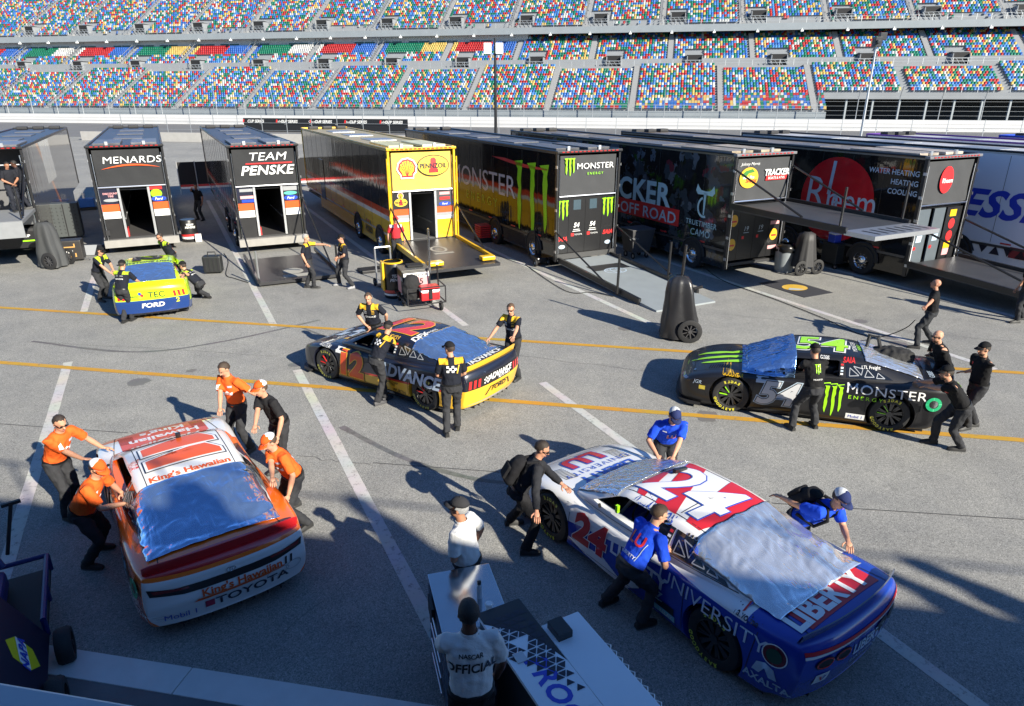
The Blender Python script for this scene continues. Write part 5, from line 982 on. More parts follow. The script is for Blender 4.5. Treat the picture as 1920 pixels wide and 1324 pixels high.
# --- 11
OR11 = (0.85, 0.15, 0.012)
B11 = region_paint('orange_white', OR11, [((0.76, 0.76, 0.75), [(0, 0, 1, .74), (1, 0, 0, .8)]), ((0.76, 0.76, 0.75), [(-1, 0, 0, 2.30), (0, 0, -1, -.88)]), ((0.50, 0.015, 0.02), [(-1, 0, 0, 2.2), (0, 0, 1, .925)]), ((0.62, 0.05, 0.015), [(-1, 0, 0, 1.75), (1, 0, 0, -2.25), (0, 0, -1, -.62)])], .24, .8)
c = Car('white and orange stock car number 11 with blue film over its rear window', (-4.66, 8.45), 125.4, B11, region_paint('white_cabin_orange', (0.77, 0.77, 0.76), [(OR11, [(0, 0, -1, -.955)])], .25, .7), paint((0.50, 0.015, 0.02)), lights='none')
O11 = paint((0.72, 0.10, 0.01)); HR11 = paint((0.68, 0.09, 0.03))

ONE = [(.13, 0), (.40, 0), (.40, 1), (.24, 1), (.0, .84), (.0, .62), (.13, .68)]
def ones(g, h=.92, wd=1.0):
    out = []
    for k in (-1, 1):
        pts = [((x - .2)*h*wd + k*.235*h, (y - .5)*h) for x, y in ONE]; n = len(pts); ins = []
        for i in range(n):
            (ax, ay), (bx, by), (cx, cy) = pts[i-1], pts[i], pts[(i+1) % n]; d1 = Vector((bx-ax, by-ay)).normalized(); d2 = Vector((cx-bx, cy-by)).normalized(); n1 = Vector((d1.y, -d1.x)); n2 = Vector((d2.y, -d2.x)); m_ = (n1 + n2); m_ = m_ / max(.3, m_.dot(n1)); ins.append((bx + m_.x*g, by + m_.y*g))
        out.append(ins)
    return tri2d(out)
for g_, m_, o_, nm in ((.05, NAVY, .006, 'roof_number_edge'), (.032, W2, .009, 'roof_number_edge'), (0, O11, .012, 'roof_number')): c.top(ones(g_), m_, nm, o_, O=(-.12, 0, 0))
c.top(text2d("King's Hawaiian", .12, .03, 0, .95), O11, O=(-.77, 0, 0), U=-Y, V=X)
c.top(tri2d([[(1.05, .62), (1.95, .62), (2.15, .3), (2.15, -.3), (1.95, -.62), (1.05, -.62), (1.2, -.3), (1.02, 0), (1.2, .3)]]), HR11, 'hood_panel', .005, raw=True); c.top(text2d("King's", .2, .03), W2, off=.01, O=(1.75, 0, 0), U=Y, V=-X); c.top(text2d("Hawaiian", .2, .03), W2, off=.01, O=(1.45, 0, 0), U=Y, V=-X)
c.rear(tri2d([[(-.86, .80), (-.6, .76), (.6, .76), (.86, .80), (.84, .71), (.5, .66), (-.5, .66), (-.84, .71)]]), BLACK, 'lamp_band', .006)
for sg in (1, -1): c.rear(tri2d([[(sg*.82, .785), (sg*.45, .75), (sg*.45, .72), (sg*.8, .735)][::1 if sg < 0 else -1]]), mat('lamp_smoke', (.18, .02, .02), .1, coat=1), 'tail_light', .011)
c.rear(text2d("King's Hawaiian", .105, .025), O11, O=(0, -.12, .60)); c.rear(tri2d([[(-.55, .0), (.45, .02), (.5, .05), (-.5, .035)]]), O11, 'orange_swoosh', O=(0, -.12, .50)); c.rear(text2d('TOYOTA', .115, .018, 0, 1.3), NAVY, O=(0, -.22, .41)); c.rear(tri2d([rect(-.05, -.05, .05, .05)]), paint((.35, .02, .06)), 'badge', O=(0, .27, .41)); c.rear(text2d('Mobil 1', .085, 0.0), BLUE, O=(0, .58, .36)); c.rear(text2d('11', .1, .04, .1), BLACK, O=(0, -.66, .60)); c.rear(tri2d(ring(.52, .48, .14, .06, .008) + ring(.72, .48, .1, .07, .008)), GREY, 'small_badge'); 
for v_ in (c.rear(tri2d(ring(0, 0, .055, .035, .01) + ring(0, .0, .02, .034, .008)), SILVER, 'maker_badge', .014, O=(0, 0, .80)),): pass
c.left(text2d('SportClips', .17, .03, .15), BLACK, O=(-1.45, 0, .72)); c.left(tri2d([rect(-.22, -.09, .25, .1, .05)]), paint((.35, .55, .75)), 'sponsor_mark', .004, O=(-1.4, 0, .68)); c.left(text2d('INTERSTATE', .09, .02), WHITE, O=(-2.02, 0, .38)); c.left(text2d('MOBIL', .12, 0.0), WHITE, O=(-1.98, 0, .52)); c.left(text2d('FREIGHT', .05, .01), RED, O=(-.2, 0, 1.235))
c.doornum('11', .55, .52, .46, O11, W2, NAVY, 1.2, .06, 0.0)
c.left(tri2d(ring(0, 0, .12, .12, .06)), paint((0.02, 0.30, 0.13)), 'filler_ring', .02, O=(-2.12, 0, .72)); c.left(tri2d([ell(0, 0, .07)]), paint((0.01, .12, .06)), 'filler_cap', .012, O=(-2.12, 0, .72))
cover('rear_window_film', c.r, FOIL_B, lambda u, v: (-.88 - 1.2*u, -.72 + 1.5*v), .03, 31)
MB().tube([(.28, -.05, 1.26), (.28, -.05, 1.33)], .035, 10).build('roof_camera', BLACK, c.r)
# --- 2
LY = (0.50, 0.74, 0.01)
B2 = region_paint('lime_blue', LY, [((0.01, 0.045, 0.20), [(-1, 0, 0, 2.2), (0, 0, -1, -.60)]), ((0.01, 0.045, 0.20), [(0, 0, -1, -.4)])], .25, .7)
c = Car('lime yellow stock car number 2 with blue film, in front of the far left transporters', (-10.9, 20.15), 116.0, B2, region_paint('lime_cabin', LY, [], .25, .7), paint(LY))
c.roofnum('2', -.2, .7, BLACK, BLACK, None, 1.3, .06, .1); c.top(text2d('KEYSTONE LIGHT', .13, .03, .2), NAVY, O=(-.72, 0, 0), U=-Y, V=X)
c.rear(text2d('MENARDS', .05, .01), NAVY, O=(0, .5, .72)); c.rear(text2d('TEC', .17, .004), NAVY, off=.012, O=(0, -.12, .74)); c.rear(text2d('FORD', .13, .035, .15, 1.2), WHITE, O=(0, 0, .45)); c.rear(text2d('2', .13, .03, .1), paint((.7, .75, .02)), O=(0, -.62, .52))
for k, q in enumerate((RED, BLUE, LIME, OY)): c.rear(tri2d([ell(.05*math.cos(k*1.57), .05*math.sin(k*1.57), .04)]), q, 'petal_mark', .012, O=(0, .28, .74))
c.doornum('2', .6, .53, .46, BLACK, WHITE, None, 1.2, .05, .1)
cover('rear_window_film', c.r, FOIL_B, lambda u, v: (-.88 - 1.1*u, -.66 + 1.34*v), .02, 41)
# ================================================================== people
def v3(*a): return Vector(a)
ICO = {}
def ico(sub=2):
    if sub not in ICO:
        bm = bmesh.new(); bmesh.ops.create_icosphere(bm, subdivisions=sub, radius=1); bm.verts.index_update(); ICO[sub] = ([v.co.copy() for v in bm.verts], [tuple(q.index for q in f.verts) for f in bm.faces]); bm.free()
    return ICO[sub]
def blob(b, c, ax, ay, az, sub=2, mi=0):
    vs, fs = ico(sub); b.add([c + ax*v.x + ay*v.y + az*v.z for v in vs], fs, mi)
def sleeve(b, pts, rs, n=12, mi=0, sq=1.0, side=None):
    """closed tapered tube; sq flattens it along 'side'"""
    base = len(b.v); ref = None; m = len(pts)
    for i, p in enumerate(pts):
        d = (pts[min(i+1, m-1)] - pts[max(i-1, 0)]).normalized()
        if ref is None: ref = side or (v3(0, 1, 0) if abs(d.y) < .8 else v3(1, 0, 0))
        a = (ref - d*ref.dot(d)).normalized(); c = d.cross(a); ref = a
        b.v += [tuple(p + a*math.cos(2*math.pi*k/n)*rs[i]*sq + c*math.sin(2*math.pi*k/n)*rs[i]) for k in range(n)]
    for i in range(m - 1):
        for k in range(n): b.f.append((base+i*n+k, base+i*n+(k+1) % n, base+(i+1)*n+(k+1) % n, base+(i+1)*n+k)); b.mi.append(mi)
    b.f += [tuple(base+k for k in range(n))[::-1], tuple(base+(m-1)*n+k for k in range(n))]; b.mi += [mi, mi]
def ringloft(b, rings, n=18):
    base = len(b.v); m = len(rings)
    for c, rx, ry in rings: b.v += [tuple(c + rx*math.cos(2*math.pi*k/n) + ry*math.sin(2*math.pi*k/n)) for k in range(n)]
    for i in range(m - 1):
        for k in range(n): b.f.append((base+i*n+k, base+i*n+(k+1) % n, base+(i+1)*n+(k+1) % n, base+(i+1)*n+k)); b.mi.append(0)
    b.f += [tuple(base+k for k in range(n))[::-1], tuple(base+(m-1)*n+k for k in range(n))]; b.mi += [0, 0]
def ik(a, t, l1, l2, pole):
    d = t - a; L = d.length; mx = (l1 + l2)*.998
    if L > mx: t = a + d*(mx/L); d = t - a; L = mx
    if L < .05: L = .05
    u = d.normalized(); x = (l1*l1 - l2*l2 + L*L)/(2*L); h = math.sqrt(max(0, l1*l1 - x*x)); p = pole - u*pole.dot(u); p = p.normalized() if p.length > 1e-4 else v3(0, 0, 1)
    return a + u*x + p*h, t
def skinned(b, vox, smooth, name):
    me = b.mesh(name); return evaluate(me, [('REMESH', dict(mode='VOXEL', voxel_size=vox, adaptivity=0.0)), ('SMOOTH', dict(factor=.5, iterations=smooth))])
def wrinkle(me, amp, sc, seed):
    n = len(me.vertices); co = np.empty(n*3); me.vertices.foreach_get('co', co); no = np.array([v.normal[:] for v in me.vertices]).ravel(); co = co.reshape(-1, 3); no = no.reshape(-1, 3)
    d = np.array([.9*(.35 - abs(noise.noise((c[0]*sc + seed + c[2]*3, c[1]*sc, c[2]*sc*.8)))*1.6) + .6*noise.noise((c[0]*sc*1.7, c[1]*sc*1.7 + seed, c[2]*sc*1.6)) for c in co])
    co += no*(d*amp)[:, None]; me.vertices.foreach_set('co', co.ravel()); me.update()
def smooth_shade(me): me.polygons.foreach_set('use_smooth', [True]*len(me.polygons)); return me
SKINS = [(0.52, 0.27, 0.17), (0.45, 0.22, 0.14), (0.36, 0.17, 0.10), (0.10, 0.045, 0.028)]
def fabric(c): return mat('fabric_%02x%02x%02x' % tuple(int(v*255) for v in c), c, .85, 0, .12, 7, .25, 55, spec=.2)
def fmat(c): return fabric(c)
EYEM = mat('eye_dark', (0.03, 0.025, 0.02), .2); LIPM = mat('lip', (0.35, 0.12, 0.10), .5)
class Person:
    def __init__(s, label, pel, yaw, lean=8, feet=None, hands=(None, None), head=(0, 0), shirt=(.02,)*3, pants=(.022, .023, .026), skin=0, hair=(.04, .025, .015), cap=None, glasses=False, sleeves='short', yoke=None, vox=.0125, scale=1.0, z0=0.0, side=0.0, belly=1.0, shoes=(.02, .02, .02), beard=None, group=None, pz=.97, cat='person', crouch=0.0, ff=0.0, pos=None):
        base = at(pel[0], pel[1], z0 + pz*scale)
        if ff and feet: base = base.lerp(sum((at(f[0], f[1], z0) for f in feet), Vector()) / len(feet), ff)
        if pos is not None: base = Vector(pos)
        s.yaw = R(yaw); s.o = v3(base.x, base.y, z0)
        rz = s.yaw - math.pi/2; s.r = empty('person', s.o, rz); tag(s.r, label, cat, group)
        s.M = Matrix.Rotation(rz, 4, 'Z'); s.Mi = s.M.inverted(); k = scale; seed = (pel[0]*7 + pel[1]) % 97
        th = R(lean); sl = R(side); u = v3(math.sin(sl), math.sin(th), math.cos(th)).normalized(); rt = v3(1, 0, 0); rt = (rt - u*rt.dot(u)).normalized(); fw = u.cross(rt) * -1; fw = rt.cross(u) * -1
        if fw.y < 0: fw = -fw
        # feet
        if feet: ft = [s.loc(at(*f[:2], z0 + .0)) for f in feet]
        else: ft = [v3(-.11*k, -.06*k, 0), v3(.11*k, .08*k, 0)]
        ft = sorted(ft, key=lambda q: q.x)
        ph = (.95 - crouch)*k
        for q in ft: d2 = math.hypot(q.x, q.y); ph = min(ph, math.sqrt(max(.25, (.855*k)**2 - d2**2)) + .09*k + .02)
        pv = v3(0, 0, ph); hips = [pv + v3(-.095*k, 0, -.03), pv + v3(.095*k, 0, -.03)]
        legs = []
        for hp, q in zip(hips, ft): kn, an = ik(hp, v3(q.x, q.y, .09*k), .44*k, .43*k, v3(0, 1, .1)); legs.append((hp, kn, an))
        def sp(t): return pv + u*(t*k)
        nk = sp(.53); sh = [sp(.465) - rt*.185*k, sp(.465) + rt*.185*k]
        arms = []
        for i, hd in enumerate(hands):
            sx = -1 if i == 0 else 1
            if hd is None: t = sh[i] + v3(sx*.10, .06, -.52)*k; pole = v3(sx*.4, -1, 0)
            elif hd == 'hip': t = sp(.02) + rt*sx*.20*k + fw*.05; pole = v3(sx*1.0, -.5, 0)
            elif hd == 'front': t = sp(.08) + rt*sx*.05*k + fw*.22; pole = v3(sx*1.0, -.4, -.4)
            else: t = s.loc(hd if isinstance(hd, Vector) else at(*hd)) ; pole = v3(sx*.8, -.3, -.7)
            el, wr_ = ik(sh[i], t, .29*k, .27*k, pole); arms.append((sh[i], el, wr_))
        # head frame
        hy, hp_ = R(head[0]), R(head[1]); up0 = (u*.45 + v3(0, 0, 1)*.55).normalized()
        hf = Matrix.Rotation(hy, 3, 'Z') @ v3(0, math.cos(hp_), math.sin(hp_)); hr = hf.cross(v3(0, 0, 1)).normalized(); hu = hr.cross(hf).normalized()
        hc = nk + up0*.155*k + hf*.025; s.hc, s.hf, s.hr, s.hu = hc, hf, hr, hu; s.u, s.rt, s.fw, s.sp = u, rt, fw, sp
        # ---- body
        b = MB(); T = [(-.10, .13, .10), (0, .15, .105), (.12, .14, .10), (.28, .16, .11), (.42, .165, .10), (.49, .11, .075), (.535, .062, .058)]
        ringloft(b, [(sp(t), rt*a*k, fw*c*k) for t, a, c in T]); sleeve(b, [sp(.49), nk, hc - hu*.04*k], [.062*k, .056*k, .055*k])
        blob(b, hc + hu*.025*k - hf*.012*k, hr*.076*k, hf*.097*k, hu*.094*k); blob(b, hc - hu*.045*k + hf*.022*k, hr*.060*k, hf*.068*k, hu*.072*k); blob(b, hc - hu*.098*k + hf*.055*k, hr*.03*k, hf*.03*k, hu*.022*k, 1)
        sleeve(b, [hc + hf*.075*k + hu*.015*k, hc + hf*.112*k - hu*.028*k, hc + hf*.09*k - hu*.04*k], [.010*k, .017*k, .008*k], 8); blob(b, hc + hf*.08*k + hu*.03*k, hr*.055*k, hf*.012*k, hu*.012*k, 1)
        for sx in (-1, 1): blob(b, hc + hr*sx*.078*k - hf*.008*k - hu*.005*k, hr*.012*k, hf*.022*k, hu*.034*k, 1)
        fing = MB()
        for i, (a, e, w_) in enumerate(arms):
            sleeve(b, [a, a.lerp(e, .3), a.lerp(e, .8), e, e.lerp(w_, .3), w_.lerp(e, .12), w_], [.055*k, .052*k, .042*k, .040*k, .043*k, .030*k, .028*k])
            d = (w_ - e).normalized(); hd = hands[i]; down = v3(0, 0, -1)
            if isinstance(hd, Vector) or (isinstance(hd, tuple) and len(hd) > 2): hdv = (v3(d.x, d.y, 0).normalized()*.9 + v3(0, 0, -.25) + d*.3).normalized(); pn = v3(0, 0, 1)
            else: hdv = (d + v3(0, .15, -.1)).normalized(); pn = rt*(1 if i else -1)
            pn = (pn - hdv*pn.dot(hdv)).normalized(); ac = hdv.cross(pn).normalized(); pc = w_ + hdv*.05*k
            blob(b, pc, hdv*.055*k, ac*.043*k, pn*.019*k)
            for q, (off, ln) in enumerate(((-.032, .070), (-.011, .080), (.011, .077), (.031, .062))):
                r0 = pc + hdv*.035*k + ac*off*k; r1 = r0 + (hdv*.92 - pn*.22 + ac*off*2).normalized()*ln*.6*k; r2 = r1 + (hdv*.75 - pn*.6).normalized()*ln*.5*k; sleeve(fing, [r0, r1, r2], [.0098*k, .0092*k, .0072*k], 6)
            tb = -1 if (ac.dot(rt) > 0) == (i == 0) else 1
            tb = 1 if i == 0 else -1
            tdir = ac if ac.dot(rt*(1 if i == 0 else -1)) > 0 else -ac
            r0 = pc - hdv*.02*k + tdir*.03*k; r1 = r0 + (hdv*.5 + tdir*.75 - pn*.2).normalized()*.042*k; r2 = r1 + (hdv*.85 + tdir*.2 - pn*.3).normalized()*.034*k; sleeve(fing, [r0, r1, r2], [.0125*k, .0108*k, .0085*k], 6)
        for hp, kn, an in legs: sleeve(b, [hp, hp.lerp(kn, .5), kn, kn.lerp(an, .35), an], [.075*k, .062*k, .050*k, .048*k, .035*k])
        me = skinned(b, min(vox, .0135)*k, 2, 'body'); smooth_shade(me); ex = fing.mesh('fing'); 
        b2 = MB(); 
        for sx in (-1, 1): blob(b2, hc + hf*.083*k + hr*sx*.031*k + hu*.010*k, hr*.014*k, hf*.008*k, hu*.007*k, 1, 1)
        sleeve(b2, [hc + hf*.088*k - hu*.068*k - hr*.022*k, hc + hf*.094*k - hu*.068*k, hc + hf*.088*k - hu*.068*k + hr*.022*k], [.004*k, .0065*k, .004*k], 6, 2)
        bm = bmesh.new(); bm.from_mesh(me); bm.from_mesh(ex); n0 = len(bm.faces); e2 = b2.mesh('eyes'); bm.from_mesh(e2); bm.to_mesh(me); bm.free(); smooth_shade(me)
        s.body = link('body', me, [mat('skin_%d' % skin, SKINS[skin], .5, 0, .10, 14, spec=.35), EYEM, LIPM], s.r)
        # ---- shirt
        b = MB(); g = 1.09; by = belly
        T = [(-.035, .168, .122*by), (.04, .172, .132*by), (.14, .168, .130*by), (.28, .183, .125), (.40, .192, .116), (.465, .165, .098), (.505, .098, .078), (.53, .072, .068)]
        ringloft(b, [(sp(t), rt*a*k, fw*c*k) for t, a, c in T])
        for a, e, w_ in arms:
            d0 = sp(.44)
            if sleeves == 'short': sleeve(b, [d0.lerp(a, .55), a, a.lerp(e, .35), a.lerp(e, .82)], [.062*k, .073*k, .071*k, .069*k])
            else: sleeve(b, [d0.lerp(a, .55), a, a.lerp(e, .5), e, e.lerp(w_, .5), w_.lerp(e, .06)], [.062*k, .073*k, .066*k, .059*k, .052*k, .043*k])
        me = skinned(b, vox*k, 3, 'shirt'); wrinkle(me, .010*k, 11, seed); smooth_shade(me); ms = [fabric(shirt)]
        if yoke:
            ms.append(fabric(yoke)); cen = [(p.center - pv) for p in me.polygons]
            for p, c in zip(me.polygons, cen):
                if c.dot(u)/k > .425 and abs(c.dot(rt))/k > .06 and abs(c.dot(rt))/k < .215: p.material_index = 1
        s.shirt = link('shirt', me, ms, s.r); s.sbvh = bvh_of(me)
        MB().lathe([(.066*k, -.01), (.074*k, .0), (.070*k, .035*k), (.064*k, .033*k), (.066*k, .0)], 14, 'z').build('collar', ms[0], s.shirt, smooth=True, loc=None).matrix_local = Matrix.Translation(sp(.515)) @ u.to_track_quat('Z', 'Y').to_matrix().to_4x4()
        # ---- trousers, belt, shoes
        b = MB(); T = [(-.11, .155, .118), (-.03, .178, .135*(1+(by-1)*.6)), (.035, .180, .138*by)]
        ringloft(b, [(sp(t)*1.0, rt*a*k, fw*c*k) for t, a, c in T])
        for hp, kn, an in legs: lo = an.lerp(kn, -.02); sleeve(b, [hp + v3(0, 0, .03), hp.lerp(kn, .4), kn, kn.lerp(an, .5), lo], [.102*k, .094*k, .075*k, .071*k, .068*k])
        me = skinned(b, vox*k, 3, 'trousers'); wrinkle(me, .016*k, 9, seed + 3); smooth_shade(me); s.trousers = link('trousers', me, fabric(pants), s.r)
        bl = MB(); rr = [(sp(t), rt*.186*k, fw*.144*k*by) for t in (.018, .05)]; ringloft(bl, rr, 24); bl.build('belt', mat('belt_black', (.01, .01, .01), .4), s.trousers, smooth=True)
        for (hp, kn, an), q in zip(legs, ft):
            fd = (v3(an.x - kn.x, an.y - kn.y, 0)*-.2 + v3(.12 if an.x > 0 else -.12, 1, 0)).normalized(); sd_ = v3(fd.y, -fd.x, 0); hl = v3(an.x, an.y, 0) - fd*.075*k
            so_ = MB(); prof = [(0, .034, .07), (.05, .040, .09), (.12, .042, .082), (.19, .049, .062), (.25, .044, .050), (.282, .026, .035)]; P = []
            for t, hw, hh in prof: c = hl + fd*t*k; P.append([c - sd_*hw*k + v3(0, 0, .012), c - sd_*hw*1.02*k + v3(0, 0, hh*.55*k + .01), c - sd_*hw*.55*k + v3(0, 0, hh*k + .01), c + sd_*hw*.55*k + v3(0, 0, hh*k + .01), c + sd_*hw*1.02*k + v3(0, 0, hh*.55*k + .01), c + sd_*hw*k + v3(0, 0, .012)])
            so_.grid(P); n_ = len(so_.v); so_.f += [tuple(range(6)), tuple(range(n_-6, n_))[::-1]]; so_.mi += [0, 0]; sh_ = so_.build('shoe', mat('shoe_%.2f' % shoes[0], shoes, .6), s.r, smooth=True)
            sl_ = MB(); pts = [(t, hw + .004) for t, hw, hh in prof]; out = [hl + fd*t*k - sd_*w2*k for t, w2 in pts] + [hl + fd*t*k + sd_*w2*k for t, w2 in reversed(pts)]; n_ = len(out); sl_.add(out + [p + v3(0, 0, .014) for p in out], [tuple(range(n_)), tuple(range(n_, 2*n_))[::-1]] + [(i, (i+1) % n_, (i+1) % n_ + n_, i + n_) for i in range(n_)]); sl_.build('sole', mat('sole', (.10, .10, .10), .7), sh_)
        # ---- hair, cap, glasses
        cc = hc + hu*.025*k - hf*.012*k
        if hair is not None:
            vs, fs = ico(3); keep = [f for f in fs if all((vs[i].z > (.52 if vs[i].y > .35 else (-.05 if vs[i].y > -.1 else -.55))) for i in f)]
            hb = MB(); hb.add([cc + (hr*v.x*.083 + hf*v.y*.105 + hu*v.z*.104)*k*(1 + .09*noise.noise(v*6 + v3(seed, 0, 0))) for v in vs], keep); hm = hb.mesh('hair', smooth='all'); bm = bmesh.new(); bm.from_mesh(hm); bmesh.ops.delete(bm, geom=[v for v in bm.verts if not v.link_faces], context='VERTS'); bm.to_mesh(hm); bm.free(); link('hair', hm, mat('hair_%.3f_%.3f' % (hair[0], hair[2]), hair, .6, 0, .4, 60, .5, 120), s.r)
        if beard is not None:
            vs, fs = ico(3); keep = [f for f in fs if all(vs[i].z < -.05 and vs[i].y > -.15 for i in f)]; hb = MB(); hb.add([hc - hu*.045*k + hf*.022*k + (hr*v.x*.066 + hf*v.y*.075 + hu*v.z*.08)*k for v in vs], keep); hm = hb.mesh('beard', smooth='all'); bm = bmesh.new(); bm.from_mesh(hm); bmesh.ops.delete(bm, geom=[v for v in bm.verts if not v.link_faces], context='VERTS'); bm.to_mesh(hm); bm.free(); link('beard', hm, mat('hair_%.3f_%.3f' % (beard[0], beard[2]), beard, .7, 0, .4, 60, .5, 120), s.r)
        if cap is not None:
            c1, c2 = cap if isinstance(cap[0], tuple) else (cap, cap); vs, fs = ico(3); keep = [f for f in fs if all(vs[i].z > .12 for i in f)]
            cb = MB(); P_ = [cc + (hr*v.x*.088 + hf*v.y*.112 + hu*(v.z*.112 + .006))*k for v in vs]; cb.add(P_, [f for f in keep if sum(vs[i].y for i in f) > -.2]); cb.mi = [0]*len(cb.f); n_ = len(cb.f); cb.f += [f for f in keep if sum(vs[i].y for i in f) <= -.2]; cb.mi += [1]*(len(cb.f) - n_)
            blob(cb, cc + hu*.119*k, hr*.01*k, hf*.01*k, hu*.006*k, 1)
            bp = []
            for i in range(7):
                a = R(-62 + 124*i/6); e_ = cc + (hr*math.sin(a)*.086 + hf*math.cos(a)*.108)*k + hu*.022*k; o_ = e_ + (hf*.075*max(.15, math.cos(a*.9)))*k + hr*math.sin(a)*.004*k - hu*(.022 - .02*math.cos(a))*k - hu*.012*k; bp.append((e_, o_))
            cb.grid([[p[0] for p in bp], [p[1] for p in bp]]); cm_ = cb.mesh('cap', smooth='all'); bm = bmesh.new(); bm.from_mesh(cm_); bmesh.ops.delete(bm, geom=[v for v in bm.verts if not v.link_faces], context='VERTS'); bm.to_mesh(cm_); bm.free(); cm_ = evaluate(cm_, [('SOLIDIFY', dict(thickness=.004*k, offset=1))]); s.cap = link('cap', cm_, [fabric(c1), fabric(c2)], s.r)
        if glasses:
            gb = MB()
            for sx in (-1, 1): q = hc + hf*.094*k + hr*sx*.034*k + hu*.008*k; blob(gb, q, hr*.028*k, hf*.008*k, hu*.019*k, 1); gb.bar(q + hr*sx*.026*k, hc + hr*sx*.082*k + hu*.012*k, .007*k)
            gb.bar(hc + hf*.1*k - hr*.01*k + hu*.014*k, hc + hf*.1*k + hr*.01*k + hu*.014*k, .008*k); gb.build('sunglasses', mat('sunglass', (.008, .008, .01), .12), s.r, smooth=True)
    def loc(s, w): 
        p = s.Mi @ (w - s.o); return Vector(p[:3])
    def front(s, sh, m, x=0, t=.32, name='shirt_print', off=.006): return decal(name, sh, m, s.shirt, s.sbvh, s.sp(t) + s.rt*x, -s.rt, s.u, off, .05, .6)
    def back(s, sh, m, x=0, t=.32, name='shirt_print', off=.006): return decal(name, sh, m, s.shirt, s.sbvh, s.sp(t) + s.rt*x, s.rt, s.u, off, .05, .6)
    def backpack(s, label, c):
        p = s.sp(.30) - s.fw*.21; r_ = empty('backpack', s.o, s.r.rotation_euler[2]); tag(r_, label, 'backpack')
        b = MB(); ringloft(b, [(s.sp(t) - s.fw*q, s.rt*a, s.fw*d) for t, a, d, q in ((.04, .10, .05, .2), (.08, .145, .09, .21), (.25, .15, .10, .215), (.40, .135, .085, .20), (.46, .09, .05, .17))], 14)
        me = skinned(b, .02, 3, 'bag_body'); wrinkle(me, .012, 9, 3); smooth_shade(me); link('bag_body', me, fabric(c), r_)
        MB().box((0, 0, 0), (.2, .05, .2)).build('front_pocket', fabric(c), r_, bevel=.02).matrix_local = Matrix.Translation(s.sp(.10) - s.fw*.33 - s.rt*.1) @ Matrix((s.rt, s.fw, s.u)).transposed().to_4x4()
        for sx in (-1, 1):
            pts = [s.sp(.44) - s.fw*.13 + s.rt*sx*.08, s.sp(.525) + s.rt*sx*.10, s.sp(.44) + s.fw*.125 + s.rt*sx*.11, s.sp(.25) + s.fw*.13 + s.rt*sx*.14, s.sp(.15) - s.fw*.08 + s.rt*sx*.18]; b = MB(); sleeve(b, pts, [.022]*5, 8); b.build('shoulder_strap', fabric(c), r_, smooth=True)
CH = (.032, .033, .037)
ORS = (0.82, 0.125, 0.02); BLS = (0.012, 0.065, 0.58); NVY = (.012, .014, .022)
def crown(k): return tri2d([[(-.5*k, -.18*k), (.5*k, -.18*k), (.56*k, .18*k), (.28*k, .06*k), (.0*k, .3*k), (-.28*k, .06*k), (-.56*k, .18*k)]])
def orange_marks(p):
    p.front(crown(.17), W2, -.03, .27); p.front(text2d("King's", .03, .02), O11, -.03, .275, off=.009); p.front(text2d("Hawaiian", .025, .02), O11, -.03, .245, off=.009); p.front(tri2d([rect(-.03, -.03, .03, .03)]), W2, .1, .40); p.front(tri2d([rect(-.035, -.018, .035, .018)]), PALE, -.10, .40)
    p.back(crown(.2), W2, 0, .3)
OCAP = ((0.80, 0.10, 0.015), (0.75, 0.75, 0.75))
g11 = 'crew pushing the white and orange car'
p = Person('dark haired man in orange shirt and sunglasses pushing at the left front fender', (103, 858), -18, 26, None, ((194, 840, .92), (158, 862, .92)), (-12, -22), ORS, CH, 0, (.03, .02, .014), None, True, group=g11); orange_marks(p)
p = Person('man in orange shirt and orange white cap reaching into the open side window', (150, 944), 4, 30, ((166, 1066), (186, 1030)), ((228, 924, 1.0), (234, 944, .98)), (-20, -30), ORS, CH, 0, (.06, .035, .02), OCAP, True, group=g11, belly=1.12); orange_marks(p)
p = Person('bareheaded man in orange shirt standing at the right front fender', (444, 752), -118, 12, None, ((489, 744, 1.02), (412, 790, .88)), (-5, -32), ORS, CH, 0, (.05, .032, .02), None, False, group=g11); orange_marks(p)
p = Person('man in black polo and orange cap pushing on the right door', (524, 786), -128, 22, None, (None, (470, 846, .92)), (0, -10), (.016, .016, .018), (.03, .03, .033), 0, (.08, .05, .03), OCAP, False, group=g11); p.front(text2d('Sport', .025, .01, .2), WHITE, .07, .40)
p = Person('man in orange shirt and orange cap pushing the right rear quarter', (541, 888), -132, 26, ((578, 990), (556, 950)), (None, (514, 934, 1.0)), (-4, -30), ORS, CH, 0, (.06, .04, .02), OCAP, False, ff=0.6, group=g11); orange_marks(p)
g12 = 'crew pushing the navy and yellow car'; YK = (0.70, 0.42, 0.03)
def black_marks(p):
    for k in range(3): p.front(tri2d([rect(-.04, -.006, .04, .006)]), WHITE, .09, .40 - .03*k); p.front(tri2d([rect(-.03, -.006, .03, .006)]), OY, -.09, .40 - .035*k)
    p.front(text2d('ADVANCE', .04, .02, .2), WHITE, 0, .26)
    p.back(tri2d([rect(-.07 + .045*(i % 2) + .09*q, -.05 + .04*i, -.025 + .045*(i % 2) + .09*q, -.01 + .04*i) for i in range(3) for q in range(2)]), WHITE, -.02, .33); p.back(tri2d([rect(.085, -.06, .105, .09, .04)]), OY, 0, .32)
p = Person('man with yellow shoulders leaning hands on the far hood of the navy car', (700, 604), -100, 18, None, ((724, 604, .95), (684, 608, .95)), (10, -15), NVY, CH, 0, (.08, .05, .03), None, yoke=YK, group=g12); black_marks(p)
p = Person('man in black cap stooping into the driver window of the navy car', (700, 674), 48, 34, ((708, 760), (722, 752)), ((738, 640, 1.05), (742, 650, 1.0)), (10, -25), NVY, CH, 0, (.03, .02, .015), (.012, .012, .014), yoke=YK, ff=0.5, group=g12, shoes=(.05, .05, .055)); black_marks(p)
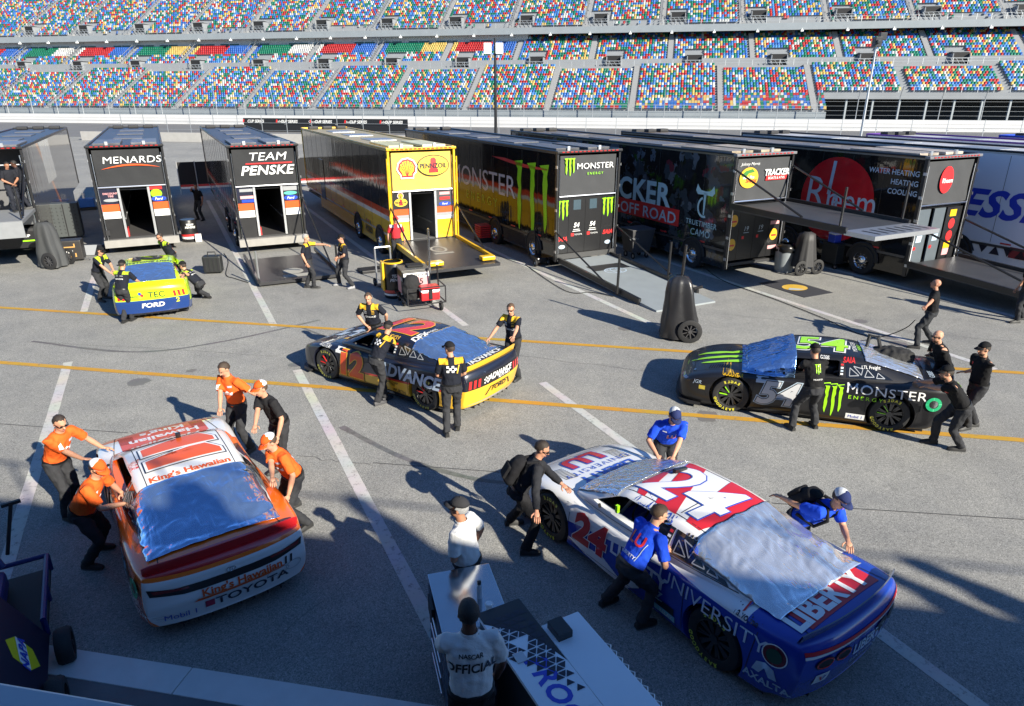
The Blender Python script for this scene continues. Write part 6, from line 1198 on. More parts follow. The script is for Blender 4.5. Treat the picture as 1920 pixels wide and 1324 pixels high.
p = Person('man in black cap seen from behind standing beside the navy car rear wheel', (847, 720), 100, 4, ((838, 818), (858, 806)), ('front', 'front'), (40, -5), NVY, CH, 0, (.04, .025, .02), (.012, .012, .014), yoke=YK, group=g12); black_marks(p)
p = Person('man in sunglasses with yellow shoulders holding the navy car spoiler', (957, 652), -128, 10, ((972, 712), (955, 706)), ((952, 668, 1.02), (918, 634, .98)), (25, -14), NVY, CH, 0, (.09, .05, .025), None, True, yoke=YK, ff=1, group=g12); black_marks(p)
g54 = 'crew pushing the matte black car'; BK = (.010, .010, .011); CB = ((.010, .010, .011))
def claw_back(p): p.back(tri2d([[(a*.8, b_) for a, b_ in q] for q in claw(.17)]), LIMEN, 0, .36); p.back(text2d('MONSTER', .028, .0), WHITE, .0, .18); p.front(tri2d([rect(-.02, -.02, .02, .02)]), RED, .09, .42); p.front(tri2d([rect(-.02, -.02, .02, .02)]), RED, -.09, .42)
p = Person('man in black with green claw on his back leaning into the black car window', (1528, 722), 98, 14, ((1484, 806), (1527, 802)), ((1500, 690, 1.0), (1515, 694, 1.0)), (5, -15), BK, CH, 0, (.03, .02, .015), CB, group=g54); claw_back(p)
p = Person('bald man in black shirt holding a cable, one hand on his hip', (1736, 601), 152, 2, ((1718, 654), (1746, 645)), ((1716, 600, 1.0), 'hip'), (0, 12), BK, (.03, .032, .036), 1, None, None, ff=1, group=g54); p.back(tri2d([rect(-.015, -.02, .02, .02)]), RED, .05, .43)
p = Person('bearded bald man in white sunglasses leaning over the black car tail', (1772, 688), 176, 24, None, ((1736, 668, 1.0), (1742, 660, 1.0)), (8, -8), BK, CH, 0, None, None, True, 'long', beard=(.12, .06, .03), group=g54); p.front(tri2d([rect(-.02, -.02, .02, .02)]), RED, .1, .40)
p = Person('bearded man in black cap standing at the black car rear bumper', (1822, 722), 188, 6, ((1812, 806), (1826, 800)), ((1800, 700, 1.0), (1826, 706, .9)), (-5, -10), BK, CH, 0, (.03, .02, .012), CB, beard=(.05, .03, .02), ff=0.7, group=g54); p.front(tri2d([rect(-.02, -.02, .02, .02)]), RED, .1, .40)
p = Person('man in black cap pushing hard with both arms on the black car tail', (1813, 758), 172, 36, ((1748, 832), (1800, 846)), ((1720, 724, 1.0), (1722, 716, 1.0)), (0, -5), BK, CH, 0, (.03, .02, .012), CB, ff=0.4, group=g54, beard=(.05, .03, .02)); claw_back(p)
g24 = 'crew pushing the white and blue car'; CAPW = ((.02, .03, .10), (.55, .58, .62))
def blue_marks(p): p.front(text2d('LU', .09, .03), WHITE, -.02, .30); p.front(text2d('LU', .09, .0), R24, -.02, .30, off=.009); p.back(text2d('LU', .14, .02), RED, 0, .33); p.back(text2d('LIBERTY', .04, .01), WHITE, 0, .13); [p.back(tri2d([[(sx*.10, -.1), (sx*.13, .14), (sx*.138, .14), (sx*.108, -.1)][::sx]]), PALE, 0, .2) for sx in (1, -1)]; p.front(tri2d([rect(-.03, -.012, .03, .012)]), WHITE, .10, .41)
p = Person('man in royal blue shirt and pale cap bent over the far windshield corner', (1240, 836), -92, 38, None, (CAR24.matrix_basis @ v3(.78, -.74, .98), CAR24.matrix_basis @ v3(1.05, -.72, .96)), (10, -34), BLS, CH, 0, (.05, .03, .02), CAPW, group=g24, belly=1.15, pos=(2.36, 9.30, 0)); blue_marks(p)
p = Person('curly haired man in dark jacket with backpack pushing the left front fender', (974, 924), 8, 30, ((985, 1040), (956, 984)), ((1086, 940, .86), (1006, 962, .88)), (-15, -28), (.02, .021, .025), (.016, .016, .017), 1, (.025, .016, .01), None, True, 'long', ff=0.8, group=g24); p.backpack('black backpack worn by the curly haired man in dark jacket', (.012, .012, .013))
p = Person('short haired man in royal blue shirt pushing at the driver window', (1182, 1046), 28, 34, ((1134, 1134), (1202, 1176)), ((1236, 1018, 1.02), (1238, 1036, .98)), (-25, -25), BLS, (.04, .04, .043), 0, (.07, .04, .02), None, group=g24); blue_marks(p)
p = Person('man in royal blue shirt and cap reaching along the right rear quarter', (1497, 968), -52, 46, None, ((1590, 1014, 1.02), (1440, 922, 1.15)), (-15, -28), BLS, (.04, .04, .043), 0, (.05, .03, .02), CAPW, group=g24); blue_marks(p); p.backpack('black backpack worn by the capped man at the right rear quarter', (.014, .014, .015))
gof = 'race officials in white shirts'; WS = (.62, .62, .61)
p = Person('official in white shirt and dark cap standing behind the steel cart in sunlight', (876, 1050), 158, 6, None, ((853, 1042, 1.0), 'hip'), (10, 5), WS, (.014, .014, .016), 2, (.3, .3, .3), (.03, .03, .035), True, group=gof, belly=1.15); p.front(tri2d([rect(-.03, -.02, .03, .02)]), GREY, .08, .36)
p = Person('official in shade with OFFICIAL across his back, nearest the camera', (884, 1290), 98, 6, None, ((826, 1206, 1.5), (930, 1270, 1.4)), (0, -10), WS, (.014, .014, .016), 3, (.012, .01, .009), None, False, group=gof, belly=1.08, z0=.52); so_ = MB().box((-.45, -.45, .032), (.45, .45, .52)).build('walkway_step', SLAB); so_.location = (p.o.x, p.o.y, 0); so_.rotation_euler = (0, 0, R(-10.4)); tag(so_, kind='structure'); p.back(text2d('OFFICIAL', .075, .025, .1, .95), BLACK, 0, .30); p.back(text2d('NASCAR', .035, .02, .1), BLACK, 0, .40)
g2 = 'crew around the lime yellow car'; LK = (0.40, 0.55, 0.03); VX = .019
def lime_marks(p): p.back(text2d('MENARDS', .035, .01), WHITE, 0, .3); p.back(tri2d([rect(-.1, -.01, -.03, .01), rect(.02, -.01, .1, .01)]), GREY, 0, .38); p.front(tri2d([rect(-.04, -.01, .04, .01), rect(-.04, -.05, .04, -.03)]), WHITE, .08, .38)
p = Person('capped man with lime shoulders pushing the lime car left door', (184, 508), -12, 24, ((188, 566), (198, 560)), ((212, 506, .95), (207, 512, .95)), (0, -20), NVY, CH, 0, (.05, .03, .02), BK, False, yoke=LK, vox=VX, ff=0.6, group=g2); lime_marks(p)
p = Person('capped man with lime shoulders seen from behind at the lime car rear corner', (228, 549), 82, 20, ((233, 606), (248, 602)), ((236, 520, 1.0), (264, 531, 1.0)), (0, -15), NVY, CH, 0, (.03, .02, .015), BK, False, yoke=LK, vox=VX, ff=0.7, group=g2); lime_marks(p)
p = Person('bearded man with lime shoulders leaning at the lime car right window', (321, 476), -122, 26, None, ((328, 474, .95), (318, 470, .95)), (0, -20), NVY, CH, 1, (.03, .02, .015), None, True, yoke=LK, vox=VX, beard=(.04, .025, .02), group=g2); lime_marks(p)
p = Person('stretched man with lime shoulders pushing the lime car right rear corner', (369, 514), 172, 44, ((392, 560), (374, 556)), ((341, 520, 1.0), (344, 512, 1.0)), (0, 0), NVY, CH, 0, (.04, .03, .02), BK, False, yoke=LK, vox=VX, ff=0.3, group=g2); lime_marks(p)
p = Person('man in black shading his eyes between the two left black transporters', (374, 382), -108, 0, ((372, 412), (382, 414)), (None, (359, 352, 1.62)), (20, 0), BK, CH, 2, (.02, .015, .01), None, False, ff=1, vox=VX)
gp = 'men talking beside the yellow transporter'
p = Person('grey haired man with yellow collar pointing with outstretched arm', (580, 489), -4, 0, ((575, 540), (589, 541)), ((616, 459, 1.38), None), (0, 0), NVY, CH, 0, (.35, .34, .33), None, False, yoke=YK, vox=VX, ff=0.9, group=gp)
p = Person('man in black cap with yellow shoulders facing the pointing man', (650, 483), -150, 2, ((637, 535), (663, 541)), ('front', 'front'), (0, -4), NVY, CH, 0, (.03, .02, .02), BK, False, yoke=YK, vox=VX, ff=0.9, group=gp, shoes=(.25, .25, .26)); black_marks(p)
p = Person('man in red shirt and red cap beside the yellow lift platform', (745, 462), -75, 2, ((740, 496), (752, 497)), (None, None), (40, 0), (.50, .03, .04), CH, 0, (.05, .03, .02), (.6, .03, .03), False, yoke=(.6, .6, .6), ff=1, vox=VX); 
gh = 'men working in the open rear of the left transporter'
for px, py, yw, lb in ((42, 341, -150, 'taller man in dark shirt standing in the open transporter rear'), (18, 345, -30, 'man in dark shirt stooping over the engine in the transporter rear')): Person(lb, (px, py), yw, 10, None, ('front', 'front'), (0, -25), (.016, .017, .022), (.02, .022, .03), 3 if px > 30 else 2, (.012, .01, .008), None, False, vox=VX, z0=1.86, group=gh)
Person('man in dark trousers walking out of the picture at the right edge', (1931, 556), 175, 4, ((1906, 606), (1916, 600)), (None, None), (0, 0), BK, CH, 0, (.03, .02, .015), None, False, ff=1, vox=VX)
# ================================================================== carts, bins, cables and other gear
def thing(name, label, cat, loc, rz=0.0, group=None): return tag(empty(name, loc, rz), label, cat, group)
def wheel_part(par, c, r, w_, axis='y', hub=ALU, name='wheel'):
    wh = empty(name, c); wh.parent = par
    MB().lathe([(r*.62, -w_/2), (r*.9, -w_/2), (r, -w_*.3), (r, w_*.3), (r*.9, w_/2), (r*.62, w_/2), (r*.62, -w_/2)], 22, axis).build('tyre', RUBBER, wh, smooth=True)
    b = MB(); n = 9
    for k in range(n):
        a = 2*math.pi*k/n; q = (r*.64*math.cos(a), 0, r*.64*math.sin(a)) if axis == 'y' else (0, r*.64*math.cos(a), r*.64*math.sin(a)); b.bar((0, 0, 0), q, r*.1, w_*.3)
    q = (0, w_*.5, 0) if axis == 'y' else (w_*.5, 0, 0); b.tube([tuple(-v for v in q), q], r*.16, 8); b.build('rim', hub, wh); return wh
# --- steel topped cart
STEELTOP = mat('brushed_steel_top', (.55, .57, .60), .16, .95, .12, 3, .05, 3)
c = thing('tool_cart', 'steel topped cart beside the two officials at the bottom', 'cart', (-.91, 6.0, 0), R(15.7))
MB().box((0, -1.25, 1.02), (.68, 0, 1.05)).build('top', STEELTOP, c, bevel=.006); MB().box((.02, -1.23, .14), (.66, -.02, 1.015)).build('cabinet', mat('cart_navy', (.02, .03, .06), .4), c)
for k in range(4): MB().box((-.005, -1.2, .2 + k*.2), (.018, -.05, .36 + k*.2)).build('drawer', mat('cart_drawer', (.03, .04, .07), .35, .2), c, bevel=.006); MB().tube([(-.03, -.9, .30 + k*.2), (-.03, -.35, .30 + k*.2)], .01, 6).build('drawer_handle', ALU, c)
for x in (.08, .6):
    for y in (-1.15, -.1): wheel_part(c, (x, y, .075), .075, .04, 'x', name='castor')
MB().box((-.04, -.5, .8), (-.012, -.25, 1.0)).build('tablet_holder', PLASTIC, c)
c = thing('coffee_cup', 'white paper cup with lid on the steel cart', 'cup', at(917, 1150, 1.05)); MB().lathe([(0, 0), (.028, 0), (.038, .11)], 16).build('cup', WHITE, c, smooth=True); MB().lathe([(.041, .108), (.041, .118), (.034, .128), (0, .128)], 16).build('lid', paint((.7, .72, .74)), c, smooth=True)
c = thing('bottle', 'small dark capped bottle standing on the steel cart', 'bottle', at(899, 1120, 1.05)); MB().lathe([(0, 0), (.028, 0), (.028, .13), (.014, .16), (.014, .17)], 14).build('bottle_body', mat('clear_bottle', (.35, .4, .45), .1), c, smooth=True); MB().lathe([(.022, .168), (.022, .2), (0, .205)], 12).build('bottle_cap', BLACK, c, smooth=True)
# --- white lidded pit cart with triangle pattern
c = thing('pit_cart', 'white lidded pit cart with black triangle pattern and blue lettering', 'cart', (.08, 5.51, 0), R(28))
LIDW = mat('lid_white', (.74, .77, .80), .35, 0, .05, 2, coat=.3)
b = MB().box((-.48, -2.2, 1.11), (-.01, 0, 1.15)).build('lid', LIDW, c, bevel=.006); b2 = MB().box((.01, -2.2, 1.08), (.43, -.4, 1.12)).build('lid', LIDW, c, bevel=.006)
MB().box((-.46, -2.18, .22), (-.02, -.03, 1.105)).build('cabinet', BLACK, c); MB().box((.02, -2.18, .22), (.41, -.43, 1.075)).build('cabinet', mat('cart_navy', (.02, .03, .06)), c)
zt = 1.1505
flat('black_panel', tri2d([[(-.479, -.16), (-.479, -.001), (-.012, -.001), (-.012, -.9), (-.10, -.62), (-.2, -.42)]]), BLACK, b, (0, 0, zt), X, Y, .002)
def tri_rows():
    out = []; h = .085; s_ = .10
    for j in range(14):
        y0 = -.13 - j*h; x_off = 0 if j % 2 else s_/2; lim0 = -.475 if j < 7 else -.475 + (j - 6)*.055
        n = 0
        x = -.475 - x_off
        while x < -.02:
            up = [(x + .008, y0 - h + .008), (x + s_ - .008, y0 - h + .008), (x + s_/2, y0 - .012)]; dn = [(x + s_/2 + .008, y0 - .006), (x + s_, y0 - h + .014), (x + s_*1.5 - .008, y0 - .006)]
            for t in (up, dn):
                if all(lim0 < q[0] < -.012 for q in t) and not (t is dn and (j*7 + int(x*40)) % 5 == 0) and not (.0 < (t[0][0] + .33)**2*30 + (y0 + .5)**2*60 < .12): out.append(t if t is up else t[::-1])
            x += s_
    return out
tr = tri_rows()
tpat = flat('triangle_pattern', tri2d(tr), mat('pattern_navy', (.012, .014, .03), .4), b, (0, 0, zt + .003), X, Y, .001); tag(tpat, kind='stuff')
flat('white_ground', tri2d([[(-.479, -.161), (-.2, -.421), (-.10, -.621), (-.012, -.901), (-.012, -1.4), (-.479, -1.4)]]), LIDW, b, (0, 0, zt), X, Y, .001)
flat('lettering', text2d('PROGRESSIVE', .2, .03, .2, 1.0, 1.05), paint((.03, .06, .5)), b, (-.26, -1.62, zt), -Y, X, .003)
MB().box((-.42, -.74, zt), (-.32, -.62, zt + .012)).build('latch', ALU, b, bevel=.004); MB().box((.05, -.66, 1.121), (.2, -.45, 1.2)).build('lid_bracket', BLACK, b2)
zz = [(.435 + (.035 if k % 2 else 0), -.85 - k*.045, 1.10) for k in range(32)]; MB().tube(zz, .006, 5).build('lacing', WHITE, b2)
for x in (-.4, .35):
    for y in (-2.0, -.6): wheel_part(c, (x, y, .11), .11, .06, 'x', name='castor')
# --- dark blue pit wagon at the left edge
c = thing('pit_wagon', 'dark blue wagon with yellow hexagon badge at the bottom left corner', 'wagon', (-5.1, 5.9, 0), R(31))
NB_ = mat('wagon_navy', (.012, .014, .035), .4); BLF = mat('wagon_blue', (.010, .018, .11), .45)
b = MB(); b.add([(.02, -1.25, .32), (.02, -.03, .32), (-.30, -.03, 1.02), (-.30, -1.25, 1.02), (-1.4, -1.25, .32), (-1.4, -.03, .32), (-1.4, -.03, 1.02), (-1.4, -1.25, 1.02)], [(0,1,2,3), (4,7,6,5), (3,2,6,7), (0,3,7,4), (1,5,6,2), (0,4,5,1)]); b.build('locker', NB_, c)
n_ = Vector((.7, 0, .32)).normalized(); Vd = Vector((-.32, 0, .7)).normalized(); hx = [(.19*math.sin(R(60*k + 0)), .27*math.cos(R(60*k + 0))) for k in range(6)]
flat('hexagon_badge', tri2d([[(-.16, -.12), (0, -.24), (.16, -.12), (.16, .12), (0, .24), (-.16, .12)]]), paint((.72, .62, .02)), c, (-.13, -.62, .64), Y, Vd, .006); flat('badge_band', tri2d([[(-.15, -.12), (.15, -.02), (.15, .13), (-.15, .03)]]), WHITE, c, (-.13, -.62, .64), Y, Vd, .009); flat('lettering', text2d('NAPA', .11, .03), BLUE, c, (-.13, -.62, .645), (0, .96, .0) + Vd*.28 if False else Vector((Vd.x*.3, .95, Vd.z*.3)), Vd, .012)
flat('lettering', text2d('PARTS', .13, .03, .1), paint((.7, .6, .02)), c, (-.6, -.25, 1.022), Y, -X, .004); flat('lettering', text2d('Prime', .1, .01, .2), PALE, c, (-.08, -1.1, .52), Y, Vd, .006)
MB().bar((-.295, -1.25, 1.03), (-.295, -.03, 1.03), .03, .012).build('yellow_edge', paint((.6, .55, .12)), c)
b = MB()
for p_, q_ in (((0, 0, .52), (0, 1.3, .52)), ((0, 1.3, .52), (-1.1, 1.3, .52)), ((-1.1, 1.3, .52), (-1.1, 0, .52)), ((0, 1.3, .3), (0, 1.3, .52)), ((0, .65, .3), (0, .65, .52)), ((0, .02, .3), (0, .02, .52))): b.tube([p_, q_], .03, 8)
b.build('rail', BLF, c, smooth=True); MB().box((-1.1, 0, .28), (0, 1.3, .33)).build('bed', DARK, c)
MB().box((-.85, .45, .34), (-.4, 1.15, .58)).build('fuel_can', BLF, c, bevel=.05); MB().box((-.95, .2, .34), (-.5, .42, .75)).build('jack_box', NB_, c, bevel=.02); MB().tube([(-.85, 1.2, .6), (-.75, 1.28, .78), (-.5, 1.25, .78), (-.42, 1.15, .6)], .04, 8).build('carry_loop', BLF, c, smooth=True)
for q in ((.14, -.12, .2), (.1, -1.0, .24)): wheel_part(c, q, q[2], .16, 'x', PLASTIC)
q0, q1 = c.matrix_basis.inverted() @ at(14, 1040, .55), c.matrix_basis.inverted() @ at(20, 945, 1.15)
MB().tube([q0, q1], .022, 8).build('handle', BLACK, c, smooth=True); MB().bar(q1 + v3(-.1, 0, 0), q1 + v3(.1, .03, 0), .04).build('handle_grip', PLASTIC, c)
# --- covered wheeled carts
def covered_cart(label, loc, rz, h=1.55, m=None, lean=0.0, pole=True, wr=.30):
    c = thing('covered_cart', label, 'cart', loc, rz, 'covered wheeled carts'); b = MB(); n = 60; rows = []
    for i, (t, a, d) in enumerate(((0.04, .46, .40), (.09, .45, .39), (.15, .44, .37), (.25, .425, .35), (.35, .41, .33), (.45, .39, .315), (.55, .37, .30), (.65, .355, .285), (.75, .34, .27), (.9, .29, .23), (.97, .22, .18), (1.0, .10, .09))):
        row = []
        for k in range(n + 1):
            an = 2*math.pi*k/n; cs, sn = math.cos(an), math.sin(an); f_ = 1/max(abs(cs), abs(sn))**.65; fold = 1 + (.10*(1 - t) + .02)*math.sin(an*6 + 2.0*noise.noise((cs, sn, t*2 + h))) + .08*noise.noise((cs*2.5, sn*2.5, t*3 + h))
            row.append((a*cs*f_*fold + lean*t*.3, d*sn*f_*fold, h*t))
        rows.append(row)
    b.grid(rows); b.build('cover', m, c, smooth='all'); MB().lathe([(0, h*.995), (.12, h*.99)], 12, 'z', (lean*.3, 0, 0)).build('cover_top', m, c)
    for sy in (-1, 1): wheel_part(c, (.22, sy*.42, wr), wr, .07, 'y', mat('cart_rim', (.08, .08, .085), .35, .3))
    if pole: MB().tube([(-.05, .1, h*.8), (-.0, .1, h + .75)], .035, 8).build('pole', BLACK, c, smooth=True); MB().tube([(.28, 0, h*.8), (.48, .0, h*.84)], .04, 8).build('handle', PLASTIC, c, smooth=True)
    return c
covered_cart('black vinyl covered cart on spoked wheels near the grey ramp', at(1272, 632), R(-8), 1.62, mat('black_vinyl', (.02, .02, .022), .32, 0, .2, 4, .3, 7), -.3, True)
covered_cart('charcoal cloth covered cart on spoked wheels by the left edge', at(104, 500), R(-12), 1.6, mat('charcoal_cloth', (.05, .053, .055), .8, 0, .12, 3, .4, 6), -.35, False)
# --- gear beside the navy car
c = thing('trash_bin', 'tall black bin with yellow flap beside the pink labelled cart', 'bin', at(740, 556), R(20)); MB().lathe([(.28, 0), (.30, .06), (.30, 1.05), (.27, 1.1)], 20).build('bin_body', BLACK, c, smooth=True); MB().lathe([(.306, .10), (.306, .16)], 20).build('white_band', WHITE, c); MB().lathe([(.306, .18), (.306, .27)], 20).build('red_band', RED, c); MB().box((-.36, -.16, .25), (-.29, .2, 1.12)).build('yellow_flap', YELLOW, c, bevel=.02)
MB().lathe([(.31, 1.08), (.31, 1.11), (.27, 1.12)], 20).build('rim', YELLOW, c, smooth=True)
for z_, tx in ((.72, 'TEAM'), (.60, 'PENSKE')): flat('lettering', text2d(tx, .09, .03, .2), WHITE, c, (0.06, -.31, z_), X, Z, .002)
c = thing('equipment_cart', 'dark equipment cart with pink and white panels behind the navy car', 'cart', at(778, 566), R(22))
MB().box((-.42, -.34, .34), (.42, .34, 1.02)).build('cart_body', mat('cart_black', (.02, .02, .022), .4), c, bevel=.015); MB().box((-.44, -.36, 1.022), (.44, .36, 1.07)).build('cart_top', mat('cart_top', (.10, .10, .09), .5), c, bevel=.01)
flat('pink_panel', tri2d([rect(-.36, -.26, .36, .16)]), PINKW, c, (0, -.345, .68), X, Z, .003); flat('white_panel', tri2d([rect(-.38, .165, .38, .3)]), WHITE, c, (0, -.345, .68), X, Z, .003); flat('lettering', text2d('STEPHENS & JR', .07, .02), BLACK, c, (0, -.345, .91), X, Z, .006); flat('lettering', text2d('455', .17, .02), BLACK, c, (0.02, -.345, .72), X, Z, .006)
flat('pink_panel', tri2d([rect(-.22, -.26, .22, .22)]), PINKW, c, (-.425, .02, .62), -Y, Z, .003); flat('lettering', text2d('DEX', .1, .02), WHITE, c, (-.425, -.26, .8), -Y, Z, .006)
b = MB(); [b.tube([p_, q_], .018, 6) for p_, q_ in (((-.5, -1.25, .28), (.6, -1.25, .28)), ((.6, -1.25, .28), (.6, .4, .28)), ((.6, .4, .28), (-.5, .4, .28)), ((-.5, .4, .28), (-.5, -1.25, .28)), ((.6, -1.25, .28), (.6, -1.25, .75)), ((-.5, -1.25, .28), (-.5, -1.25, .75)), ((-.5, -1.25, .75), (.6, -1.25, .75)), ((.6, -1.25, .75), (.6, -.4, .75)))]; b.build('trailer_frame', PLASTIC, c, smooth=True)
MB().tube([(.55, -.75, .3), (.5, -.8, 1.3)], .022, 8).build('upright', BLACK, c, smooth=True); MB().box((.46, -.84, 1.29), (.55, -.76, 1.33)).build('upright_cap', WHITE, c)
for q in ((-.4, -.3, .14), (.4, -.3, .14), (-.4, .3, .14), (.5, -1.1, .14)): wheel_part(c, q, .14, .07, 'x')
MB().box((-.2, -.1, 1.072), (.3, .25, 1.14)).build('folded_cover', cloth('black_cover', (.012, .012, .013)), c, bevel=.03)
M_ = c.matrix_basis
c = thing('cooler', 'red cooler with white band in front of the pink labelled cart', 'cooler', M_ @ v3(.22, -.85, .3), R(22)); c.scale = (.85, .85, .85); MB().box((-.32, -.22, 0), (.32, .22, .30)).build('cooler_body', mat('cooler_red', (.55, .02, .025), .35), c, bevel=.03); MB().box((-.33, -.23, .302), (.33, .23, .37)).build('white_band', WHITE, c, bevel=.02); MB().box((-.33, -.23, .372), (.33, .23, .47)).build('cooler_lid', mat('cooler_red', (.55,)*3), c, bevel=.03); MB().box((-.06, -.25, .05), (.06, -.225, .4)).build('latch', BLACK, c)
c = thing('gear_bag', 'black soft bag slumped between pink labelled cart and red cooler', 'bag', M_ @ v3(-.22, -.62, .3), R(22)); b = MB(); ringloft(b, [(v3(0, 0, z_), X*a, Y*d) for z_, a, d in ((0, .22, .2), (.2, .28, .22), (.45, .26, .19), (.62, .2, .12), (.7, .08, .05))], 16); me = skinned(b, .03, 3, 'bag'); wrinkle(me, .03, 6, 2); smooth_shade(me); link('bag_cloth', me, cloth('black_cover', (.012,)*3), c)
c = thing('hand_truck', 'silver and black hand truck frame left of the tall black bin', 'hand truck', at(722, 535), R(26)); b = MB(); [b.tube([p_, q_], .03, 8) for p_, q_ in (((-.25, 0, .1), (-.25, .05, 1.25)), ((.25, 0, .1), (.25, .05, 1.25)), ((-.25, .05, 1.25), (.25, .05, 1.25)))]; b.build('frame', ALU, c, smooth=True); MB().box((-.28, -.3, .06), (.28, 0, .09)).build('toe_plate', BLACK, c); [wheel_part(c, (x, .1, .13), .13, .06, 'x') for x in (-.3, .3)]
c = thing('floor_tray', 'flat black tray on the ground behind the man with yellow shoulders', 'tray', at(700, 508), R(26)); MB().box((-.5, -.3, .0), (.5, .3, .1)).build('tray', PLASTIC, c, bevel=.02); MB().box((-.46, -.26, .101), (.46, .26, .105)).build('tray_mat', DARK, c)
# --- left area
c = thing('barrel', 'black barrel with red and white base stripes between the two left transporters', 'barrel', at(358, 452), R(26)); MB().lathe([(0, 0), (.30, 0), (.32, .05), (.32, .87), (.29, .92), (0, .92)], 22).build('barrel_body', BLACK, c, smooth=True); MB().lathe([(.323, .14), (.323, .23)], 22).build('white_band', WHITE, c); MB().lathe([(.323, .24), (.323, .33)], 22).build('red_band', RED, c); [flat('lettering', text2d(tx, .08, .03, .25), WHITE, c, (.05, -.33, z_), X, Z, .002) for z_, tx in ((.74, 'TEAM'), (.63, 'PENSKE'))]; MB().box((.18, -.46, .02), (.42, -.3, .34)).build('paper_tag', WHITE, c)
c = thing('hard_case', 'black hard case with handle standing right of the lime car', 'case', at(402, 512), R(10)); MB().box((-.3, -.18, .05), (.3, .18, .62)).build('shell', mat('case_black', (.018, .02, .02), .5, 0, .15, 8), c, bevel=.04); MB().tube([(-.14, 0, .6), (-.12, 0, .74), (.12, 0, .74), (.14, 0, .6)], .022, 8).build('handle', PLASTIC, c, smooth=True)
for k in range(4): MB().box((-.24 + k*.14, -.195, .12), (-.18 + k*.14, -.182, .55)).build('rib', PLASTIC, c, bevel=.004)
c = thing('tool_cabinet', 'grey perforated cabinet standing beside the left transporter', 'cabinet', at(132, 446), R(26)); MB().box((-.5, -.3, .1), (.55, .3, 1.5)).build('cabinet_body', mat('cab_grey', (.05, .058, .06), .5), c, bevel=.02); MB().box((-.02, -.31, .12), (.02, -.302, 1.48)).build('seam', BLACK, c)
b = MB()
for i in range(8):
    for j in range(6):
        if j != 3: b.box((-.42 + j*.16, -.306, .25 + i*.15), (-.38 + j*.16, -.301, .29 + i*.15))
tag(b.build('vent_hole', BLACK, c), kind='stuff')
c = thing('equipment_case', 'black case with orange bracket marks in front of the grey cabinet', 'case', at(138, 488), R(22)); MB().box((-.45, -.3, .06), (.4, .3, .78)).build('shell', mat('case_black2', (.03, .028, .027), .45), c, bevel=.03); [flat('orange_bracket', tri2d([rect(-.3, -.02, .2, .02), rect(.16, .02, .2, .12)]), paint((.6, .32, .1)), c, (0, -.305, z_), X, Z, .003) for z_ in (.2, .55)]; flat('lettering', text2d('EDR', .09, .03, .2), WHITE, c, (0, -.305, .38), X, Z, .003); MB().tube([(.35, -.2, .1), (.6, -.35, .08), (.62, -.2, .1)], .02, 6).build('tow_ring', ALU, c)
c = thing('water_crate', 'blue crate of bottles beside the left transporter flank', 'crate', at(166, 393), R(26)); MB().box((-.35, -.25, .15), (.35, .25, .6)).build('crate', mat('crate_blue', (.02, .12, .45), .5), c, bevel=.02); MB().lathe([(.07, .6), (.07, .82), (.03, .9), (0, .9)], 10, 'z', (-.1, 0, 0)).build('bottle', WHITE, c, smooth=True); MB().box((-.4, -.3, 0), (.4, .3, .14)).build('crate_base', PLASTIC, c)
c = thing('wedge_ramp', 'dark wedge block on the ground left of the lime car', 'ramp', at(168, 476), R(10)); MB().add([(-.6, -.35, 0), (.6, -.35, 0), (.6, .35, 0), (-.6, .35, 0), (-.5, .1, .32), (.6, .1, .32), (.6, .35, .32), (-.5, .35, .32)], [(0,3,2,1), (4,5,6,7), (0,1,5,4), (1,2,6,5), (2,3,7,6), (3,0,4,7)]).build('wedge', PLASTIC, c); MB().add([(-.2, -.33, .015), (.3, -.33, .015), (.3, .09, .325), (-.2, .09, .325)], [(0,1,2,3)]).build('grip_strip', GREY, c)
c = thing('engine', 'bare silver race engine on the gate of the left transporter', 'engine', lot(-6.55, 28.7, 1.86), R(26)); b = MB(); b.box((-.3, -.45, .15), (.3, .45, .55)); [b.box((sx*.3 - .1, -.42, .45), (sx*.3 + .1, .42, .65)) for sx in (-1, 1)]; b.build('block', ALU, c, bevel=.03)
for k in range(4): [MB().tube([(sx*.38, -.35 + k*.23, .5), (sx*.55, -.35 + k*.23, .4), (sx*.5, -.3 + k*.2, .15)], .035, 8).build('exhaust_pipe', mat('pipe_bronze', (.35, .25, .16), .3, .9), c, smooth=True) for sx in (-1, 1)]
wheel_part(c, (0, -.52, .35), .16, .06, 'y', ALU, 'pulley')
# black barrier with red and white hem behind the first transporters
c = thing('banner_barrier', 'black skirted barrier with red and white hem behind the left transporters', 'barrier', lot(0.7, 47.5), R(26.3))
b = MB().grid([[(x*.35, .05*math.sin(x*1.1), z_) for x in range(24)] for z_ in (.55, 1.1, 1.9)]); b.build('skirt', cloth('barrier_black', (.015, .015, .016)), c, smooth='all'); MB().grid([[(x*.35, .05*math.sin(x*1.1) - .01, z_) for x in range(24)] for z_ in (.42, .55)]).build('red_hem', RED, c); MB().grid([[(x*.35, .05*math.sin(x*1.1) - .01, z_) for x in range(24)] for z_ in (.30, .42)]).build('white_hem', WHITE, c)
for x in range(0, 9): MB().tube([(x, -.06, 0), (x, -.06, 1.95)], .03, 6).build('post', ALU, c)
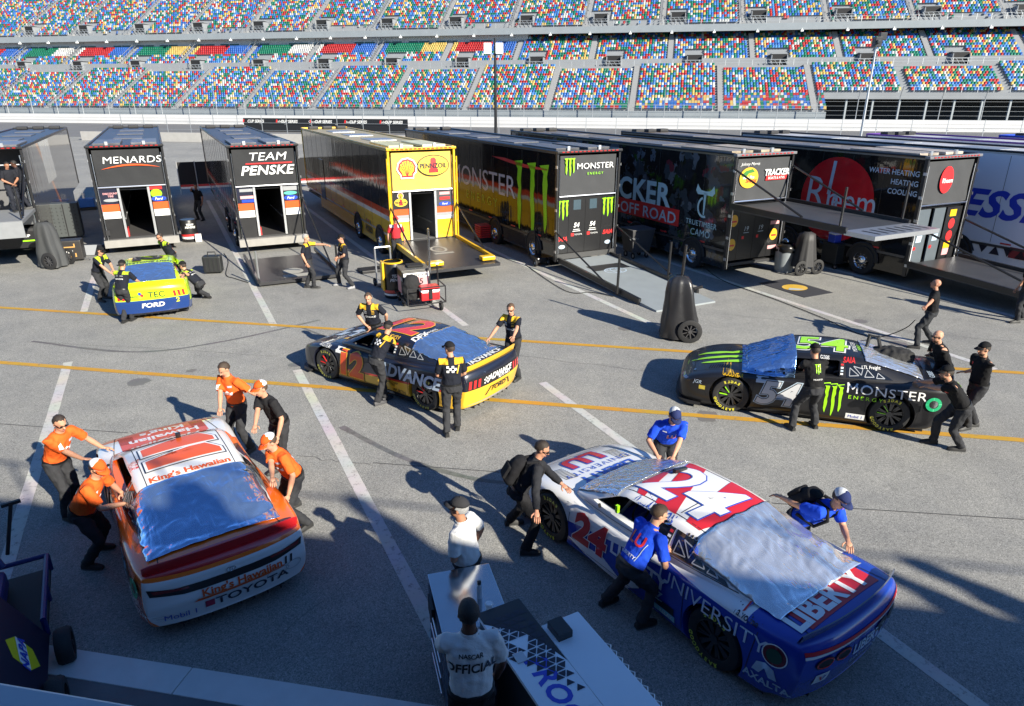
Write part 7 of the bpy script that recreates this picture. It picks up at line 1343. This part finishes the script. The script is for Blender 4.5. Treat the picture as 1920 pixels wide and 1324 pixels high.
# --- between the middle transporters
c = thing('wheeled_tub', 'grey wheeled tub cart beside the grey ramp', 'tub', at(1192, 482), R(24)); MB().add([(-.38, -.32, .25), (.38, -.32, .25), (.38, .32, .25), (-.38, .32, .25), (-.48, -.42, 1.08), (.52, -.42, 1.08), (.52, .42, 1.08), (-.48, .42, 1.08)], [(0,3,2,1), (4,5,6,7), (0,1,5,4), (1,2,6,5), (2,3,7,6), (3,0,4,7)]).build('tub_body', mat('tub_grey', (.05, .05, .052), .7, 0, .1), c, bevel=.02); MB().box((-.5, -.44, 1.082), (.54, .44, 1.12)).build('tub_lid', mat('tub_lid', (.07, .07, .07), .6), c, bevel=.015); [wheel_part(c, (x, y, .12), .12, .05, 'x', name='castor') for x in (-.3, .3) for y in (-.25, .25)]; flat('lettering', text2d('TOYOTA', .07, .0), GREY, c, (-.4, -.39, .8), X, Z, .03)
c = thing('pallet_jack', 'small black floor jack with pale wheels beside the black transporter corner', 'jack', at(1011, 496), R(20)); MB().box((-.2, -.3, .12), (.2, .4, .3)).build('frame', BLACK, c, bevel=.03); MB().tube([(0, .35, .3), (0, .5, 1.2)], .03, 8).build('handle', BLACK, c, smooth=True); [wheel_part(c, (x, -.25, .13), .13, .07, 'x', PALE) for x in (-.25, .25)]
c = thing('red_crate', 'red slatted crate between the yellow platform and black transporter', 'crate', at(912, 452), R(26)); [MB().box((-.4, -.3, .2 + k*.09), (.4, .3, .26 + k*.09)).build('slat', RED, c, bevel=.01) for k in range(6)]; MB().box((-.42, -.32, 0), (.42, .32, .19)).build('crate_base', BLACK, c)
# --- right area
c = thing('trash_can', 'grey round trash can with black liner under the raised gate', 'trash can', at(1468, 508), R(26)); MB().lathe([(0, 0), (.30, 0), (.36, .85)], 22).build('can', mat('can_grey', (.26, .29, .31), .6), c, smooth=True); b = MB(); rows = [[((.37 + .02*math.sin(a*.9 + i))*math.cos(2*math.pi*a/24), (.37 + .02*math.sin(a*1.3))*math.sin(2*math.pi*a/24), z_ + .03*math.sin(a*1.7)) for a in range(25)] for i, z_ in enumerate((.72, .82, .9))]; rows.append([(.2*math.cos(2*math.pi*a/24), .2*math.sin(2*math.pi*a/24), .98) for a in range(25)]); b.grid(rows); b.build('liner', mat('liner_black', (.012, .012, .012), .3), c, smooth='all')
c = thing('draped_cart', 'wheeled cart draped in black cloth beside the grey trash can', 'cart', at(1503, 512), R(18)); b = MB(); rows = [[((.46 - .2*t + .07*math.sin(a*2.2)*(1 - t))*math.cos(2*math.pi*a/30), (.36 - .12*t + .06*math.sin(a*2.2)*(1 - t))*math.sin(2*math.pi*a/30), .28 + 1.15*t) for a in range(31)] for t in (0, .25, .5, .75, .95)]; rows.append([(.1*math.cos(2*math.pi*a/30), .08*math.sin(2*math.pi*a/30), 1.45) for a in range(31)]); b.grid(rows); b.build('drape', mat('black_drape', (.03, .03, .032), .6), c, smooth='all'); [wheel_part(c, (x, -.3, .26), .26, .07, 'y', PLASTIC) for x in (-.32, .36)]
c = thing('road_case', 'black wheeled road case under the blue cooler', 'case', at(1572, 500), R(20)); MB().box((-.55, -.35, .2), (.5, .35, .92)).build('shell', mat('case_black', (.018,)*3), c, bevel=.02); MB().bar((-.1, -.37, .25), (.05, -.37, .9), .06, .02).build('strap', GREY, c); [wheel_part(c, (x, y, .09), .09, .05, 'x', name='castor') for x in (-.45, .4) for y in (-.28, .28)]
M_ = c.matrix_basis; c = thing('small_cooler', 'small blue and white cooler on the black road case', 'cooler', M_ @ v3(-.32, .0, .921), R(20)); MB().box((-.22, -.16, 0), (.22, .16, .28)).build('cooler_body', BLUE, c, bevel=.02); MB().box((-.23, -.17, .282), (.23, .17, .34)).build('cooler_lid', paint((.65, .68, .7)), c, bevel=.02)
c = thing('floor_mat', 'dark floor mat with yellow oval lying on the asphalt', 'mat', at(1490, 540), R(26.3)); MB().box((-.62, -.95, .004), (.62, .95, .014)).build('mat_sheet', mat('mat_dark', (.035, .036, .045), .8, 0, .15, 20), c); flat('oval_emblem', tri2d([ell(0, 0, .42, .36)]), paint((.72, .45, .06)), c, (0, 0, .014), X, Y, .003); flat('fish_mark', tri2d([[(-.4, -.1), (-.15, -.28), (.1, -.3), (-.05, -.12), (-.2, .02)]]), PALE, c, (0, 0, .014), X, Y, .006)
c = thing('deck_bag', 'black bag with strap lying on the matte black car tail', 'bag', v3(7.36, 12.35, .98), R(160)); b = MB(); ringloft(b, [(v3(0, 0, z_), X*a, Y*d) for z_, a, d in ((0, .38, .2), (.1, .42, .24), (.24, .38, .2), (.3, .2, .1))], 16); me = skinned(b, .03, 3, 'bag'); wrinkle(me, .035, 8, 4); smooth_shade(me); link('bag_cloth', me, cloth('black_cover', (.012,)*3), c); MB().tube([(.2, .0, .2), (.3, .05, .5), (.45, .05, .52), (.46, 0, .2)], .035, 8).build('strap', PLASTIC, c, smooth=True)
# cables
def hose(name, label, pts, r=.012, m=None, cat='cable'):
    P = [Vector(p) for p in pts]; out = []
    for i in range(len(P) - 1):
        p0, p1, p2, p3 = P[max(i-1, 0)], P[i], P[i+1], P[min(i+2, len(P)-1)]
        for k in range(8): t = k/8; out.append(.5*((2*p1) + (p2 - p0)*t + (2*p0 - 5*p1 + 4*p2 - p3)*t*t + (3*p1 - p0 - 3*p2 + p3)*t*t*t))
    out.append(P[-1]); return tag(MB().tube(out, r, 6).build(name, m or RUBBER, smooth=True), label, cat)
hose('power_cable', 'black cable held by the bald man and trailing back along the white line', [at(1716, 600, 1.0), at(1700, 614, .75), at(1670, 627, .35), at(1640, 632, .03), at(1600, 622, .02), at(1540, 595, .02), at(1450, 560, .02), at(1360, 528, .02), at(1325, 505, .02)])
hose('air_hose', 'thin dark hose on the ground beside the long black transporter ramp', [at(985, 496, .02), at(1060, 545, .02), at(1110, 548, .02), at(1150, 556, .02)])
hose('ground_cable', 'thin black cable looped on the asphalt right of the hard case', [at(420, 475, .02), at(428, 490, .02), at(424, 515, .02), at(440, 522, .02), at(466, 530, .02)])

# marks on the asphalt
def arc_mark(pts, wd, m, z=.0035):
    P = [Vector(p) for p in pts]; out = []
    for i in range(len(P) - 1):
        p0, p1, p2, p3 = P[max(i-1, 0)], P[i], P[i+1], P[min(i+2, len(P)-1)]
        for k in range(10): t = k/10; out.append(.5*((2*p1) + (p2 - p0)*t + (2*p0 - 5*p1 + 4*p2 - p3)*t*t + (3*p1 - p0 - 3*p2 + p3)*t*t*t))
    out.append(P[-1]); n = len(out); L_, R_ = [], []
    for i, p in enumerate(out):
        d = (out[min(i+1, n-1)] - out[max(i-1, 0)]).normalized(); a = Vector((-d.y, d.x, 0))*wd/2*(.7 + .6*abs(noise.noise((i*.7, wd*50, 0)))); L_.append(p - a + v3(0, 0, z)); R_.append(p + a + v3(0, 0, z))
    tag(MB().grid([L_, R_]).build('tyre_mark', m), kind='structure')
PALEM = worn_paint('pale_scuff', (.36, .35, .33), .5); DKM = worn_paint('tyre_scuff', (.11, .108, .105), .47)
arc_mark([at(648, 1092), at(625, 1115), at(590, 1138), at(555, 1165), at(530, 1190)], .02, PALEM)
arc_mark([at(560, 612), at(640, 640), at(760, 660), at(900, 668)], .10, DKM, .0025); arc_mark([at(640, 800), at(760, 860), at(900, 900), at(1010, 905)], .13, DKM, .0026); arc_mark([at(60, 640), at(250, 660), at(420, 640), at(600, 600)], .12, DKM, .0022)
OILM = worn_paint('oil_stain', (.14, .137, .13), .52)
rg = random.Random(9)
for k in range(16):
    c_ = at(rg.uniform(80, 1850), rg.uniform(600, 1000)); r_ = rg.uniform(.08, .3); n_ = 18; o = MB().add([c_ + v3(0, 0, .002)] + [c_ + v3(math.cos(2*math.pi*i/n_)*r_*(1 + .4*noise.noise((math.cos(i*.35)*2, k, math.sin(i*.35)*2))), math.sin(2*math.pi*i/n_)*r_*(1 + .4*noise.noise((math.cos(i*.35)*2, k, math.sin(i*.35)*2))), .002) for i in range(n_)], [(0, i + 1, (i + 1) % n_ + 1) for i in range(n_)]).build('oil_stain', OILM); tag(o, kind='structure')

CRK = mat('crack_sealer', (.07, .07, .072), .6, 0, .4, 6)
for a_, b_, wd in (((1180, 905), (1420, 930), .02), ((760, 640), (1240, 700), .012), ((60, 640), (520, 668), .012), ((1360, 590), (1900, 640), .012), ((240, 812), (420, 822), .018), ((700, 868), (560, 858), .016)):
    A_, B_ = at(*a_), at(*b_); arc_mark([A_.lerp(B_, k/9) + v3(rg.uniform(-.05, .05), rg.uniform(-.06, .06), 0) for k in range(10)], wd, CRK, .0032)
# tidy the scratch scene away
bpy.data.scenes.remove(TMP)
